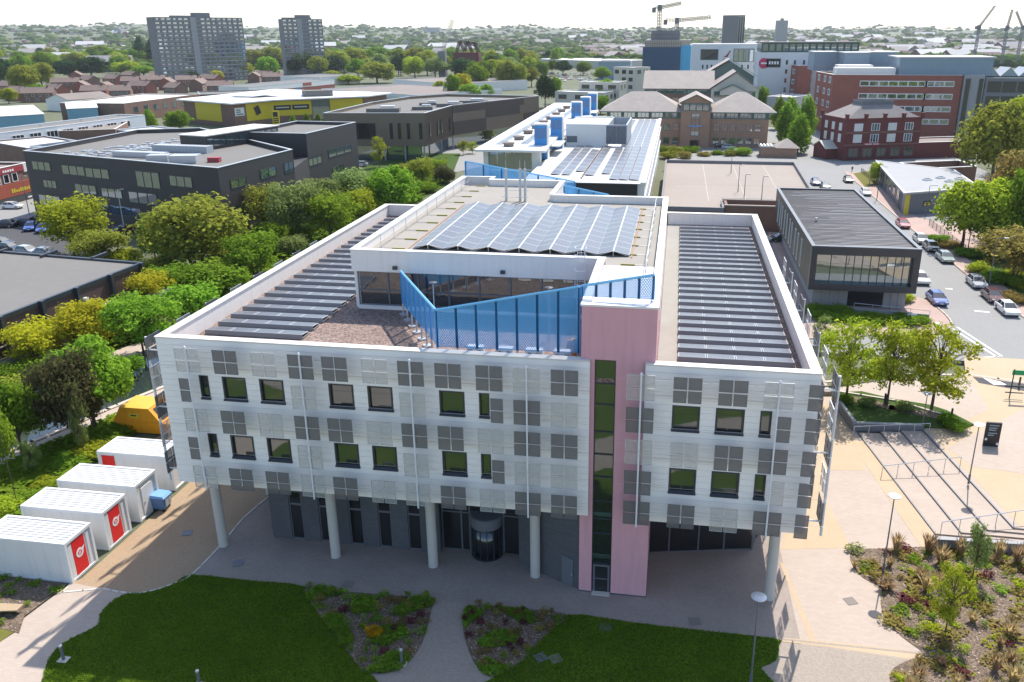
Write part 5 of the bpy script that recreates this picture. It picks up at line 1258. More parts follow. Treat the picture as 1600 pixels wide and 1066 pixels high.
for f, z, ww, h in ((.22, 9.0, 4.8, 1.7), (.62, 9.2, 5.6, 1.8), (.92, 9.0, 3.6, 2.0), (.28, 4.4, 5.4, 1.8), (.66, 4.8, 5, 1.6)): windows(t, B, Cc, [L2 * f], z, ww, h, wd1)
T0_, T1_ = (-79.64, 168.87), (-77.90, 193.30)
tp = rect(T0_, T1_, 16)
tall = build(MB().prism(tp, 0, 14.0, bottom=False), 'tall_end', 'black_clad', t)
build(ring(MB(), tp, inset(tp, .4), 14.0, 14.7), 'parapet', 'black_clad', tall); build(ring(MB(), inset(tp, -.05), inset(tp, .45), 14.702, 14.8), 'coping', 'galv', tall)
build(MB().prism(inset(tp, .4), 14.0, 14.02), 'roof', 'roof_grey', tall)
L3 = dist(T0_, T1_)
for f, z, ww, h in ((.62, 8.2, 12, 1.8), (.12, 7.6, 6, 2), (.55, 3.6, 6, 2.2)): windows(tall, T0_, T1_, [L3 * f], z, ww, h, wd)
mid = [Cc, T0_, tp[3], Dd]
build(MB().prism([along(B, Cc, 1.0), T0_, tp[3], Dd], 0, 9.6, bottom=False), 'link_block', 'black_clad', t)
# clerestory box and plant on the roof
c0, c1 = (-96.41, 157.38), (-91.03, 178.80)
cp = rect(c0, c1, 7)
cl = build(MB().prism(cp, 12.4, 15.2), 'clerestory', 'black_clad', t); build(MB().prism(inset(cp, -.3), 15.2, 15.4), 'clerestory_roof', 'roof_pale', cl)
windows(cl, c0, c1, spread(dist(c0, c1), 5, 1), 12.9, 5.4, 1.9, wmesh('frame_dark', 'glass_teal', 2, .03, .05))
p = (-104.39, 143.13)
b = MB().obox(p[0], p[1] + 4, 12.3, 13.4, 12, 1.8, -.12); build(b, 'plant_duct', 'galv', t)
b = MB().obox(p[0] + 4, p[1] + 12, 12.3, 13.7, 13, 2.2, -.1); build(b, 'plant_screen', 'sheet_grey', t)
p = (-91.29, 141.45)
build(MB().obox(p[0], p[1], 12.3, 13.8, 5, 3, .2).obox(p[0] - 6, p[1] + 1, 12.3, 13.6, 4, 2.4, .2), 'air_handling', 'galv', t)
build(MB().obox(p[0] + 5, p[1] + 1.5, 12.3, 13.2, 2.2, 1.4, .2), 'red_plant', 'sign_red', t)
b = MB(); rng = random.Random(8)
for i in range(150):
    q = along((-120.46, 146.02), (-110.37, 169.64), rng.random()); b.obox(q[0] + rng.uniform(-5, 8), q[1] + rng.uniform(-4, 5), 12.32, 12.55, 1.0, .6, rng.random())
build(b, 'roof_clutter', 'galv', t, kind='stuff')

# ------------------------------------------------------------------ bronze ribbed building
P1, P2, P3, P4 = (-101.33, 227.44), (-71.86, 230.59), (-70.96, 257.14), (-50.56, 301.17)
P5, P6, P7 = (-86.54, 307.92), (-97.00, 293.68), (-101.59, 266.88)
t = thing('bronze_building', 'long bronze ribbed building with overhanging upper floors and grey roof plant', 'building', ((P1[0] + P2[0]) / 2, P2[1] + 30, 0))
poly = [P1, P2, P3, P4, P5, P6, P7]
w = block_parts(t, poly, 4.2, 13.6, 'bronze_rib', 'roof_grey', .9, 'galv')
build(MB().prism(inset(poly, 2.0), 0, 4.2, bottom=False), 'lower_wall', 'glass_teal', t)
build(MB().wall(P3, P2, 4.3, 13.4, -.12), 'side_panel', 'bronze_dark', t)
for f0, f1, z0, z1, m in ((0.0, .35, 4.4, 8.4, 'bronze_dark'), (.35, .75, 8.4, 11.2, 'bronze_dark'), (0, .8, 11.2, 13.3, 'bronze_dark'), (.8, 1, 4.4, 8.2, 'bronze_dark')):
    build(MB().wall(along(P3, P4, f1), along(P3, P4, f0), z0, z1, -.1 if False else .12), 'dark_panel', m, t)
L = dist(P1, P2)
windows(t, P1, P2, [L * .33], 6.2, 10.5, 4.6, wmesh('frame_dark', 'glass_dark', 3, .02, .03))
windows(t, P1, P2, [L * f for f in (.66, .74, .83, .95)], 6.2, .95, 4.6, wmesh('frame_dark', 'glass_dark', 0, .06, .02))
L2 = dist(P2, P3)
windows(t, P2, P3, [L2 * f for f in (.14, .42, .55, .86)], 6.4, 1.2, 4.0, wmesh('frame_dark', 'glass_dark', 0, .06, .02), out=.16)
for q in (along(P1, P2, .58), along(P1, P2, .97), along(P2, P3, .5), along(P2, P3, .95), along(P1, P2, .78)): build(MB().tube((q[0], q[1] + .5, 0), (q[0], q[1] + .5, 4.2), .25, 8), 'column', 'concrete', t)
for (px, py, lx, ly, h) in ((0.30, 14, 14, 9, 2.2), (.62, 22, 9, 6, 1.8), (.8, 34, 12, 7, 1.8), (.95, 48, 14, 7, 1.6), (.5, 40, 8, 5, 1.4)):
    q = along(P1, P2, px); r = build(MB().obox(q[0] + 4, q[1] + py, 12.7, 12.7 + h * .6, lx * .7, ly * .7, .25), 'roof_plant', 'roof_grey', t)
    build(MB().obox(q[0] + 5, q[1] + py + 1, 12.7 + h * .6, 13.2 + h * .6, lx * .3, ly * .3, .25), 'fan_box', 'galv', r)

# ------------------------------------------------------------------ yellow storage building
e0, e1, e2, e3, e4 = (-210.66, 325.89), (-174.47, 306.52), (-167.31, 326.63), (-135.34, 351.33), (-199.98, 392.97)
t = thing('yellow_warehouse', 'bright yellow and brown warehouse with white folded roof and dark signs', 'building', (e1[0] + 20, e1[1] + 20, 0))
poly = [e0, e1, e2, e3, (e3[0] + 4, e3[1] + 22), e4]
build(MB().prism(inset(poly, 2.2), 0, 9.0, bottom=False), 'wall', 'brick_brown', t)
b = MB().prism(poly, 9.0, 9.5)
rf = build(b, 'roof', 'sheet_white', t)
ctr = Vector(along(e2, e4, .5))
build(MB().add([(*e0, 9.51), (*e1, 9.51), (*e2, 9.51), (*e3, 9.51), (e3[0] + 4, e3[1] + 22, 9.51), (*e4, 9.51), (*ctr, 11.2)], [(0, 1, 6), (1, 2, 6), (2, 3, 6), (3, 4, 6), (4, 5, 6), (5, 0, 6)]), 'roof_fold', 'sheet_white', rf)
q = along(along(e0, e1, .8), tuple(ctr), .45); build(MB().add([(q[0] - 8, q[1] - 2, 10.6), (q[0] + 6, q[1] - 5, 10.6), (q[0] + 14, q[1] + 7, 11.4), (q[0] - 2, q[1] + 10, 11.4)], [(0, 1, 2, 3)]), 'roof_solar', 'pv_cell', rf)
q = along(e2, e3, .35); build(MB().obox(q[0], q[1] + 11, 9.6, 12.2, 12, 7, .6), 'roof_plant', 'roof_grey', rf)
ip = inset(poly, 2.2)
def panel(parent, a, c, f0, f1, z0, z1, m, name, t_=.15): return build(MB().wall(along(a, c, f1), along(a, c, f0), z0, z1, t_), name, m, parent)
panel(t, ip[0], ip[1], .25, .76, 1.6, 8.6, 'yellow_clad', 'yellow_panel')
panel(t, ip[1], ip[2], .32, 1.0, 1.8, 8.6, 'yellow_clad', 'yellow_panel')
panel(t, ip[2], ip[3], .0, .42, 2.6, 8.6, 'yellow_clad', 'yellow_panel')
panel(t, ip[2], ip[3], .62, .98, 2.2, 8.6, 'yellow_clad', 'yellow_panel')
panel(t, ip[2], ip[3], .43, .61, 0.2, 8.6, 'glass_teal', 'entrance_glazing', .1)
sg = panel(t, ip[1], ip[2], .02, .26, 4.2, 7.4, 'sheet_white', 'white_sign', .25)
for z in (6.3, 5.5, 4.6): panel(sg, ip[1], ip[2], .05, .16 if z > 5 else .23, z, z + .45, 'frame_grey', 'sign_letters', .32)
a, c = along(ip[1], ip[2], .52), along(ip[1], ip[2], .72)
build(MB().add([(a[0] + .3, a[1] - .3, 6.8), (along(a, c, .35)[0] + .3, along(a, c, .35)[1] - .3, 3.6), (c[0] + .3, c[1] - .3, 4.6), (along(a, c, .65)[0] + .3, along(a, c, .65)[1] - .3, 7.8)], [(0, 1, 2, 3)]), 'tilted_sign', 'sign_black', t)
for f in (.03, .22): 
    sg = panel(t, ip[2], ip[3], f, f + .175, 5.0, 7.0, 'sign_black', 'dark_sign', .3); panel(sg, ip[2], ip[3], f + .02, f + .155, 5.8, 6.3, 'render_cream', 'sign_letters', .36)
p = (-154.47, 302.64)
t = thing('totem_sign', 'tall yellow totem sign in front of the yellow warehouse', 'sign', p)
build(MB().obox(p[0], p[1], 0, 7.2, 2.6, .5, .3), 'panel', 'yellow_clad', t)
build(MB().obox(p[0] + .08, p[1] - .3, 5.0, 6.8, 1.7, .1, .3), 'dark_square', 'sign_black', t)
for z in (4.1, 3.4, 2.7, 1.2): build(MB().obox(p[0] + .08, p[1] - .3, z, z + .35, 2.0, .1, .3), 'sign_letters', 'sign_black', t)

# ------------------------------------------------------------------ industrial units and shops, far left
def unit(label, pts, z1, wall, roof, cap='galv', par=.4, name='industrial_unit', group=None):
    t, w = flat_block(name, label, pts, z1, wall, roof, par, cap, group=group); return t
def shed(label, a, c, depth, ze, zr, wall, roof, name='industrial_shed', along_front=True):
    """pitched shed: a->c is the front eave line"""
    d = Vector((c[0] - a[0], c[1] - a[1])); L = d.length; ang = math.atan2(d.y, d.x); d.normalize(); n = Vector((-d.y, d.x))
    m = (Vector(a) + Vector(c)) / 2 + n * depth / 2
    t = thing(name, label, 'building', (m.x, m.y, 0))
    if along_front: build(gable_wall(MB(), m.x, m.y, ang, L, depth, 0, ze, zr), 'wall', wall, t); build(gable(MB(), m.x, m.y, ang, L, depth, ze, zr + .1, .3), 'roof', roof, t)
    else: build(gable_wall(MB(), m.x, m.y, ang + math.pi / 2, depth, L, 0, ze, zr), 'wall', wall, t); build(gable(MB(), m.x, m.y, ang + math.pi / 2, depth, L, ze, zr + .1, .3), 'roof', roof, t)
    return t
shed('pale blue metal shed with low white roof on the far left', (-253.66, 266.87), (-239.14, 283.53), 42, 7, 9.0, 'sheet_blue', 'roof_pale')
shed('smaller pale blue shed beside the white roofed one', (-246.18, 305.26), (-237.81, 312.23), 30, 7, 8.6, 'sheet_blue', 'roof_pale')
a, c = (-201.14, 212.44), (-192.32, 276.91)
t = unit('long white two storey range with a ribbon of dark windows', rect(a, c, 12), 7.6, 'render_white', 'roof_grey', 'sheet_white')
for z in (4.3,): windows(t, a, c, [12 + i * 6.2 for i in range(int(dist(a, c) / 6.2) - 2)], z, 4.4, 2.1, wmesh('frame_white', 'glass_dark', 2, .05, .06))
a, c = (-197.25, 238.98), (-182.49, 246.31)
unit('low red brick workshop with flat roof behind the black building', rect(a, c, 26), 6, 'brick_brown', 'roof_brown', 'coping')
a, c = (-185.42, 249.57), (-166.04, 240.80)
unit('low pale green walled yard unit behind the black building', rect(a, c, 14), 5.4, 'sheet_grey', 'roof_pale', 'galv')
a, c = (-199.20, 212.18), (-175.18, 199.63)
unit('brick workshop with grey roof behind the shop row', rect(a, c, 16), 6, 'brick_brown', 'roof_pale', 'galv')
a, c = (-178.95, 204.57), (-166.13, 200.75)
unit('white walled unit beside the brick workshop', rect(a, c, 12), 6, 'sheet_white', 'roof_pale', 'galv')
a, c = (-143.81, 149.79), (-144.75, 164.10)
t = thing('shop_row', 'shop building with red fascias and orange banner at the left edge', 'building', (a[0] + 10, a[1] + 8, 0))
block_parts(t, rect(a, c, 14), 0, 8, 'brick_brown', 'roof_brown', .5, 'coping')
panel(t, a, c, .05, .85, 6.6, 7.7, 'sign_red', 'red_fascia', .2)
panel(t, a, c, .0, .98, 1.6, 4.4, 'sign_orange', 'orange_banner', .3)
panel(t, a, c, .86, .99, 6.2, 7.9, 'sheet_white', 'white_panel', .2)
windows(t, a, c, [4 + i * 2.6 for i in range(int(dist(a, c) / 2.6) - 2)], 4.6, 1.7, 1.9, wmesh('frame_white', 'glass_dark', 0, .1, .06), out=.1)
panel(t, a, c, .0, .98, .1, 1.5, 'glass_dark', 'shop_front', .15)
rng = random.Random(2)
for i in range(9): panel(t, a, c, .50 + i * .045, .53 + i * .045, 2.3, 2.3 + rng.uniform(.5, .9), 'yellow_paint', 'banner_letters', .36)
for i in range(5): panel(t, a, c, .40 + i * .05, .435 + i * .05, 6.95, 7.4, 'logo_white', 'fascia_letters', .26)
shed('grey pitched warehouse with pale roof among the houses', (-293.73, 365.87), (-286.13, 388.12), 18, 5.5, 8, 'sheet_white', 'roof_brown')
shed('small gabled workshop with pale roof behind the blue shed', (-268.39, 339.91), (-252.46, 334.77), 22, 5, 7.5, 'brick_brown', 'roof_pale', along_front=False)
a, c = (-231.03, 319.82), (-231.00, 377.57)
t = unit('brick leisure building with stepped flat roofs behind the long white range', rect(a, c, 30), 8, 'brick_brown', 'roof_pale', 'coping')
windows(t, a, c, spread(dist(a, c), 7, 4), 3.6, 3.2, 2.6, wb)
a, c = (-245.41, 401.04), (-211.97, 423.52)
unit('dark low shed with grey roof beyond the yellow warehouse', rect(a, c, 26), 6, 'brick_shed', 'roof_grey', 'galv')
for i, (x0, y0, x1, y1, lab) in enumerate(((388, 136, 522, 124, 'long pale shop range with orange sign beyond the yellow warehouse'), (503, 138, 640, 149, 'wide white edged warehouse with brown flat roof'), (614, 124, 704, 131, 'white walled warehouse with brown roof in front of the woods'), (500, 121, 562, 117, 'white warehouse half hidden by trees'))):
    a, c = (-252.46, 464.71), (-235.54, 551.51)
    a, c = [((-252.46, 464.71), (-235.54, 551.51)), ((-200.87, 451.26), (-129.37, 406.99)), ((-194.21, 554.26), (-140.22, 505.69)), ((-256.66, 576.17), (-241.94, 615.50))][i]
    t = unit(lab, rect(a, c, [22, 60, 60, 40][i]), 6, 'sheet_white', ['roof_grey', 'roof_brown', 'roof_brown', 'roof_grey'][i], 'galv')
    if i == 0:
        panel(t, a, c, .60, .70, 3.6, 5.4, 'sign_orange', 'orange_sign', .3); panel(t, a, c, .5, .56, .3, 3, 'bin_blue', 'blue_door', .3); panel(t, a, c, .0, 1, .0, 2.8, 'brick_red', 'brick_base', .2)
a, c = (-173.00, 957.26), (-72.56, 867.95)
unit('big distant warehouse with bright white roof', rect(a, c, 70), 8, 'render_cream', 'roof_pale', 'galv')
a, c = (-247.50, 1069.16), (-213.79, 1068.23)
unit('dark red distant factory block', rect(a, c, 30), 12, 'brick_dark', 'roof_brown', 'galv')
a, c = (-65.10, 675.02), (-39.72, 675.18)
unit('distant dark blue office block beside the scaffolded tower', rect(a, c, 25), 14, 'sheet_bluegrey', 'roof_grey', 'galv')

# ------------------------------------------------------------------ cream stepped blocks
wk = wmesh('render_cream', 'glass_dark', 0, .06, .06)
for i, (x0, y0, x1, z, lab) in enumerate(((868, 143, 912, 8, 'low cream block with dark window squares, nearest of the stepped cream blocks'), (905, 127, 968, 12, 'middle cream block with dark windows behind the blue shafts'), (959, 104, 1012, 17, 'tallest cream block with large dark windows'))):
    a, c = [((-60.95, 410.89), (-35.93, 403.87)), ((-50.25, 422.24), (-29.67, 418.07)), ((-37.43, 478.76), (-25.10, 470.14))][i]
    t = unit(lab, rect(a, c, 14), z, 'render_cream', 'roof_pale', 'coping', name='cream_block', group='stepped cream blocks')
    L = dist(a, c)
    for k in range(max(1, z // 4 - 1)): windows(t, a, c, [L * f for f in (.16, .5, .82)][k % 2:], z - 3.6 - 4 * k, min(5, L * .22), 2.4, wk)
    r2 = rect(a, c, 14); windows(t, r2[1], r2[2], [4, 10], z - 3.6, 4, 2.4, wk)

# ------------------------------------------------------------------ white complex with roundel and dark signs
Y = 400
(xa, za), (xb, zb) = (35.09, 30.92), (79.10, 30.24)
t = thing('white_hotel', 'long white block with pink roundel, dark sign and green glazed top storey', 'building', ((xa + xb) / 2, Y + 12, 0))
zs_ = (36.00, 26.48)[1]
build(MB().box(xa, xb - 14, Y, Y + 26, 0, zs_), 'wall', 'render_white', t)
build(MB().box(xb - 14, xb, Y + 1, Y + 25, 0, zs_ - 3), 'side_wall', 'render_white', t)
build(MB().box(xa + .8, xb - .5, Y + .8, Y + 24, zs_ + .002, za - .4), 'top_storey', 'spandrel_green', t)
build(MB().box(xa + .4, xb, Y + .4, Y + 25, za - .4, za), 'roof', 'roof_grey', t)
windows(t, (xa, Y + .78), (xb, Y + .78), spread(xb - xa, 14, 1), zs_ + .6, 2.2, za - zs_ - 1.4, wmesh('green_trim', 'glass_teal', 1, .05, .05))
wq = wmesh('frame_white', 'glass_dark', 0, .05, .05)
for z in range(5, int(zs_) - 2, 4): windows(t, (xa, Y), (xb, Y), [12.5, 16] + [20 + i * 3.4 for i in range(7)], z, 1.1, 2.2, wq)
(rx, rz) = (37.38, 21.73)
r = build(MB().tube((rx, Y - .02, rz), (rx, Y - .3, rz), 2.3, 24), 'roundel', 'logo_magenta', t)
build(MB().box(rx - 1.3, rx + 1.3, Y - .36, Y - .3, rz - .35, rz + .35), 'roundel_letters', 'logo_white', r)
(sx, sz) = (41.35, 21.87)
s = build(MB().box(sx - 2.9, sx + 3.4, Y - .3, Y - .02, sz - 1.9, sz + 1.9), 'dark_sign', 'sign_black', t)
for i in range(4): build(MB().box(sx - 1.8 + i * 1.2, sx - 1.0 + i * 1.2, Y - .36, Y - .3, sz - .6, sz + .7), 'sign_letters', 'logo_white', s)
a, c = (37.30, 371.93), (46.77, 366.18)
unit('low white entrance block in front of the roundel building', rect(a, c, 20), 9, 'render_white', 'roof_pale', 'sheet_white')
Y = 440
(xa, za), (xb, zb) = (4.91, 29.39), (39.08, 28.38)
t = thing('white_arts_block', 'white block with large square windows and small red emblem', 'building', ((xa + xb) / 2, Y + 14, 0))
build(MB().box(xa, xb, Y, Y + 26, 0, za), 'wall', 'render_white', t); build(MB().box(xa + .4, xb - .4, Y + .4, Y + 25.6, za + .002, za + .3), 'roof', 'roof_pale', t)
for (px0, px1, py0, py1, m) in ((1094, 1123, 77, 94, 'glass_dark'), (1145, 1179, 76, 97, 'glass_teal')):
    pass
for (u0, u1, m, mu) in (((9.47, 21.95), (18.41, 27.20), 'glass_dark', 0), ((25.78, 21.02), (36.02, 27.47), 'glass_sky', 3)):
    windows(t, (xa, Y), (xb, Y), [(u0[0] + u1[0]) / 2 - xa], u0[1], u1[0] - u0[0], u1[1] - u0[1], wmesh('frame_grey', m, mu, .04, .04))
(ex, ez) = (22.70, 24.42)
build(MB().add([(ex - 1.8, Y - .1, ez - 1), (ex - .4, Y - .1, ez - .2), (ex + 1.2, Y - .1, ez + 2), (ex + 1.9, Y - .1, ez + 2.2), (ex + .7, Y - .1, ez - .2), (ex + .2, Y - .1, ez - 1.2)], [(0, 1, 2, 3, 4, 5)]), 'red_emblem', 'sign_red', t)
build(MB().box(ex - 2, ex + 1.4, Y - .12, Y - .02, ez - 2.6, ez - 1.9), 'emblem_letters', 'concrete', t)
windows(t, (xa, Y), (xb, Y), [((10.95, 18.51)[0] - xa) + i * 2.2 for i in range(4)] + [((27.48, 19.47)[0] - xa) + i * 3 for i in range(4)], (11.01, 17.57)[1], .9, 2.2, wq)

# ------------------------------------------------------------------ scaffolded tower and its cranes
Y = 540
(xa, za), (xb, zb), (xm, zm) = (-24.11, 29.72), (5.95, 29.62), (-0.73, 29.64)
t = thing('scaffolded_tower', 'unfinished tower wrapped in dark blue netting with bright blue corner', 'building', ((xa + xb) / 2, Y + 12, 0))
build(MB().box(xa, xm, Y, Y + 28, 0, za - 3), 'netted_face', 'blue_netting', t); build(MB().box(xm + .02, xb, Y + .6, Y + 28, 0, za - 2), 'blue_sheeting', 'blue_sheet', t)
b = MB()
for i in range(17): x = xa + (xm - xa) * i / 16; b.tube((x, Y - .5, 0), (x, Y - .5, za + 1), .12, 4)
for k in range(14): b.tube((xa, Y - .5, 3 + k * 2.6), (xm, Y - .5, 3 + k * 2.6), .1, 4)
build(b, 'scaffold_frame', 'frame_dark', t, kind='stuff')
build(MB().box(xa + 1, xb - 1, Y + 1, Y + 27, za - 3, za + 1.2), 'top_scaffold', 'scaffold', t)
(ca, cza), (cb, czb) = (-19.58, 36.52), (-1.45, 36.43)
build(MB().box(ca, cb, Y + 8, Y + 22, za, cza), 'lift_core', 'concrete_dark', t)
def lattice(b, p, q, w, n, r=.18):
    p, q = Vector(p), Vector(q); d = (q - p).normalized(); a = d.orthogonal().normalized() * w / 2; c = d.cross(a)
    cs = [a + c, a - c, -a - c, -a + c]
    for o in cs: b.tube(p + o, q + o, r, 4)
    for i in range(n):
        f0, f1 = i / n, (i + 1) / n; x0, x1 = p.lerp(q, f0), p.lerp(q, f1)
        for k in range(4): b.tube(x0 + cs[k], x1 + cs[(k + 1) % 4], r * .7, 4)
    return b
def tower_crane(label, x, Y, z0, zc, jib, back, m='concrete_dark'):
    t = thing('tower_crane', label, 'crane', (x, Y, z0), 'tower cranes on the skyline')
    build(lattice(MB(), (x, Y, z0), (x, Y, zc), 1.8, 10, .24), 'mast', m, t)
    build(lattice(MB(), (x, Y, zc), jib, 1.4, 14, .24), 'jib', m, t)
    bk = Vector(back); build(lattice(MB(), (x, Y, zc), back, 1.2, 4, .14), 'counter_jib', 'frame_grey', t)
    build(MB().box(bk.x - 1.2, bk.x + 1.2, Y - 1, Y + 1, bk.z - 3, bk.z), 'counterweight', 'frame_grey', t)
    build(MB().box(x - 1.4, x + 1.4, Y - 1.6, Y + 1.4, zc - 2, zc + 1.6), 'cab', 'frame_grey', t)
    return t
(x, zc), (jx, jz), (bx, bz), (q, z0) = (-14.72, 50.07), (-1.46, 52.55), (-18.28, 50.11), (-14.02, 32.70)
tower_crane('taller tower crane above the blue netted tower', x, 545, z0, zc, (jx, 545, jz), (bx, 545, bz))
(x, zc), (jx, jz), (bx, bz), (q, z0) = (-3.76, 42.56), (17.10, 44.30), (-10.96, 42.99), (-3.30, 32.63)
tower_crane('lower tower crane above the blue netted tower', x, 550, z0, zc, (jx, 550, jz), (bx, 550, bz))
for i, (p0, p1, p2, p3, lab) in enumerate((((286.40, 39.43), (297.89, 58.68), (283.96, 40.04), (287.67, 27.54), 'luffing crane with raised jib left of the right edge cranes'), ((312.20, 38.69), (314.09, 55.05), (311.13, 38.11), (313.89, 25.07), 'slim luffing crane with steep jib near the right edge'), ((326.12, 38.61), (317.85, 53.27), (328.91, 39.18), (328.05, 27.39), 'luffing crane at the very right edge'))):
    tower_crane(lab, p0[0], 900, p3[1] - 20, p0[1], (p1[0], 900, p1[1]), (p2[0], 900, p2[1]))
p0, p1 = (-200.26, 20.45), (-190.21, 46.42)
t = thing('crawler_crane', 'pale crawler crane leaning beyond the woods', 'crane', (p0[0], 700, 0))
build(lattice(MB(), (p0[0], 700, p0[1]), (p1[0], 700, p1[1]), 2.2, 18, .16), 'boom', 'render_cream', t); build(MB().box(p0[0] - 3, p0[0] + 3, 697, 703, 0, p0[1] + 1), 'base', 'concrete_dark', t)
t = thing('steel_gantry', 'dark steel trestles of a part demolished structure beyond the woods', 'structure', (-183.59, 21.07)[:1] + (720, 0))
for i, (u, v) in enumerate((((-193.39, 18.96), (-190.13, 28.99)), ((-190.13, 28.99), (-185.87, 21.07)), ((-185.87, 21.07), (-183.28, 29.49)), ((-183.28, 29.49), (-179.07, 20.00)), ((-191.29, 28.46), (-174.32, 26.31)), ((-177.65, 28.42), (-173.38, 19.99)))):
    build(lattice(MB(), (u[0], 720, u[1]), (v[0], 720, v[1]), 1.8, 8, .3), 'trestle', 'brick_shed', t)
build(MB().box((-194.67, 15.77)[0], (-172.38, 15.76)[0], 715, 726, 0, (-183.63, 20.01)[1]), 'base_block', 'brick_dark', t)

# ------------------------------------------------------------------ tower blocks
def slab_tower(label, a, c, depth, z1, floors, wall, band, penth=True, group=None):
    t, w = flat_block('tower_block', label, rect(a, c, depth), z1, wall, 'roof_grey', .6, 'concrete', group=group)
    d = Vector((c[0] - a[0], c[1] - a[1])); L = d.length; d.normalize(); n = Vector((d.y, -d.x)); ang = math.atan2(d.y, d.x)
    fh = z1 / floors
    for k in range(floors):
        b = MB()
        m = int(L / 4.2)
        for i in range(m):
            if abs(i - m * .42) < .8: continue
            p = Vector(a) + d * (L * (i + .5) / m) + n * .1
            b.obox(p.x, p.y, k * fh + fh * .35, k * fh + fh * .8, 2.8 if (i + k) % 3 else 1.8, .2, ang)
        build(b, 'window_band', band, t, kind='stuff')
        e = Vector(a) + d * L / 2 + n * .15
        build(MB().obox(e.x, e.y, k * fh + fh * .02, k * fh + fh * .2, L, .3, ang), 'floor_edge', 'concrete', t)
    e = Vector(a) + d * L * .42 + n * .3
    build(MB().obox(e.x, e.y, 0, z1, 4.5, .6, ang), 'stair_strip', 'concrete', t)
    if penth:
        e = Vector(a) + d * L * .55 - n * depth * .4
        build(MB().obox(e.x, e.y, z1, z1 + 3.6, 13, 6, ang), 'lift_house', 'concrete_dark', t)
        e = Vector(a) + d * L * .4 - n * depth * .4
        build(MB().obox(e.x, e.y, z1, z1 + 1.4, 26, 5, ang), 'roof_tank', 'concrete_dark', t)
    return t
(xa, za), (xb, zb) = (-396.35, 47.81), (-354.22, 48.89)
slab_tower('long grey slab block of flats behind the poplars', (xa, 600), (xb, 655), 16, (za + zb) / 2, 16, 'concrete_dark', 'glass_sky', group='grey tower blocks')
(xa, za), (xb, zb) = (-359.15, 48.66), (-330.17, 48.78)
slab_tower('shorter grey block of flats right of the long slab', (xa, 735), (xb, 757), 16, (za + zb) / 2, 15, 'concrete_dark', 'glass_sky', group='grey tower blocks')
Y = 760
(xa, za), (xm, zm), (xb, zb) = (34.40, 48.80), (46.79, 48.71), (52.69, 48.66)
t = thing('striped_tower', 'brown grey tower with vertical stripes above the white blocks', 'building', ((xa + xb) / 2, Y + 10, 0))
build(MB().box(xa, xm, Y, Y + 18, 0, za), 'wall', 'concrete_dark', t); build(MB().box(xm + .02, xb, Y + .5, Y + 18, 0, za), 'side_wall', 'concrete', t)
for i in range(3): x = xm + .8 + (xb - xm) * i / 3.2; build(MB().box(x, x + 1.1, Y + .2, Y + .48, 6, za - 1), 'window_strip', 'glass_dark', t)
build(MB().box(xa, xb, Y + .05, Y + 17, za, za + .6), 'parapet', 'concrete_dark', t)
Y = 1300
(xa, za), (xb, zb) = (135.33, 51.86), (151.65, 51.75)
t = thing('pale_tower', 'small pale blue grey tower standing alone on the horizon', 'building', ((xa + xb) / 2, Y + 8, 0))
build(MB().box(xa, xb, Y, Y + 16, 0, za), 'wall', 'concrete', t); build(MB().box(xa + 6, xb - 6, Y + 5, Y + 11, za, za + 3), 'lift_house', 'concrete_dark', t)
for i, (p0, p1, Y, lab) in enumerate((((-2971.15, 68.38), (-2950.21, 42.80), 3600, 'left of two tiny tower blocks on the far left skyline'), ((-2916.49, 73.72), (-2886.80, 42.51), 3600, 'right of two tiny tower blocks on the far left skyline'), ((-1867.90, 55.56), (-1844.42, 31.26), 2600, 'tiny dark tower on the left skyline beside the long slab'), ((-1169.60, 64.89), (-1094.99, 45.15), 3800, 'tiny wide grey block on the skyline above the woods'))):
    build(MB().box(p0[0], p1[0], Y, Y + 25, 0, p0[1]), 'distant_tower', 'concrete').update_tag() if False else tag(build(MB().box(p0[0], p1[0], Y, Y + 25, 0, p0[1]).box(p0[0] + 5, p0[0] + 15, Y + 5, Y + 15, p0[1], p0[1] + 5), 'distant_tower', 'concrete'), lab, 'building', 'tiny towers on the skyline')

# ------------------------------------------------------------------ brick houses, left
HW = wmesh('frame_white', 'glass_dark', 1, .07, .07)
HOUSES = [(-356.03, 421.72), (-369.66, 451.75), (-419.81, 524.12), (-379.21, 486.50), (-425.11, 554.58), (-337.38, 443.80), (-354.46, 476.23), (-417.93, 571.75), (-383.03, 541.97), (-339.16, 489.87), (-376.50, 558.18), (-347.09, 529.82), (-305.83, 474.47), (-351.47, 560.04), (-316.28, 518.11), (-342.53, 577.16), (-287.42, 494.21), (-375.98, 429.88), (-321.88, 445.21), (-488.22, 622.84), (-441.37, 625.84), (-414.09, 627.59), (-327.36, 613.83), (-328.16, 633.09), (-307.44, 605.93), (-427.95, 482.41)]
rng = random.Random(21)
HROT = [0.45, -0.35, 0.5, 2.0, -0.4, 0.45, 1.9, -0.3]
ORD = 'first second third fourth fifth sixth seventh eighth ninth tenth eleventh twelfth thirteenth fourteenth fifteenth sixteenth seventeenth eighteenth nineteenth twentieth'.split()
RANK = {q: r for r, q in enumerate(sorted(HOUSES, key=lambda q: math.atan2(q[0], q[1])))}
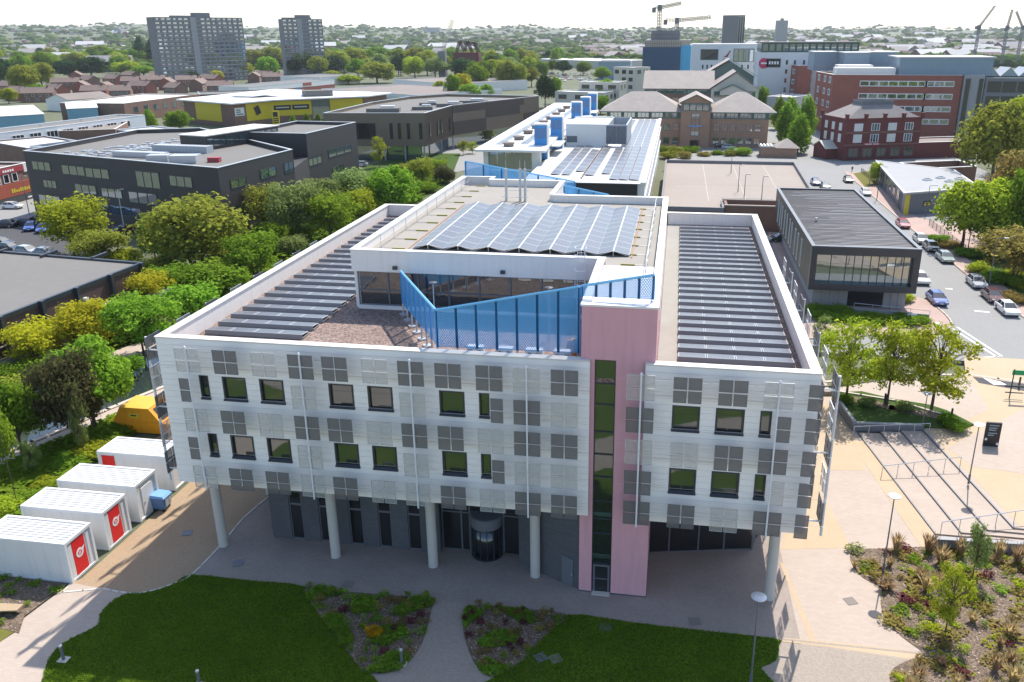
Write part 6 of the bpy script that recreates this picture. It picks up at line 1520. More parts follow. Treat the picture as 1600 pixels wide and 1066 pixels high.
for i, (x, y) in enumerate(HOUSES):
    sz = ['large', 'small', 'long'][i % 3]
    lab = ['gabled brick house with brown tiled roof in the estate beyond the sheds', 'terraced brick house with brown tiled roof in the estate beyond the sheds'][i % 2]
    r_ = RANK[(x, y)]; lab = (ORD[r_] + ' from the left' if r_ < 14 else ORD[len(HOUSES) - 1 - r_] + ' from the right') + ' of the brown roofed brick houses beyond the sheds'
    t = thing('brick_house', lab, 'house', (x, y, 0), 'brick houses in the estate')
    ang = HROT[i % 8] + rng.uniform(-.1, .1); L = rng.uniform(11, 19); W = 8.5
    build(gable_wall(MB(), x, y, ang, L, W, 0, 5.0, 7.9), 'wall', ['brick_brown', 'brick_red'][i % 2], t)
    r = build(gable(MB(), x, y, ang, L, W, 5.0, 8.0, .4), 'roof', 'tiles_brown', t)
    build(MB().obox(x + math.cos(ang) * L * .3, y + math.sin(ang) * L * .3, 7.2, 9.0, .9, .7, ang), 'chimney', 'brick_brown', r)
    c_, s_ = math.cos(ang), math.sin(ang)
    for sg in (1, -1):
        a = (x - c_ * L / 2 * sg + s_ * W / 2 * sg, y - s_ * L / 2 * sg - c_ * W / 2 * sg); c = (x + c_ * L / 2 * sg + s_ * W / 2 * sg, y + s_ * L / 2 * sg - c_ * W / 2 * sg)
        windows(t, a, c, spread(L, 4, 1), 3.0, 1.4, 1.2, HW); windows(t, a, c, spread(L, 3, 1), .8, 1.6, 1.3, HW)

# ------------------------------------------------------------------ trees
def leaf_mesh(name, seed, n, lobes, leaf, mats, flat=.35, shell=.55):
    """leaf-clump cards spread through lobes; lobes: (cx, cy, cz, rx, ry, rz) in crown units"""
    R = np.random.default_rng(seed)
    lb = np.array(lobes); vol = (lb[:, 3] * lb[:, 4] * lb[:, 5]) ** (2 / 3); pick = R.choice(len(lb), n, p=vol / vol.sum())
    u = R.normal(size=(n, 3)); u /= np.linalg.norm(u, axis=1, keepdims=True)
    rad = shell + (1 - shell) * R.random(n) ** .7
    jag = 1 + .22 * np.sin(u[:, 0] * 5 + pick) * np.sin(u[:, 1] * 6 + 1.3 * pick) + .12 * R.normal(size=n)
    c = lb[pick, :3] + u * lb[pick, 3:] * (rad * jag)[:, None]
    nrm = u + R.normal(size=(n, 3)) * .55; nrm[:, 2] += flat; nrm /= np.linalg.norm(nrm, axis=1, keepdims=True)
    t = np.cross(nrm, R.normal(size=(n, 3))); t /= np.linalg.norm(t, axis=1, keepdims=True); b = np.cross(nrm, t)
    s = leaf * (.45 + 1.3 * R.random(n) ** 1.8)[:, None]
    k = .35 * s * nrm
    v = np.stack([c - t * s, c - b * s * .6 + k, c + t * s, c + b * s * .6 + k], axis=1).reshape(-1, 3)
    me = D.meshes.new(name); me.vertices.add(4 * n); me.vertices.foreach_set('co', v.ravel())
    me.loops.add(4 * n); me.loops.foreach_set('vertex_index', np.arange(4 * n, dtype=np.int32))
    me.polygons.add(n); me.polygons.foreach_set('loop_start', np.arange(0, 4 * n, 4, dtype=np.int32))
    try: me.polygons.foreach_set('loop_total', np.full(n, 4, dtype=np.int32))
    except Exception: pass
    me.materials.append(MATS[mats]); me.update(calc_edges=True); me.validate(); return me
def lobes_round(seed, zb=.28, k=15, squash=1.0):
    r = random.Random(seed); out = []
    for i in range(k):
        a = 2.4 * i + r.random(); f = (i + .5) / k; z = zb + .12 + (1 - zb - .2) * f
        env = math.sin(math.pi * min(1, max(0, (z - zb) / (1 - zb))) ** .8) ** .7
        d = .30 * env * (.55 + .6 * r.random()); q = .15 + .10 * r.random()
        out.append((math.cos(a) * d, math.sin(a) * d, z, q, q, q * squash * .95))
    out.append((0, 0, (1 + zb) / 2, .28, .28, .30 * (1 - zb)))
    for i in range(16):
        a = r.random() * 6.28; z = zb + .1 + (.95 - zb) * r.random(); env = math.sin(math.pi * min(1, max(0, (z - zb) / (1.04 - zb))) ** .8) ** .6
        d = .44 * env + .02; q = .05 + .05 * r.random(); out.append((math.cos(a) * d, math.sin(a) * d, z, q, q, q * 1.1))
    return out
def lobes_cone(seed):
    r = random.Random(seed); out = []
    for i in range(18):
        f = i / 17; z = .18 + .74 * f; a = 2.4 * i; w = .37 * (1 - f) ** .5 * min(1, .55 + 1.6 * f) + .05
        out.append((math.cos(a) * w * .55, math.sin(a) * w * .55, z, w * .62, w * .62, .12))
    return out
def lobes_poplar(seed):
    r = random.Random(seed); return [(r.uniform(-.12, .12), r.uniform(-.12, .12), .14 + .78 * i / 13, .34 * math.sin(math.pi * (i + 1.5) / 16) + .08, .34 * math.sin(math.pi * (i + 1.5) / 16) + .08, .10) for i in range(14)]
def lobes_shrub(seed):
    r = random.Random(seed); out = []
    for i in range(12):
        a = 2.4 * i; d = .33 * math.sqrt((i + .5) / 12); q = .17 + .08 * r.random()
        out.append((math.cos(a) * d, math.sin(a) * d, .30 + .32 * r.random() * (1 - d), q, q, .28))
    return out
def lobes_airy(seed):
    r = random.Random(seed); out = []
    for i in range(52):
        a = r.random() * 6.28; z = .27 + .70 * r.random(); e = math.sin(math.pi * min(1, (z - .2) / .82)) ** .6; d = .42 * e * math.sqrt(r.random())
        q = .07 + .07 * r.random(); out.append((math.cos(a) * d, math.sin(a) * d, z, q, q, q * .8))
    return out
def trunk_mesh(seed, lobes, r0=.022, zf=.45, m='bark', stems=1):
    R = random.Random(seed); b = MB()
    for s in range(stems):
        ox = (R.random() - .5) * .04 * stems; oy = (R.random() - .5) * .04 * stems; lean = (R.random() - .5) * .16 * (stems > 1)
        top = (ox * 2 + lean, oy * 2 + lean * .6, zf)
        b.tube((ox, oy, -.02), (ox * 1.2, oy * 1.2, zf * .4), r0 * 1.25, 7, r0, caps=False); b.tube((ox * 1.2, oy * 1.2, zf * .4), top, r0, 7, r0 * .7, caps=False)
        for i, l in enumerate(lobes):
            if i % stems != s: continue
            z = min(zf, max(zf * .5, l[2] - .25)); f = (z - zf * .4) / (zf * .6)
            p = Vector((ox * 1.2, oy * 1.2, zf * .4)).lerp(Vector(top), max(0, min(1, f)))
            q = Vector(l[:3]); mid = p.lerp(q, .5) + Vector((0, 0, .03))
            b.tube(p, mid, r0 * .45, 5, r0 * .3, caps=False); b.tube(mid, q, r0 * .3, 4, r0 * .1, caps=False)
    return b.mesh('trunk', m)
PROTO = {}
def proto(kind, crown, trunk): PROTO.setdefault(kind, []).append((crown, trunk))
for s in (1, 2, 3, 4):
    l = lobes_round(s, .20 + .04 * s, 16); proto('round', leaf_mesh('crown', s, 8200, l, .025, 'leaf_mid'), trunk_mesh(s, l))
for s in (11, 12):
    l = lobes_cone(s); proto('cone', leaf_mesh('crown', s, 6500, l, .025, 'leaf_bright'), trunk_mesh(s, l, .02, .6))
for s in (21, 22):
    l = lobes_poplar(s); proto('poplar', leaf_mesh('crown', s, 2200, l, .05, 'leaf_dark'), trunk_mesh(s, l, .03, .7))
for s in (31, 32, 33):
    l = lobes_shrub(s); proto('shrub', leaf_mesh('crown', s, 5200, l, .027, 'leaf_mid', shell=.45), trunk_mesh(s, l, .012, .25, stems=3))
for s in (41, 42, 43):
    l = lobes_airy(s); proto('airy', leaf_mesh('crown', s, 4600, l, .0175, 'leaf_lime', shell=.1), trunk_mesh(s, l, .014, .6))
for s in (51, 52):
    l = lobes_airy(s); l = [(x * 1.1, y * 1.1, .15 + z * .85, a * 1.5, b_ * 1.5, c_ * 1.5) for x, y, z, a, b_, c_ in l]; proto('loose', leaf_mesh('crown', s, 6500, l, .023, 'leaf_olive', shell=.3), trunk_mesh(s, l, .014, .5, stems=2))
TR = random.Random(77)
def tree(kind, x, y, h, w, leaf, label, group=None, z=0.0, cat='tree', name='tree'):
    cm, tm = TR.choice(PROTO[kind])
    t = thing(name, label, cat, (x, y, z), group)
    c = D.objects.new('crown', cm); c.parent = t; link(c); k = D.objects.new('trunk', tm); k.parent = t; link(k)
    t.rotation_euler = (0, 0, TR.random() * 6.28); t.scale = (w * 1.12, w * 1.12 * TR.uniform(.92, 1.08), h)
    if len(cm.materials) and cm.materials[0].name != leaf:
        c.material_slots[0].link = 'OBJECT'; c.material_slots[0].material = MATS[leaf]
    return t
# --- near left: (kind, x, y, height, width), leaf, label
NEAR = [
 (('round', -52.6, 61.1, 8.4, 7.1), 'leaf_bright', 'big bright green tree leaning over the canal beside the skip'),
 (('loose', -52.0, 57.9, 8.8, 5.3), 'leaf_brown', 'dark olive tree with forked stems on the near towpath'),
 (('loose', -53.2, 61.5, 4.5, 3.1), 'leaf_brown', 'small olive tree right of the forked one by the canal'),
 (('airy', -49.9, 56.1, 7.1, 1.9), 'leaf_grey', 'slender staked young tree in front of the dark olive tree'),
 (('round', -55.7, 55.7, 6.4, 4.7), 'leaf_mid', 'green tree standing in the canal bank at the left edge'),
 (('round', -53.6, 50.8, 7.0, 3.2), 'leaf_bright', 'leafy tree cut off by the left edge above the containers'),
 (('airy', -52.1, 52.6, 3.3, 1.8), 'leaf_grey', 'thin young tree among shrubs left of the containers'),
 (('airy', -49.6, 48.0, 400.0, 1.5), 'leaf_grey', 'thin young tree between the shrubs and the left edge'),
 (('loose', -69.0, 73.8, 5.3, 6.3), 'leaf_yellow', 'yellow flowering shrub tree left of its twin by the brown shed'),
 (('loose', -66.0, 77.9, 6.1, 7.1), 'leaf_yellow', 'yellow flowering shrub tree right of its twin by the brown shed'),
 (('loose', -68.6, 93.8, 5.2, 5.2), 'leaf_yellow', 'small yellow leaved tree by the far corner of the brown shed'),
 (('loose', -68.6, 98.2, 4.8, 7.1), 'leaf_mid', 'mid green tree next to the small yellow leaved tree'),
 (('loose', -59.5, 78.9, 7.0, 7.1), 'leaf_bright', 'bright green tree touching the left flank of the white building'),
 (('shrub', -61.2, 91.2, 6.2, 7.5), 'leaf_bright', 'bushy bright green tree along the left parapet'),
 (('shrub', -63.1, 101.4, 6.0, 9.1), 'leaf_bright', 'dense green bushy tree halfway along the left parapet'),
 (('shrub', -57.8, 72.8, 3.3, 4.2), 'leaf_mid', 'green shrub behind the skip beside the canal'),
 (('loose', -71.4, 110.0, 11.3, 13.9), 'leaf_olive', 'broad olive tree with new leaves in front of the black building'),
 (('loose', -61.5, 108.6, 7.3, 8.1), 'leaf_mid', 'rounded green tree behind the left parapet'),
 (('loose', -98.1, 117.6, 9.7, 10.5), 'leaf_lime', 'yellow green tree in front of the black facade near the car park'),
 (('loose', -88.8, 111.8, 6.0, 7.1), 'leaf_olive', 'olive bush tree between the lime tree and the brown shed'),
 (('shrub', -86.2, 112.2, 4.0, 6.1), 'leaf_lime', 'yellowish shrub above the end of the brown shed'),
 (('round', -82.4, 115.8, 7.2, 5.0), 'leaf_bright', 'small bright green tree by the service road of the black building'),
 (('loose', -73.9, 137.7, 8.6, 8.1), 'leaf_olive', 'yellow olive tree at the corner of the black building'),
 (('loose', -65.3, 131.1, 10.7, 8.4), 'leaf_grey', 'grey green willow like tree right of the olive one'),
 (('loose', -59.6, 132.8, 8.5, 9.1), 'leaf_bright', 'fresh green rounded tree behind the back of the left wing'),
 (('loose', -69.5, 149.9, 7.7, 8.9), 'leaf_grey', 'pale grey green scrub tree behind the fresh green one'),
 (('loose', -64.8, 156.6, 8.6, 8.7), 'leaf_grey', 'pale scrub tree left of the big round chestnut'),
 (('round', -56.1, 156.0, 9.1, 11.5), 'leaf_bright', 'big round glossy chestnut behind the pavilion'),
 (('loose', -59.8, 148.3, 6.3, 6.5), 'leaf_lime', 'light green scrub below the big round chestnut'),
 (('airy', -81.4, 216.7, 8.4, 4.6), 'leaf_lime', 'narrow young tree in front of the bronze building'),
 (('loose', -61.1, 191.0, 6.5, 6.3), 'leaf_olive', 'loose scrub tree right of the big round chestnut'),
 (('shrub', -56.6, 195.2, 5.7, 5.7), 'leaf_brown', 'dark brownish shrub below the blue rear screen'),
 (('airy', -64.6, 244.3, 4.3, 3.9), 'leaf_lime', 'left of two small young trees by the white rear building'),
 (('airy', -62.6, 247.4, 3.5, 4.0), 'leaf_lime', 'right of two small young trees by the white rear building'),
 (('airy', -63.3, 275.8, 3.9, 4.4), 'leaf_lime', 'small young tree by the corner of the white rear building'),
 (('cone', -197.6, 286.7, 9.0, 6.8), 'leaf_bright', 'pointed bright green tree left of the yellow warehouse'),
 (('round', -189.1, 292.0, 7.2, 10.3), 'leaf_mid', 'rounded tree beside the pointed one near the yellow warehouse'),
 (('cone', -143.8, 295.1, 6.4, 3.9), 'leaf_mid', 'left of three small pointed trees before the warehouse entrance'),
 (('cone', -142.4, 304.0, 6.3, 4.5), 'leaf_mid', 'middle of three small pointed trees before the warehouse entrance'),
 (('cone', -141.0, 311.1, 5.7, 4.1), 'leaf_mid', 'right of three small pointed trees before the warehouse entrance'),
]
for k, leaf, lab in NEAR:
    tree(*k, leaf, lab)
# scrub filling the strip between the canal, the black building and the left wing
rng = random.Random(9)
for i, (x, y) in enumerate([(-64.25, 83.64), (-62.10, 86.23), (-65.80, 98.64), (-74.43, 106.78), (-68.19, 107.68), (-66.13, 111.44), (-69.89, 122.46), (-65.62, 123.07), (-62.95, 123.45), (-74.17, 121.86), (-81.67, 120.79), (-77.31, 106.37), (-64.10, 132.17), (-60.57, 142.70), (-61.34, 160.34), (-56.79, 167.76), (-58.56, 182.75), (-72.03, 165.68), (-72.03, 146.62), (-67.54, 181.55), (-69.15, 173.41), (-81.05, 179.73), (-68.29, 90.16), (-68.05, 85.35), (-62.17, 73.91), (-63.88, 70.15), (-67.95, 69.54), (-63.32, 62.49), (-71.46, 133.53), (-70.33, 209.30), (-63.51, 210.19), (-77.40, 184.43)]):
    tree('shrub', x + rng.uniform(-1, 1), y, rng.uniform(2.6, 4.6), rng.uniform(4, 7), rng.choice(['leaf_mid', 'leaf_bright', 'leaf_grey', 'leaf_olive', 'leaf_lime']), 'bushy green scrub filling the strip behind the left wing', 'scrub behind the left wing', cat='shrub', name='shrub')
for i, (x, y) in enumerate([(-53.01, 51.40), (-52.45, 53.59), (-52.14, 55.87), (-51.08, 59.03), (-50.45, 60.38), (-49.39, 48.53), (-49.74, 51.38), (-47.94, 45.23), (-50.51, 54.99), (-49.87, 56.56), (-50.44, 47.45), (-48.39, 48.68), (-50.83, 62.30)]):
    tree('shrub', x, y, rng.uniform(.8, 1.6), rng.uniform(2.2, 3.6), rng.choice(['leaf_mid', 'leaf_bright', 'leaf_lime']), 'low green bush on the grass bank between canal and containers', 'bushes on the canal bank', cat='shrub', name='shrub')
# --- right side
RIGHT = [
 (('airy', 17.7, 76.9, 8.4, 7.1), 'leaf_lime', 'left of three young trees on the planted bank by the steps'),
 (('airy', 21.3, 76.3, 8.5, 6.1), 'leaf_lime', 'middle of three young trees on the planted bank by the steps'),
 (('airy', 25.1, 75.7, 8.7, 7.6), 'leaf_lime', 'right of three young trees on the planted bank by the steps'),
 (('airy', 16.9, 88.2, 4.9, 2.4), 'leaf_grey', 'thin sapling right of the white building corner'),
 (('round', 48.3, 142.4, 10.4, 9.0), 'leaf_lime', 'yellow green street tree left of its group at the right edge'),
 (('round', 52.0, 141.2, 10.7, 9.8), 'leaf_lime', 'yellow green street tree in the middle of the group at the right edge'),
 (('loose', 58.1, 151.1, 14.1, 10.8), 'leaf_rust', 'reddish brown tinted tree at the right edge'),
 (('round', 57.1, 139.4, 13.6, 9.4), 'leaf_bright', 'fresh green tree cut off by the right edge'),
 (('round', 72.0, 200.8, 17.9, 16.6), 'leaf_olive', 'broad dense tree at the right above the parked cars'),
 (('round', 88.0, 226.8, 17.9, 18.2), 'leaf_lime', 'tall yellowish tree filling the right edge behind'),
 (('round', 100.3, 313.9, 10.6, 10.0), 'leaf_grey', 'pale willow beside the dark glazed office'),
 (('loose', 49.2, 122.6, 7.4, 10.2), 'leaf_rust', 'spreading bronze green shrub tree by the park railings'),
 (('cone', 37.2, 322.8, 12.7, 7.3), 'leaf_bright', 'lime tree nearest the roundel building'),
 (('cone', 38.8, 302.7, 14.1, 9.1), 'leaf_bright', 'lime tree behind the front two in the street row'),
 (('cone', 41.7, 285.1, 15.3, 9.4), 'leaf_bright', 'tall lime tree right of the street row'),
 (('cone', 35.0, 281.0, 14.0, 8.5), 'leaf_bright', 'lime tree left of the front one in the street row'),
 (('cone', 36.0, 256.9, 12.5, 8.9), 'leaf_bright', 'front lime tree beside the gate lodge'),
 (('round', 36.7, 384.3, 11.6, 6.9), 'leaf_bright', 'round lime tree beside the hip roofed office'),
 (('loose', 47.0, 204.3, 4.9, 3.4), 'leaf_lime', 'small tree at the glazed corner of the grey roofed building'),
 (('round', -37.3, 424.6, 11.9, 12.4), 'leaf_bright', 'green tree in front of the cream blocks'),
 (('round', -35.6, 382.7, 7.4, 8.8), 'leaf_mid', 'rounded tree beside the blue shafts'),
 (('round', -66.3, 414.0, 14.2, 10.9), 'leaf_dark', 'dark evergreen beyond the bronze building'),
 (('round', -64.6, 438.0, 12.4, 7.4), 'leaf_bright', 'bright tree right of the dark evergreen'),
]
for k, leaf, lab in RIGHT:
    tree(*k, leaf, lab, z=(0.6 if k[2] < 110 and k[1] > 10 else UP if k[1] > 40 else 0.0))
for i, (x, y, h, w) in enumerate(((19.5, 101.9, 1.0, 4), (22.5, 101.6, 1.1, 4), (25.6, 101.7, 1.2, 4.2), (28.8, 101.7, 1.1, 4), (31.0, 102.2, .9, 3), (19, 104, 1.2, 4), (21.8, 104.2, 1.1, 4))):
    tree('shrub', x, y, h + .3, w, 'leaf_mid', 'clipped dark green hedge plant in front of the small dark building', 'hedge before the small dark building', UP, 'hedge', 'hedge')
tree('shrub', (30.98, 110.89)[0], (30.98, 110.89)[1], 1.9, 3.2, 'leaf_chartreuse', 'bright lime yellow clipped bush at the corner of the small dark building', z=UP, cat='bush', name='bush')
for i, (x, y) in enumerate([(19.46, 76.12), (22.71, 75.59), (26.15, 72.31), (26.00, 73.33), (17.32, 76.53), (26.45, 71.84)]):
    tree('shrub', x, y, .9, 1.9, ['leaf_grey', 'leaf_grey', 'leaf_mid', 'leaf_mid', 'leaf_mid', 'leaf_bright'][i], 'small rounded shrub on the planted bank under the young trees', 'shrubs on the planted bank', .62, 'shrub', 'shrub')
for i, (x, y) in enumerate([(46.04, 127.39), (47.08, 122.45), (45.97, 113.20), (50.55, 135.50), (51.09, 126.38), (47.17, 137.02), (46.01, 143.22), (45.32, 146.29), (49.51, 119.62)]):
    tree('shrub', x, y, rng.uniform(1.0, 2.0), rng.uniform(3.5, 5.5), ['leaf_lime', 'leaf_bright', 'leaf_rust', 'leaf_mid'][i % 4], 'low green shrub in the park bed beside the parked cars', 'shrubs in the park bed', UP + .1, 'shrub', 'shrub')
for i, (x, y) in enumerate([(-4.40, 254.67), (-0.49, 252.35), (3.95, 255.72), (8.01, 247.98), (11.87, 251.16), (15.51, 248.93), (19.34, 250.75), (2.36, 242.04), (17.88, 257.46), (-2.28, 244.04)]):
    tree('shrub', x, y, rng.uniform(2, 3.6), rng.uniform(4, 6), ['leaf_mid', 'leaf_olive', 'leaf_bright', 'leaf_rust'][i % 4], 'hedge shrub between the hip roofed office and the car park deck', 'hedge shrubs behind the car park deck', 0, 'shrub', 'shrub')
# --- poplars and tree belts
for i, (k, lab) in enumerate(((('poplar', -641.2, 931.9, 34.3, 13.1), 'leftmost of three tall poplars before the slab block'), (('poplar', -600.5, 894.7, 32.2, 14.0), 'middle of three tall poplars before the slab block'), (('poplar', -611.6, 932.8, 30.6, 13.0), 'rightmost of three tall poplars before the slab block'))):
    tree(*k, 'leaf_dark', lab, 'tall poplars before the slab block')
BELT = [(('round', -391.5, 453.4, 17.1, 17.1), 'leaf_olive'), (('round', -436.2, 521.6, 16.2, 16.0), 'leaf_olive'), (('round', -367.9, 435.4, 7.9, 12.7), 'leaf_mid'), (('round', -500.5, 560.7, 17.5, 19.2), 'leaf_dark'), (('round', -594.6, 689.0, 16.8, 23.4), 'leaf_mid'), (('round', -590.9, 713.3, 19.6, 24.1), 'leaf_mid'), (('round', -533.0, 670.3, 14.1, 22.6), 'leaf_dark'),
 (('round', -510.9, 671.7, 16.2, 27.0), 'leaf_dark'), (('round', -620.8, 793.7, 17.8, 29.3), 'leaf_olive'), (('round', -671.1, 931.0, 17.7, 46.4), 'leaf_mid'), (('round', -526.4, 742.5, 10.6, 28.4), 'leaf_lime'), (('round', -478.1, 696.2, 8.9, 23.1), 'leaf_bright'), (('round', -515.2, 798.8, 20.0, 22.4), 'leaf_dark'), (('round', -471.2, 745.5, 17.5, 17.2), 'leaf_dark'), (('round', -469.7, 720.4, 11.4, 13.1), 'leaf_bright'),
 (('round', -538.4, 935.1, 20.3, 19.8), 'leaf_dark'), (('round', -483.3, 863.7, 14.7, 16.8), 'leaf_dark'), (('round', -363.7, 660.3, 12.4, 21.5), 'leaf_lime'), (('round', -405.2, 678.5, 10.6, 16.7), 'leaf_mid'), (('round', -459.7, 864.6, 18.7, 23.8), 'leaf_olive'), (('round', -436.3, 865.5, 21.2, 26.5), 'leaf_olive'), (('round', -340.3, 661.9, 16.4, 18.2), 'leaf_bright'), (('round', -531.0, 1122.2, 32.3, 39.5), 'leaf_mid'),
 (('round', -353.8, 751.9, 23.0, 26.6), 'leaf_olive'), (('round', -358.6, 806.3, 20.9, 28.3), 'leaf_olive'), (('round', -312.5, 729.5, 15.6, 29.1), 'leaf_dark'), (('round', -330.5, 728.5, 15.6, 23.4), 'leaf_dark'), (('round', -324.1, 807.9, 20.8, 28.2), 'leaf_olive'), (('round', -347.3, 940.9, 19.8, 34.1), 'leaf_mid'), (('round', -227.6, 614.3, 14.0, 27.3), 'leaf_olive'), (('round', -298.8, 871.0, 18.3, 24.7), 'leaf_mid'), (('round', -269.1, 840.3, 20.1, 26.3), 'leaf_olive'), (('round', -299.0, 809.1, 14.6, 15.3), 'leaf_dark'),
 (('round', -224.8, 734.6, 19.8, 23.0), 'leaf_olive'), (('round', -204.9, 691.3, 15.5, 19.5), 'leaf_grey'), (('round', -222.5, 690.2, 15.6, 19.5), 'leaf_lime'), (('round', -263.6, 667.0, 15.2, 15.9), 'leaf_mid'), (('round', -175.1, 672.9, 15.0, 27.3), 'leaf_dark'), (('round', -134.6, 589.3, 15.8, 22.9), 'leaf_mid'), (('round', -117.3, 561.8, 16.7, 15.7), 'leaf_olive'), (('round', -133.8, 547.0, 14.7, 15.4), 'leaf_mid'),
 (('round', -129.4, 488.3, 11.8, 13.0), 'leaf_yellow'), (('round', -123.6, 449.6, 12.9, 9.2), 'leaf_mid'), (('round', -111.8, 441.8, 8.7, 11.8), 'leaf_bright'), (('round', -105.2, 451.4, 8.2, 8.5), 'leaf_bright'), (('round', -141.7, 487.1, 8.1, 8.4), 'leaf_lime'), (('round', -107.7, 562.6, 14.2, 13.1), 'leaf_olive'), (('round', -102.3, 577.1, 12.0, 12.5), 'leaf_olive'), (('round', -115.3, 697.0, 12.3, 13.9), 'leaf_mid'), (('round', -116.4, 765.0, 11.2, 12.9), 'leaf_mid'), (('round', -102.6, 741.8, 11.9, 14.7), 'leaf_dark'), (('round', -84.5, 742.8, 10.8, 14.7), 'leaf_mid'), (('round', -59.4, 643.8, 10.3, 12.7), 'leaf_bright'), (('round', -142.1, 1074.6, 10.9, 16.3), 'leaf_olive'), (('round', -111.8, 1075.0, 10.8, 17.9), 'leaf_olive'),
 (('round', -277.3, 646.6, 7.0, 15.5), 'leaf_lime'), (('round', -243.6, 596.5, 6.4, 19.1), 'leaf_lime'), (('round', -363.9, 408.2, 7.5, 9.2), 'leaf_lime'), (('round', -353.8, 604.9, 8.6, 9.9), 'leaf_yellow'), (('round', -384.8, 620.4, 7.8, 12.3), 'leaf_mid'), (('round', -760.1, 1016.6, 20.9, 33.9), 'leaf_mid')]
for i, (k, leaf) in enumerate(BELT):
    nm = {'leaf_olive': 'olive yellow', 'leaf_mid': 'mid green', 'leaf_dark': 'dark green', 'leaf_lime': 'lime green', 'leaf_bright': 'bright green', 'leaf_yellow': 'golden yellow', 'leaf_grey': 'grey green'}[leaf]
    side = 'left of the slab block' if k[1] < -330 else 'between the two grey blocks and the warehouses' if k[1] < -200 else 'beyond the bronze building'
    tree(*k, leaf, nm + ' tree in the wooded belt ' + side, 'trees of the wooded belt')
for i, f in enumerate(np.linspace(0, 1, 14)):
    x, y = along((-178.72, 422.40), (-143.82, 413.78), f); tree('shrub', x, y, rng.uniform(4, 6.5), 4.5, 'leaf_bright', 'hedge tree in the row between warehouse and bronze building', 'hedge row behind the bronze building', 0, 'hedge', 'hedge')
BR = random.Random(31)
FILL = [((-330.62, 683.25), (-199.81, 713.21), (-340.94, 1123.49), (-526.23, 1122.27), 60, 'between the two grey blocks and the warehouses'), ((-183.17, 634.89), (-98.55, 640.96), (-148.63, 1074.53), (-322.89, 1123.61), 34, 'beyond the bronze building'), ((-610.32, 665.33), (-442.33, 747.08), (-711.99, 1245.20), (-1137.84, 1248.97), 44, 'left of the slab block')]
for a, c, d_, e_, n, side in FILL:
    for i in range(n):
        u, v = BR.random(), BR.random(); p = along(along(a, c, u), along(e_, d_, u), v); leaf = BR.choice(['leaf_olive', 'leaf_mid', 'leaf_mid', 'leaf_dark', 'leaf_lime', 'leaf_bright', 'leaf_grey'])
        nm = {'leaf_olive': 'olive yellow', 'leaf_mid': 'mid green', 'leaf_dark': 'dark green', 'leaf_lime': 'lime green', 'leaf_bright': 'bright green', 'leaf_grey': 'grey green'}[leaf]
        tree('round', p[0], p[1], BR.uniform(12, 19), BR.uniform(13, 20), leaf, nm + ' tree in the wooded belt ' + side, 'trees of the wooded belt')
# ------------------------------------------------------------------ distant woods and suburbs: one mass each
def clumps(name, label, n, dy0, dy1, size, leaf, seed, az0=-52, az1=34, far=1.0):
    R = np.random.default_rng(seed)
    ico = [(0, 0, 1)] + [(math.cos(2 * math.pi * i / 6), math.sin(2 * math.pi * i / 6), .55) for i in range(6)] + [(1.1 * math.cos(2 * math.pi * (i + .5) / 6), 1.1 * math.sin(2 * math.pi * (i + .5) / 6), -.1) for i in range(6)]
    fs = [(0, 1 + i, 1 + (i + 1) % 6) for i in range(6)] + [(1 + i, 7 + i, 1 + (i + 1) % 6) for i in range(6)] + [(1 + (i + 1) % 6, 7 + i, 7 + (i + 1) % 6) for i in range(6)]
    V = np.array(ico); F = np.array(fs); allv = []; allf = []; o = 0
    for i in range(n):
        dy = dy0 + (dy1 - dy0) * R.random(); r = 35 * 1271 / dy; a = math.radians(az0 + (az1 - az0) * R.random())
        x, y = r * math.sin(a), r * math.cos(a); z = hill(x, y); s = size * (.6 + .8 * R.random()) * (r / 1200) ** .2
        for k in range(3):
            q = R.normal(size=3) * s * .55; q[2] = abs(q[2]) * .4; sk = s * (.6 + .5 * R.random())
            v = V * (1 + .25 * R.normal(size=(13, 1))) * [sk, sk, sk * .8] + [x + q[0], y + q[1], z + q[2] + sk * .3]
            allv.append(v); allf.append(F + o); o += 13
    v = np.concatenate(allv); f = np.concatenate(allf); me = D.meshes.new(name)
    me.vertices.add(len(v)); me.vertices.foreach_set('co', v.ravel()); me.loops.add(f.size); me.loops.foreach_set('vertex_index', f.ravel().astype(np.int32))
    me.polygons.add(len(f)); me.polygons.foreach_set('loop_start', np.arange(0, f.size, 3, dtype=np.int32))
    me.materials.append(MATS[leaf]); me.update(calc_edges=True); me.validate()
    ob = link(D.objects.new(name, me)); return tag(ob, label, 'woodland', None, 'stuff')
leafmat('wood_a', (0.05, 0.10, 0.02), (0.14, 0.21, 0.04), .15); leafmat('wood_b', (0.09, 0.12, 0.03), (0.21, 0.235, 0.06), .15); leafmat('wood_c', (0.03, 0.06, 0.02), (0.08, 0.13, 0.035), .15)
clumps('distant_woods', 'mid green woods spreading to the horizon', 5600, 7.5, 46, 6.3, 'wood_a', 1)
clumps('distant_woods', 'olive trees scattered through the distant suburbs', 2400, 8, 44, 5.6, 'wood_b', 2)
clumps('distant_woods', 'dark trees scattered through the distant suburbs', 1800, 7.5, 46, 6, 'wood_c', 3)
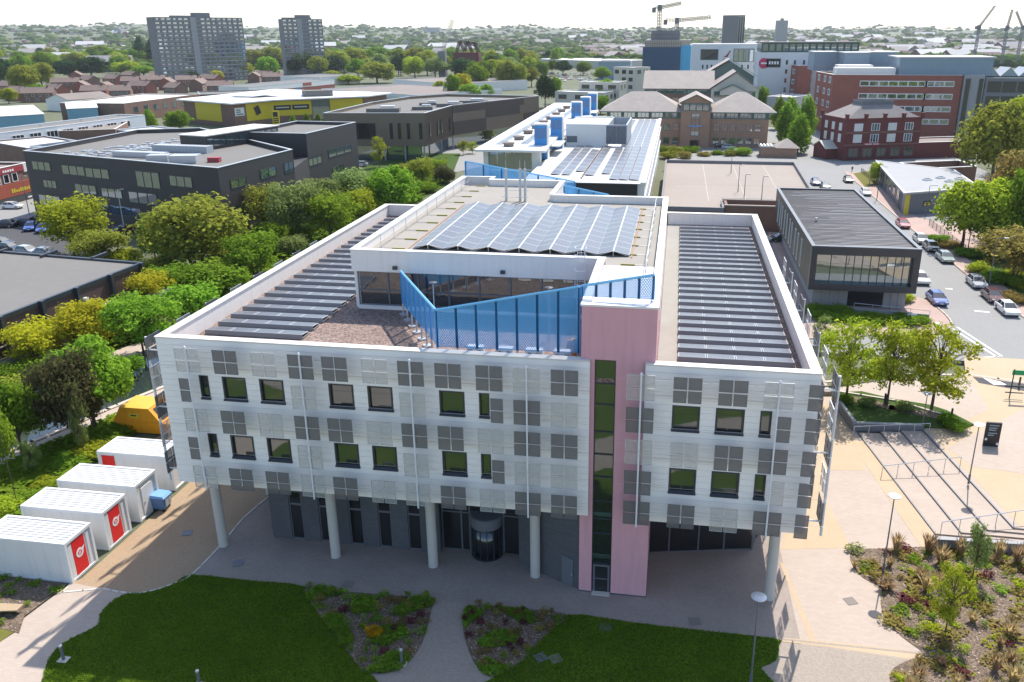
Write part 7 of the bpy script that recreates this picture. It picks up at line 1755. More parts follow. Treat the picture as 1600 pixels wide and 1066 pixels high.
def suburbs(name, label, n, seed, dy0, dy1, walls, roofs, az0=-52, az1=34, big=1.0):
    R = random.Random(seed); b = MB()
    for i in range(n):
        dy = dy0 + (dy1 - dy0) * R.random(); r = 35 * 1271 / dy; a = math.radians(az0 + (az1 - az0) * R.random())
        x, y = r * math.sin(a), r * math.cos(a); z = hill(x, y) - .5; L = R.uniform(9, 26) * big; W = R.uniform(8, 11) * big; ang = R.choice((.4, .4, 1.9, -.3)) + R.uniform(-.1, .1)
        h = R.uniform(5, 7) * (1 if big == 1 else 1.2)
        gable_wall(b, x, y, ang, L, W, z, z + h, z + h + W * .3, 0); gable(b, x, y, ang, L, W, z + h, z + h + W * .32, .3, 1)
    o = build(b, name, [walls, roofs], local=True, kind='stuff'); return tag(o, label, 'houses')
def islandmat(name, cols):
    m, nt, N, L, b = nodes_of(name); g = N.new('ShaderNodeNewGeometry')
    r = ramp(nt, g.outputs['Random Per Island'], [(i / len(cols), c) for i, c in enumerate(cols)]); r.node.color_ramp.interpolation = 'CONSTANT'
    L.new(r, b.inputs['Base Color']); setin(b, Roughness=.85)
islandmat('suburb_wall', [(.20, .09, .07), (.26, .19, .15), (.34, .32, .30), (.17, .085, .065), (.3, .25, .21)])
islandmat('suburb_roof', [(.15, .10, .08), (.18, .15, .14), (.12, .08, .068), (.24, .22, .21)])
islandmat('works_roof', [(.42, .41, .40), (.24, .23, .24), (.50, .49, .48), (.3, .27, .25)])
suburbs('distant_houses', 'countless houses of the suburbs fading towards the horizon', 1000, 5, 9, 36, 'suburb_wall', 'suburb_roof')
suburbs('distant_houses', 'crowded red roofed streets on the far left', 500, 6, 18, 40, 'suburb_wall', 'suburb_roof', -52, -30)
suburbs('distant_houses', 'close packed town roofs in the distance behind the white blocks', 420, 8, 16, 40, 'suburb_wall', 'suburb_roof', -6, 34, 1.5)
suburbs('distant_works', 'grey works and office roofs in the distance on the right', 110, 9, 14, 40, 'suburb_wall', 'works_roof', 4, 34, 2.6)
suburbs('distant_works', 'pale factory and warehouse roofs scattered in the distance', 80, 7, 12, 42, 'suburb_wall', 'works_roof', -40, 34, 2.6)

# ------------------------------------------------------------------ storage cabins
def prism_dir(b, pts, n, t, mi=0): return b
CAB = [(-45.42, 40.4, 'nearest white storage cabin with ribbed roof and red logo door'), (-45.42, 44.15, 'second white storage cabin from the lawn with red logo door'), (-45.38, 47.75, 'third white storage cabin with a plain white door and blue bin before it'), (-45.40, 52.3, 'farthest white storage cabin with a red panel on its side')]
RIB = MB().box(-3.1, 3.1, -.075, .075, 0, .07).mesh('roof_rib', 'cabin_white')
for i, (x, y, lab) in enumerate(CAB):
    L, W, H = 6.5, 2.6, 3.1
    t = thing('storage_cabin', lab, 'cabin', (x + L / 2, y + W / 2, 0), 'white storage cabins')
    build(MB().box(x + .06, x + L - .10, y + .05, y + W - .05, .14, H - .16), 'body', 'cabin_white', t)
    b = MB()
    for xx in (x, x + L - .2):
        for yy in (y, y + W - .18): b.box(xx, xx + .2, yy, yy + .18, 0.0, H)
    for yy in (y, y + W - .18): b.box(x + .2, x + L - .2, yy, yy + .18, H - .2, H).box(x + .2, x + L - .2, yy, yy + .18, 0, .16)
    for xx in (x, x + L - .2): b.box(xx, xx + .2, y + .18, y + W - .18, H - .2, H).box(xx, xx + .2, y + .18, y + W - .18, 0, .16)
    build(b, 'frame', 'frame_white', t)
    rf = build(MB().box(x + .2, x + L - .2, y + .18, y + W - .18, H - .16, H - .1), 'roof', 'cabin_white', t)
    for k in range(8): piece('roof_rib', RIB, rf, (x + L / 2, y + .38 + k * .262, H - .1), scale=((L - .6) / 6.2, 1, 1))
    xe = x + L
    if i in (0, 1):
        d = build(MB().box(xe - .10, xe - .05, y + .62, y + 1.78, .2, 2.75), 'red_door', 'door_red', t)
        lg = MB()
        lg.tube((xe - .05, y + 1.2, 1.65), (xe - .035, y + 1.2, 1.65), .34, 20); lg.add([(xe - .034, y + 1.42, 1.9), (xe - .034, y + 1.72, 2.0), (xe - .034, y + 1.5, 1.62)], [(0, 1, 2)])
        l_ = build(lg, 'logo', 'logo_white', d)
        build(MB().tube((xe - .034, y + 1.2, 1.65), (xe - .03, y + 1.2, 1.65), .19, 16), 'logo_ring', 'door_red', l_)
        build(MB().box(xe - .03, xe - .026, y + 1.1, y + 1.16, 1.5, 1.8).box(xe - .03, xe - .026, y + 1.22, y + 1.28, 1.5, 1.75), 'logo_bars', 'logo_white', l_)
        for yy in (y + .3, y + 2.0): build(MB().box(xe - .10, xe - .06, yy, yy + .3, .2, 2.7), 'end_panel', 'cabin_white', t)
    elif i == 2:
        d = build(MB().box(xe - .10, xe - .05, y + .7, y + 1.9, .2, 2.5), 'white_door', 'frame_white', t)
        build(MB().box(xe - .05, xe - .02, y + .85, y + .92, 1.1, 1.3), 'handle', 'galv', d)
        build(MB().box(xe - .10, xe - .02, y + .2, y + .45, 2.5, 2.75), 'security_light', 'render_cream', t)
    else:
        build(MB().box(x + .35, x + 1.45, y + .0, y + .045, 1.2, 2.75), 'red_panel', 'door_red', t)
p = (-38.45, 49.75)
t = thing('wheeled_bin', 'blue wheeled bin with light blue lid beside the third cabin', 'bin', p)
build(MB().add([(p[0] - .45, p[1] - .4, .2), (p[0] + .5, p[1] - .4, .2), (p[0] + .5, p[1] + .4, .2), (p[0] - .45, p[1] + .4, .2), (p[0] - .6, p[1] - .5, 1.2), (p[0] + .65, p[1] - .5, 1.2), (p[0] + .65, p[1] + .5, 1.2), (p[0] - .6, p[1] + .5, 1.2)], [(0, 3, 2, 1), (4, 5, 6, 7), (0, 1, 5, 4), (1, 2, 6, 5), (2, 3, 7, 6), (3, 0, 4, 7)]), 'body', 'bin_blue', t)
build(MB().add([(p[0] - .66, p[1] - .56, 1.2), (p[0] + .7, p[1] - .56, 1.2), (p[0] + .7, p[1] + .56, 1.2), (p[0] - .66, p[1] + .56, 1.2), (p[0] - .5, p[1] - .5, 1.42), (p[0] + .55, p[1] - .5, 1.36), (p[0] + .55, p[1] + .5, 1.36), (p[0] - .5, p[1] + .5, 1.42)], [(0, 3, 2, 1), (4, 5, 6, 7), (0, 1, 5, 4), (1, 2, 6, 5), (2, 3, 7, 6), (3, 0, 4, 7)]), 'lid', 'lid_blue', t)
build(MB().box(p[0] + .655, p[0] + .67, p[1] - .35, p[1] + .35, .45, 1.1), 'label_panel', 'sheet_grey', t)
for a, c in ((-.35, -.38), (.4, -.38), (-.35, .38), (.4, .38)): build(MB().tube((p[0] + a - .04, p[1] + c, .12), (p[0] + a + .04, p[1] + c, .12), .12, 10), 'wheel', 'rubber', t)
# covered skip
sx0, sx1, sy0, sy1 = -50.4, -44.6, 60.9, 63.6
t = thing('covered_skip', 'orange yellow covered waste skip with sloping ends behind the cabins', 'skip', ((sx0 + sx1) / 2, 62, 0))
b = MB().add([(sx0 + .9, sy0 + .15, .1), (sx1 - .5, sy0 + .15, .1), (sx1 - .5, sy1 - .15, .1), (sx0 + .9, sy1 - .15, .1), (sx0, sy0, 1.25), (sx1, sy0, 1.25), (sx1, sy1, 1.25), (sx0, sy1, 1.25)], [(0, 3, 2, 1), (0, 1, 5, 4), (1, 2, 6, 5), (2, 3, 7, 6), (3, 0, 4, 7), (4, 5, 6, 7)])
bd = build(b, 'body', 'orange_paint', t)
b = MB().add([(sx0, sy0 + .02, 1.25), (sx1 - 1.0, sy0 + .02, 1.25), (sx1 - 1.0, sy1 - .02, 1.25), (sx0, sy1 - .02, 1.25), (sx0 + .75, sy0 + .05, 2.6), (sx1 - 2.1, sy0 + .05, 2.6), (sx1 - 2.1, sy1 - .05, 2.6), (sx0 + .75, sy1 - .05, 2.6)], [(0, 1, 5, 4), (1, 2, 6, 5), (2, 3, 7, 6), (3, 0, 4, 7), (4, 5, 6, 7)])
hd = build(b, 'hood', 'orange_paint', t)
mat('skip_lid', (0.74, 0.40, 0.05), 0.5, var=0.2, vs=1.2)
build(MB().box(sx0 + .74, sx1 - 2.09, sy0 + .04, sy1 - .04, 2.601, 2.66), 'lid', 'skip_lid', hd)
build(MB().add([(sx1 - 1.95, sy0 + .5, 2.48), (sx1 - 1.1, sy0 + .45, 1.4), (sx1 - 1.1, sy1 - .45, 1.4), (sx1 - 1.95, sy1 - .5, 2.48)], [(0, 1, 2, 3)]), 'opening', 'sign_black', hd)
build(MB().box(sx0 + 1.7, sx0 + 2.6, sy0 - .02, sy0 + .02, 1.7, 2.1), 'name_plate', 'yellow_paint', hd)
build(MB().box(sx0 + 1.85, sx0 + 2.45, sy0 - .03, sy0 - .018, 1.84, 1.98), 'plate_letters', 'sign_black', hd)
build(MB().box(sx0 - .02, sx1 + .02, sy0 - .05, sy0, 1.15, 1.3), 'rim', 'orange_paint', bd)
# timber fence screen left of the flank
t = thing('timber_fence', 'brown timber fence standing against the left flank of the white building', 'fence', (-38, 68, 0))
for k in range(12): build(MB().box(-39.6 + k * .42, -39.22 + k * .42, 67.0, 67.06, 0, 3.0), 'plank', 'fence_timber', t)
# cage of gas bottles / yellow store at the flank
t = thing('mesh_cage', 'galvanised mesh cage with yellow bottles at the left flank', 'cage', (-36.5, 57, 0))
b = MB()
for x in (-37.6, -35.6):
    for y in (56, 58): b.tube((x, y, 0), (x, y, 2.1), .04, 5)
for z in (.1, .75, 1.4, 2.1):
    for (p0, p1) in (((-37.6, 56), (-35.6, 56)), ((-37.6, 58), (-35.6, 58)), ((-37.6, 56), (-37.6, 58)), ((-35.6, 56), (-35.6, 58))): b.tube((*p0, z), (*p1, z), .025, 4)
build(b, 'frame', 'galv', t)
for x, y in ((-37.1, 56.6), (-36.4, 56.7), (-37.0, 57.4)): build(MB().lathe((x, y, 0), [(.2, 0), (.2, 1.1), (.1, 1.25), (.06, 1.35)], 10), 'gas_bottle', 'yellow_paint', t)
t = thing('park_bench', 'curved timber bench beside the left path', 'bench', (-41.30, 37.55))
q = [(-42.01, 37.32), (-40.07, 37.49), (-40.05, 36.88), (-41.38, 36.61)]
st = build(MB().prism(q, .42, .5), 'seat', 'timber', t)
for p0 in [(-41.42, 37.10), (-40.68, 37.15)]: build(MB().box(p0[0] - .08, p0[0] + .08, p0[1], p0[1] + .5, 0, .42), 'leg', 'frame_grey', t)

# ------------------------------------------------------------------ lamps, bollards, signs
def lamp_proto(h):
    t = thing('lamp_post', 'x', 'lamp post', (0, 0, 0))
    build(MB().tube((0, 0, 0), (0, 0, 1.0), .09, 8).tube((0, 0, 1.0), (0, 0, h), .055, 8, .04), 'pole', 'frame_grey', t, local=True)
    hd = build(MB().lathe((0, 0, h - .12), [(.05, 0), (.22, .04), (.42, .12), (.42, .16), (.25, .24), (.05, .26)], 18), 'lamp_head', 'galv', t, local=True)
    build(MB().lathe((0, 0, h - .14), [(.2, 0), (.2, .05)], 14), 'lens', 'lamp_lens', hd, local=True)
    return t
LP = lamp_proto(6.2)
for k, (p0, z, h, lab) in enumerate((((15.16, 49.63), 0, 6.15, 'lamp post at the edge of the big flower bed'), ((5.49, 37.93), 0, 6.15, 'lamp post on the lawn in front of the pink tower'), ((24.48, 62.31), .45, 5.3, 'lamp post on the steps beside the totem board'), ((23.43, 71.90), .6, 3.4, 'lamp post on the planted bank beside the handrail'), ((27.42, 84.43), .45, 6, 'double headed lamp post by the junction'), ((22.78, 71.28), .62, 2.2, 'short lamp post low on the planted bank'))):
    if k == 5: continue
    place(LP, USED, (p0[0], p0[1], z), scale=(1, 1, h / 6.2), label=lab, group='garden lamp posts')
def street_lamp(label, p, z, h, m='frame_grey', arm=1.0, group='street lamps'):
    t = thing('street_lamp', label, 'street lamp', (p[0], p[1], z), group)
    build(MB().tube((p[0], p[1], z), (p[0], p[1], z + h), .09, 7, .05), 'pole', m, t)
    build(MB().tube((p[0], p[1], z + h), (p[0] + arm, p[1], z + h + .1), .04, 5), 'arm', m, t)
    build(MB().box(p[0] + arm - .1, p[0] + arm + .5, p[1] - .12, p[1] + .12, z + h + .02, z + h + .16), 'lantern', 'galv', t)
for p0, h, lab in (((48.51, 140.73), 7, 'street lamp standing among the yellow green street trees'), ((44.89, 119.74), 7, 'street lamp behind the silver parked car'), ((43.42, 184.55), 7, 'street lamp on the pavement by the grey roofed building'), ((45.10, 200.55), 6, 'street lamp beside the small corner lawn'), ((49.10, 168.12), 6, 'street lamp by the park railings')):
    street_lamp(lab, p0, UP + .1, h)
for p0, lab in (((12.77, 170.54), 'lamp mast in the middle of the car park deck'), ((13.10, 158.47), 'left lamp mast by the ramp enclosure'), ((16.15, 156.41), 'right lamp mast by the ramp enclosure'), ((12.64, 194.22), 'short lamp mast at the back of the car park deck')):
    street_lamp(lab, p0, 4.0, 5.5, arm=.5, group='lamp masts on the car park deck')
for p0, lab in (((-107.18, 140.60), 'white lamp post with bent top by the car park trees'), ((-102.29, 135.81), 'white lamp post beside the black facade'), ((-131.74, 146.80), 'dark lamp post at the left corner of the black building'), ((-201.22, 235.96), 'lamp post on the yard behind the black building'), ((-201.65, 255.46), 'lamp post between the brick yards')):
    street_lamp(lab, p0, 0, 8, 'frame_white' if p0[1] < 140 else 'frame_grey', .8)
for p0, lab in (((-34.45, 33.90), 'short bollard light on the left lawn edge'), ((-14.54, 36.67), 'short bollard light on a concrete pad in the west flower bed'), ((15.53, 71.90), 'bollard light by the dark retaining wall'), ((-25.37, 33.29), 'bollard light at the bottom of the left lawn')):
    t = thing('bollard_light', lab, 'bollard', p0, 'bollard lights in the garden')
    build(MB().lathe((p0[0], p0[1], 0), [(.09, 0), (.09, .95), (.07, 1.0)], 10), 'post', 'frame_grey', t); build(MB().lathe((p0[0], p0[1], 1.0), [(.1, 0), (.1, .1), (.02, .12)], 10), 'cap', 'galv', t)
    build(MB().box(p0[0] - .3, p0[0] + .3, p0[1] - .25, p0[1] + .25, .05, .08), 'pad', 'kerb_edge', t)
for i, p0 in enumerate([(21.22, 76.82), (21.27, 76.53), (26.60, 74.23), (35.68, 83.00)]):
    tag(build(MB().lathe((p0[0], p0[1], .5), [(.1, 0), (.1, 1.1), (.06, 1.15)], 10), 'bollard', 'frame_dark'), ['black bollard just left of the middle young tree trunk', 'black bollard touching the middle young tree trunk', 'black bollard right of the right hand young tree', 'black bollard at the crossing by the right edge'][i], 'bollard', 'black bollards')
p0 = (28.44, 69.34)
t = thing('totem_board', 'black information totem with pale lettering on the upper plaza', 'sign', (p0[0], p0[1], UP))
build(MB().box(p0[0] - .62, p0[0] + .62, p0[1] - .1, p0[1] + .1, UP, UP + 2.3), 'board', 'sign_black', t)
for z, w in ((2.0, .5), (1.75, .42), (1.55, .38), (1.25, .45), (1.05, .3)): build(MB().box(p0[0] - .4, p0[0] - .4 + w * 1.6, p0[1] - .13, p0[1] - .101, UP + z, UP + z + .1), 'lettering', 'sheet_bluegrey', t)
build(MB().box(p0[0] - .58, p0[0] - .4, p0[1] - .14, p0[1] - .101, UP + .6, UP + .8).box(p0[0] + .4, p0[0] + .58, p0[1] - .14, p0[1] - .101, UP + .2, UP + .4), 'white_patch', 'logo_white', t)
p0 = (33.82, 80.23)
t = thing('finger_post', 'black fingerpost with green direction sign near the right edge', 'sign', (p0[0], p0[1], UP))
build(MB().tube((p0[0], p0[1], UP), (p0[0], p0[1], UP + 3.1), .06, 8), 'post', 'sign_black', t)
build(MB().box(p0[0] - .15, p0[0] + 1.3, p0[1] - .04, p0[1] + .04, UP + 2.5, UP + 3.0), 'green_sign', 'sign_green', t)
build(MB().box(p0[0] - .5, p0[0] + 1.2, p0[1] - .04, p0[1] + .04, UP + .55, UP + .65).box(p0[0] - .6, p0[0] + 1.2, p0[1] - .04, p0[1] + .04, UP + 1.2, UP + 1.35), 'cross_bar', 'sign_black', t)
# railings
def railing(label, pts, z, h=1.1, m='frame_dark', n=20):
    t = thing('railing', label, 'railing', (pts[0][0], pts[0][1], z))
    b = MB()
    for p, q in zip(pts[:-1], pts[1:]):
        b.tube((*p, z + h), (*q, z + h), .03, 5).tube((*p, z + .15), (*q, z + .15), .025, 5)
    build(b, 'rails', m, t)
    for p, q in zip(pts[:-1], pts[1:]):
        k = max(2, int(dist(p, q) / 2.2))
        for i in range(k): s = along(p, q, i / k); build(MB().box(s[0] - .04, s[0] + .04, s[1] - .04, s[1] + .04, z, z + h + .1), 'post', m, t)
        bb = MB(); k = int(dist(p, q) / .3)
        for i in range(k): s = along(p, q, i / k); bb.box(s[0] - .012, s[0] + .012, s[1] - .012, s[1] + .012, z + .15, z + h)
        build(bb, 'bars', m, t, kind='stuff')
railing('dark railing along the pavement by the grey roofed building', [(47.5, 222), (47.3, 206)], UP + .1)
railing('dark railing between pavement and park on the right', [(47.6, 160), (47.8, 140), (52, 126), (62, 118)], UP + .1)
railing('railing round the ramp on the car park deck', [(9, 157.5), (18.5, 157.5)], 4.0, m='galv')
# wall behind the car park deck, with hedge
t = thing('boundary_wall', 'low brick wall behind the car park deck', 'wall', (12, 222, 0))
build(MB().box(-3, 31, 221.5, 222, 0, 2.2), 'wall', 'brick_brown', t); build(MB().box(-3.1, 31.1, 221.4, 222.1, 2.2, 2.35), 'coping', 'concrete_dark', t)

# ------------------------------------------------------------------ cars
def car_proto():
    t = thing('parked_car', 'x', 'car', (0, 0, 0))
    L, W = 4.4, 1.78
    prof = [(-2.2, .42), (-2.18, .72), (-1.9, .86), (-1.05, .98), (.0, 1.0), (1.5, .98), (2.05, .92), (2.2, .70), (2.18, .40), (1.95, .28), (-1.95, .28)]
    b = MB(); n = len(prof)
    ws = [(.80, 0), (.89, 1), (.86, 2)]
    def ringpts(y, sc_): return [(px * (1 - .02 * (sc_ < 1)), y, .28 + (pz - .28) * (1 if sc_ >= 1 else .97)) for px, pz in prof]
    secs = [(-W / 2 + .0, .9), (-W / 2 + .10, 1.0), (W / 2 - .10, 1.0), (W / 2, .9)]
    for y, s in secs: b.v += [(px * (.985 if s < 1 else 1), y, (pz if s >= 1 else .30 + (pz - .30) * .94)) for px, pz in prof]
    for k in range(3):
        for i in range(n): b.f.append((k * n + i, (k + 1) * n + i, (k + 1) * n + (i + 1) % n, k * n + (i + 1) % n)); b.m.append(0)
    b.f.append(tuple(range(n))); b.m.append(0); b.f.append(tuple(3 * n + i for i in range(n - 1, -1, -1))); b.m.append(0)
    body = build(b, 'body', 'car_silver', t, local=True)
    # cabin: base ring and roof ring; glass sides with painted roof
    base = [(-1.15, -.80, .96), (1.75, -.80, .96), (1.75, .80, .96), (-1.15, .80, .96)]; top = [(-.35, -.60, 1.45), (1.25, -.60, 1.45), (1.25, .60, 1.45), (-.35, .60, 1.45)]
    gb = MB().add(base + top, [(0, 1, 5, 4), (1, 2, 6, 5), (2, 3, 7, 6), (3, 0, 4, 7)])
    build(gb, 'windows', 'glass_dark', t, local=True)
    rb = MB().add([(x, y, z + .005) for x, y, z in top] + [(x * .92 + .03, y * .9, 1.49) for x, y, z in top], [(0, 1, 5, 4), (1, 2, 6, 5), (2, 3, 7, 6), (3, 0, 4, 7), (4, 5, 6, 7)])
    for a, c in ((0, 4), (1, 5), (2, 6), (3, 7)): rb.tube((base + top)[a], (base + top)[c], .05, 5)
    rb.tube((.45, -.80, .96), (.45, -.60, 1.46), .04, 5).tube((.45, .80, .96), (.45, .60, 1.46), .04, 5)
    build(rb, 'roof', 'car_silver', t, local=True)
    wm_ = MB().tube((0, -.1, 0), (0, .1, 0), .32, 16).mesh('wheel', 'rubber'); rm = MB().tube((0, -.105, 0), (0, .105, 0), .19, 12).mesh('rim', 'rim')
    for x in (-1.36, 1.36):
        for y in (-.80, .80):
            w = D.objects.new('wheel', wm_); w.parent = t; w.location = (x, y, .32); link(w); r = D.objects.new('rim', rm); r.parent = w; r.scale = (1, 1.04, 1); link(r)
    for y in (-.62, .62):
        build(MB().box(-2.21, -2.08, y - .2, y + .2, .62, .76), 'headlight', 'lamp_lens', t, local=True); build(MB().box(2.08, 2.21, y - .2, y + .2, .68, .84), 'tail_light', 'tail_lens', t, local=True)
        s = 1 if y > 0 else -1; build(MB().box(-.85, -.68, s * .86 - .08, s * .86 + .1, .98, 1.1), 'mirror', 'plastic_dark', t, local=True)
    build(MB().box(-2.225, -2.19, -.26, .26, .45, .56), 'number_plate', 'logo_white', t, local=True)
    return t
CP = car_proto()
def car(x, y, ang, col, label, group, z=0.0, sc_=1.0):
    o = place(CP, USED, (x, y, z), ang, sc_, label, group)
    for c in o.children:
        if c.name.split('.')[0] in ('body', 'roof'): c.material_slots[0].link = 'OBJECT'; c.material_slots[0].material = MATS['car_' + col]
    return o
UPn = math.radians(90)
g1 = 'cars parked along the street'
for (p0, a, col, lab) in (((35.49, 111.27), 91, 'blue', 'bright blue saloon driving towards the junction'), ((43.24, 108.09), 90, 'white', 'white hatchback parked nearest the junction on the right'), ((43.26, 113.52), 90, 'maroon', 'dark maroon car between the white and silver parked cars'), ((43.31, 120.14), 90, 'silver', 'silver estate parked ahead of the maroon car'), ((42.94, 133.82), 90, 'green', 'pale green car parked by the street trees'), ((42.69, 140.76), 90, 'dark', 'dark car parked behind the pale green one'), ((42.44, 146.09), 90, 'silver', 'silver car parked behind the dark one'), ((42.37, 158.08), 90, 'red', 'red car parked alone by the railings'), ((42.20, 190.40), 90, 'white', 'white car beside the roof of the small dark building'), ((41.53, 207.14), 90, 'dark', 'dark grey car driving up the street'), ((33.17, 202.44), 92, 'blue', 'blue and white car parked by the deck wall'), ((34.60, 197.45), 92, 'green', 'pale green car half hidden behind the small dark building'), ((35.88, 121.00), 91, 'white', 'white car just showing past the corner of the small dark building'), ((18.13, 155.38), 10, 'white', 'white car in the side yard left of the small dark building'), ((18.59, 143.42), 20, 'dark', 'dark car in the shaded yard beside the small dark building')):
    car(p0[0], p0[1], math.radians(a), col, lab, g1, UP - .015)
g2 = 'cars parked around the black building'
for (p0, a, col, lab) in (((-140.29, 152.20), 185, 'white', 'white car on the street at the left edge'), ((-146.63, 162.16), 188, 'white', 'second white car farther along the left street'), ((-125.26, 138.09), 10, 'dark', 'dark car parked in shade left of the black building'), ((-127.97, 136.03), 10, 'dark', 'dark car at the left edge of the shaded bays'), ((-121.21, 134.77), 120, 'blue', 'blue car parked beside the yellow green tree'), ((-117.69, 133.65), 120, 'blue', 'second blue car next to the yellow green tree'), ((-108.13, 118.30), 170, 'silver', 'silver estate parked behind the brown shed'), ((-112.87, 119.81), 170, 'dark', 'dark estate parked behind the brown shed'), ((-103.93, 117.63), 170, 'silver', 'silver car half hidden by the brown shed roof'), ((-116.92, 122.85), 170, 'dark', 'dark car at the left edge behind the brown shed'), ((-98.24, 139.07), 80, 'silver', 'pale car in the service road of the black building'), ((-101.88, 134.29), 60, 'maroon', 'maroon car by the service road trees'), ((-87.63, 218.26), 8, 'silver', 'silver car between the black and bronze buildings'), ((-0.25, 273.40), 100, 'silver', 'silver car before the hip roofed office'), ((16.09, 267.54), 175, 'white', 'white car before the hip roofed office'), ((12.82, 265.62), 100, 'dark', 'dark car left of the white one before the office')):
    car(p0[0], p0[1], math.radians(a), col, lab, g2)
p0 = (-149.32, 166.49)
t = thing('delivery_van', 'white van parked at the left corner of the black building', 'van', p0)
build(MB().box(p0[0] - 2.6, p0[0] + 2.6, p0[1] - 1, p0[1] + 1, .4, 2.2), 'body', 'car_white', t)
build(MB().add([(p0[0] - 2.6, p0[1] - .95, 1.3), (p0[0] - 3.2, p0[1] - .95, 1.2), (p0[0] - 3.4, p0[1] - .95, .4), (p0[0] - 2.6, p0[1] - .95, .4), (p0[0] - 2.6, p0[1] + .95, 1.3), (p0[0] - 3.2, p0[1] + .95, 1.2), (p0[0] - 3.4, p0[1] + .95, .4), (p0[0] - 2.6, p0[1] + .95, .4)], [(0, 1, 2, 3), (7, 6, 5, 4), (0, 4, 5, 1), (1, 5, 6, 2)]), 'bonnet', 'car_white', t)
for x in (-2.3, 1.8):
    for y in (-.95, .95): build(MB().tube((p0[0] + x, p0[1] + y - .1, .36), (p0[0] + x, p0[1] + y + .1, .36), .36, 12), 'wheel', 'rubber', t)
# distant car park beyond the belt
rng = random.Random(4)
for i in range(46):
    f, gq = rng.random(), rng.random()
    a = along((-99.53, 640.89), (-66.05, 661.24), f); c = along((-120.53, 764.76), (-75.02, 779.78), f); q = along(a, c, round(gq * 5) / 5)
    car(q[0], q[1], 1.57 + rng.uniform(-.05, .05), rng.choice(['silver', 'white', 'dark', 'blue', 'red', 'silver']), 'small parked car in the distant car park beyond the bronze building', 'cars in the distant car park')

# ------------------------------------------------------------------ planting in the beds
def tuft(name, seed, n, leaf, spread_=.35, h=1.0):
    R = random.Random(seed); b = MB()
    for i in range(n):
        a = R.random() * 6.28; d = spread_ * R.random(); l = h * R.uniform(.6, 1.0); w = .035
        x, y = d * .3 * math.cos(a), d * .3 * math.sin(a); tx, ty = d * 1.4 * math.cos(a), d * 1.4 * math.sin(a)
        px, py = -math.sin(a) * w, math.cos(a) * w
        b.add([(x - px, y - py, 0), (x + px, y + py, 0), ((x + tx) / 2 + px, (y + ty) / 2 + py, l * .7), ((x + tx) / 2 - px, (y + ty) / 2 - py, l * .7), (tx, ty, l)], [(0, 1, 2, 3), (3, 2, 4)])
    return b.mesh(name, leaf)
PL = [leaf_mesh('plant', 60 + i, 170, lobes_shrub(60 + i), .075, 'leaf_mid', shell=.4) for i in range(3)]
GT = [tuft('grass_tuft', 70 + i, 90, 'leaf_straw') for i in range(2)]
KIND = {'maroon': ('leaf_maroon', 'dark red leaved plant'), 'lime': ('leaf_chartreuse', 'bright lime yellow plant'), 'green': ('leaf_bright', 'fresh green plant'), 'dark': ('leaf_mid', 'deep green plant'), 'grey': ('leaf_grey', 'grey green plant'), 'rust': ('leaf_rust', 'brownish plant'), 'straw': ('leaf_straw', 'tawny ornamental grass'), 'orange': ('flower_orange', 'orange flowering plant')}
def plant(kind, x, y, w, h, where, group, z=.045):
    leaf, nm = KIND[kind]
    me = rng.choice(GT if kind == 'straw' else PL)
    o = link(D.objects.new('bed_plant', me)); o.location = (x, y, z); o.rotation_euler = (0, 0, rng.random() * 6.28); o.scale = (w, w, h)
    if me.materials[0].name != leaf: o.material_slots[0].link = 'OBJECT'; o.material_slots[0].material = MATS[leaf]
    return tag(o, nm + ' in the ' + where, 'plant', group)
def fill(poly, n, kinds, where, group, wr=(.5, 1.1), hr=(.25, .7), seed=0, ylim=(0, 999)):
    R = random.Random(seed); xs = [p[0] for p in poly]; ys = [p[1] for p in poly]; k = 0; tries = 0
    pts = []
    while k < n and tries < 9000:
        tries += 1
        x, y = R.uniform(min(xs), max(xs)), R.uniform(min(ys), max(ys))
        if not in_poly(x, y, poly) or not (ylim[0] < y < ylim[1]): continue
        w = R.uniform(*wr)
        if any((x - a) ** 2 + (y - c) ** 2 < ((w + d) * .42) ** 2 for a, c, d in pts): continue
        pts.append((x, y, w)); kd = R.choice(kinds)
        plant(kd, x, y, w * (1.1 if kd != 'straw' else 1.2), R.uniform(*hr) * (1 if kd != 'straw' else 2.0), where, group); k += 1
fill(BED_C, 146, ['maroon', 'maroon', 'lime', 'green', 'dark', 'rust', 'rust', 'rust', 'straw', 'straw', 'lime', 'grey', 'maroon'], 'big flower bed on the right', 'plants of the big flower bed', seed=1, ylim=(36, 55.5), wr=(.6, 1.5))
for px_, py_ in [(18.96, 52.91), (21.06, 52.78), (23.62, 52.87), (22.45, 53.14), (16.72, 52.57), (24.73, 52.45), (19.47, 51.65)]: plant('straw', px_, py_, 1.5, 1.5, 'big flower bed on the right', 'plants of the big flower bed')
fill(BED_A, 68, ['dark', 'dark', 'green', 'maroon', 'rust', 'rust', 'dark', 'grey'], 'shaded west flower bed', 'plants of the west flower bed', seed=2, wr=(.4, .95))
for px_, py_ in [(-17.41, 38.84), (-17.10, 39.01), (-16.67, 38.85), (-17.09, 38.44), (-16.71, 38.50)]: plant('orange', px_, py_, .7, .6, 'middle of the shaded west flower bed', 'orange flowers of the west flower bed')
fill(BED_B, 44, ['dark', 'green', 'maroon', 'rust', 'rust', 'dark', 'rust'], 'shaded middle flower bed', 'plants of the middle flower bed', seed=3, wr=(.35, .8))
fill(BED_D, 20, ['dark', 'green', 'green', 'dark', 'rust'], 'border in front of the nearest cabin', 'plants of the cabin border', seed=4)
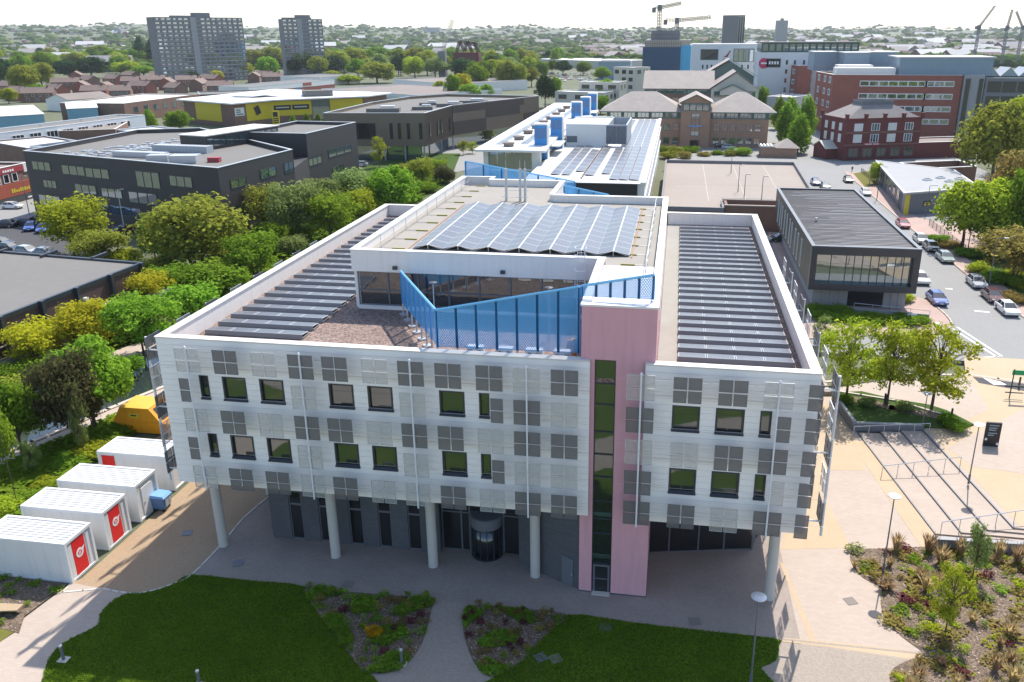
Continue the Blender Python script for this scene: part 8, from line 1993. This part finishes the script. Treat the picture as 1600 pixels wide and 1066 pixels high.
for p0, h, w, lab, col in (((17.58, 44.25), 5.0, 2.6, 'young tree with thin trunk in the middle of the big flower bed', 'leaf_lime'), ((20.99, 50.11), 4.2, 2.0, 'thin bare sapling near the low wall of the big flower bed', 'leaf_grey')):
    tree('airy', p0[0], p0[1], h, w, col, lab)
for i, (x, y) in enumerate([(-20.5, 43.2), (-3.0, 41.6), (2.5, 43.0), (-34.6, 47.0), (12.5, 46.5), (-29.0, 44.2), (-5.69, 38.46), (-6.57, 38.43)]):
    build(MB().obox(x, y, .03, .036 if i < 6 else .05, .7, .7, .1 * i), 'drain_cover', 'frame_grey' if i % 2 else 'roof_brown', kind='structure')
# bark chips and leaf litter on the beds
def litter(name, label, poly, n, m, seed, size=.06, z=.05, ylim=(0, 999)):
    R = np.random.default_rng(seed); q = scatter(R, poly, n, *ylim); a = R.random(n) * 6.28; s = size * (.5 + R.random(n)); c_, s_ = np.cos(a) * s, np.sin(a) * s; h = R.random(n) * .05; o = np.zeros(n)
    v = np.stack([np.stack([q[:, 0] - c_, q[:, 1] - s_, o + z], 1), np.stack([q[:, 0] + s_ * .6, q[:, 1] - c_ * .6, z + h], 1), np.stack([q[:, 0] + c_, q[:, 1] + s_, o + z + .03], 1), np.stack([q[:, 0] - s_ * .6, q[:, 1] + c_ * .6, o + z + .01], 1)], 1).reshape(-1, 3)
    return tag(tri_mesh(name, v, 4, m), label, 'mulch', None, 'stuff')
islandmat('chips', [(.20, .14, .095), (.32, .235, .165), (.13, .09, .062), (.40, .32, .24), (.25, .18, .13)])
litter('bark_chips', 'pale bark chips strewn over the big flower bed', BED_C, 5200, 'chips', 1, .07, ylim=(36, 56))
litter('bark_chips', 'dark bark chips strewn over the west flower bed', BED_A, 1600, 'chips', 2)
litter('bark_chips', 'dark bark chips strewn over the middle flower bed', BED_B, 1100, 'chips', 3)
litter('bark_chips', 'bark chips strewn over the cabin border', BED_D, 800, 'chips', 4)
# low lush ground cover on the banks
def cover(name, label, poly, n, leaf, seed, size, h, ylim=(-1e9, 1e9), patch=0.0):
    R = np.random.default_rng(seed); q = scatter(R, poly, n * (3 if patch else 1), *ylim)
    if patch:
        f = np.sin(q[:, 0] * 1.9 + 1.3 * np.sin(q[:, 1] * 1.1 + seed)) + np.sin(q[:, 1] * 2.3 + 1.7 * np.sin(q[:, 0] * .9 + seed * 2)); q = q[f > patch]
    n = len(q); a = R.random(n) * 6.28; s = size * (.5 + R.random(n)); z = h * R.random(n) ** 1.5 + .04; c_, s_ = np.cos(a) * s, np.sin(a) * s; k = (R.random(n) - .3) * s
    v = np.stack([np.stack([q[:, 0] - c_, q[:, 1] - s_, z], 1), np.stack([q[:, 0] + s_ * .7, q[:, 1] - c_ * .7, z + k], 1), np.stack([q[:, 0] + c_, q[:, 1] + s_, z + k * .5], 1), np.stack([q[:, 0] - s_ * .7, q[:, 1] + c_ * .7, z], 1)], 1).reshape(-1, 3)
    return tag(tri_mesh(name, v, 4, leaf), label, 'ground cover', None, 'stuff')
cover('low_planting', 'yellow green creeping plants patching the big flower bed', BED_C, 3600, 'leaf_lime', 11, .10, .2, (36, 56), 1.1)
cover('low_planting', 'brownish creeping plants patching the big flower bed', BED_C, 6500, 'leaf_rust', 12, .10, .20, (36, 56), .5)
cover('low_planting', 'fresh green creeping plants patching the big flower bed', BED_C, 2600, 'leaf_mid', 14, .10, .22, (36, 56), 1.2)
cover('low_planting', 'dark red creeping plants patching the big flower bed', BED_C, 2600, 'leaf_maroon', 18, .09, .2, (36, 56), 1.2)
cover('low_planting', 'green creeping plants patching the west flower bed', BED_A, 3500, 'leaf_mid', 15, .09, .25, patch=.3)
cover('low_planting', 'green creeping plants patching the middle flower bed', BED_B, 2200, 'leaf_mid', 16, .09, .2, patch=.5)
cover('bank_herbage', 'rough green herbage on the bank between canal and cabins', [(-49.30, 66.04), (-52.72, 63.25), (-53.81, 59.88), (-55.15, 56.23), (-55.76, 53.86), (-56.59, 51.37), (-48.60, 42.71), (-47.71, 47.87), (-48.66, 54.16), (-48.60, 59.15), (-48.22, 63.37)], 9000, 'leaf_bright', 1, .22, .5)
cover('bank_herbage', 'tangled green undergrowth on the far canal bank', [(-61.70, 86.29), (-64.29, 78.97), (-66.02, 74.81), (-67.72, 71.65), (-69.34, 68.50), (-70.06, 65.96), (-71.29, 76.33), (-72.03, 92.19), (-76.96, 109.88), (-76.31, 121.55), (-79.66, 148.47), (-79.86, 188.49), (-73.83, 220.03), (-66.41, 233.29), (-56.43, 191.61), (-57.34, 160.89), (-58.15, 124.13), (-59.89, 105.60), (-58.76, 91.55)], 12000, 'leaf_mid', 2, .4, 1.4)

leafmat('grass_blade', (0.12, 0.235, 0.016), (0.27, 0.42, 0.04), 0.45)
def blades(name, label, poly, n, seed):
    R = np.random.default_rng(seed); q = scatter(R, poly, n, 31.0)
    a = R.random(n) * 6.28; s = .04 + .04 * R.random(n); h = .03 + .05 * R.random(n); d = np.stack([np.cos(a) * s, np.sin(a) * s], 1); l = R.normal(size=(n, 2)) * .06
    v = np.zeros((n, 3, 3)); v[:, 0, :2] = q - d; v[:, 1, :2] = q + d; v[:, 2, :2] = q + l; v[:, :2, 2] = .03; v[:, 2, 2] = .03 + h
    return tag(tri_mesh(name, v.reshape(-1, 3), 3, 'grass_blade'), label, 'grass', None, 'stuff')
blades('grass_blades', 'short mown grass of the left lawn', LAWN_L, 70000, 1)
blades('grass_blades', 'short mown grass of the right lawn', LAWN_R, 50000, 2)
# ------------------------------------------------------------------ people near the pub corner
def person(label, x, y, ang, top, legs, z, hgt_=1.72):
    t = thing('person', label, 'person', (x, y, z))
    me = D.meshes.new('body'); J = [(0, 0, .95), (0, 0, 1.2), (0, 0, 1.42), (0, 0, 1.5), (0, -.01, 1.62), (-.1, 0, .9), (-.11, -.12, .5), (-.11, -.05, .08), (.1, 0, .9), (.11, .14, .5), (.11, .22, .1), (-.2, 0, 1.4), (-.26, .06, 1.13), (-.24, -.05, .9), (.2, 0, 1.4), (.26, -.05, 1.13), (.24, -.14, .92), (-.11, -.18, .05), (.11, .12, .05)]
    E = [(0, 1), (1, 2), (2, 3), (3, 4), (0, 5), (5, 6), (6, 7), (0, 8), (8, 9), (9, 10), (2, 11), (11, 12), (12, 13), (2, 14), (14, 15), (15, 16), (7, 17), (10, 18)]
    r = [.15, .15, .13, .06, .10, .10, .07, .05, .10, .07, .05, .07, .05, .04, .07, .05, .04, .05, .05]
    me.from_pydata(J, E, []); o = D.objects.new('body', me); o.parent = t; link(o); t.rotation_euler = (0, 0, ang)
    o.modifiers.new('skin', 'SKIN'); o.modifiers.new('sub', 'SUBSURF').levels = 1; o.modifiers['sub'].render_levels = 1
    for i, rr in enumerate(r): me.skin_vertices[0].data[i].radius = (rr, rr * .8)
    me.skin_vertices[0].data[0].use_root = True
    m, nt, N, L, b = nodes_of('clothes_' + label[:12].replace(' ', '_')); tc = N.new('ShaderNodeTexCoord'); sp = N.new('ShaderNodeSeparateXYZ'); L.new(tc.outputs['Object'], sp.inputs[0])
    c = ramp(nt, math_n(nt, 'MULTIPLY', sp.outputs[2], 1 / 1.8), [(0, (.02, .02, .02)), (.06, legs), (.53, top), (.83, (.45, .29, .22)), (.93, (.04, .03, .025))]); c.node.color_ramp.interpolation = 'CONSTANT'
    L.new(c, b.inputs['Base Color']); me.materials.append(m)
p0 = (45.05, 221.23); person('pedestrian in dark clothes walking on the pavement near the corner pub', p0[0], p0[1], .4, (.03, .03, .04), (.03, .03, .05), UP + .1)
p0 = (44.58, 143.21); person('pedestrian in black standing on the pavement by the dark parked car', p0[0], p0[1], 1.4, (.02, .02, .02), (.02, .02, .03), UP + .1)

# ------------------------------------------------------------------ haze over the whole place
hz = MB().box(-9000, 9000, -1500, 9500, -1.2, 175)
me = hz.mesh('haze', []); me.materials.clear()
hm = D.materials.new('haze_air'); hm.use_nodes = True; hn = hm.node_tree; hn.nodes.clear()
pvn = hn.nodes.new('ShaderNodeVolumePrincipled'); pvn.inputs['Color'].default_value = (0.86, 0.92, 1.0, 1); pvn.inputs['Density'].default_value = 0.00006; pvn.inputs['Anisotropy'].default_value = 0.3
ho = hn.nodes.new('ShaderNodeOutputMaterial'); hn.links.new(pvn.outputs[0], ho.inputs['Volume'])
me.materials.append(hm)
h_o = link(D.objects.new('haze', me)); h_o['kind'] = 'stuff'; h_o['label'] = 'thin pale summer haze over the city'
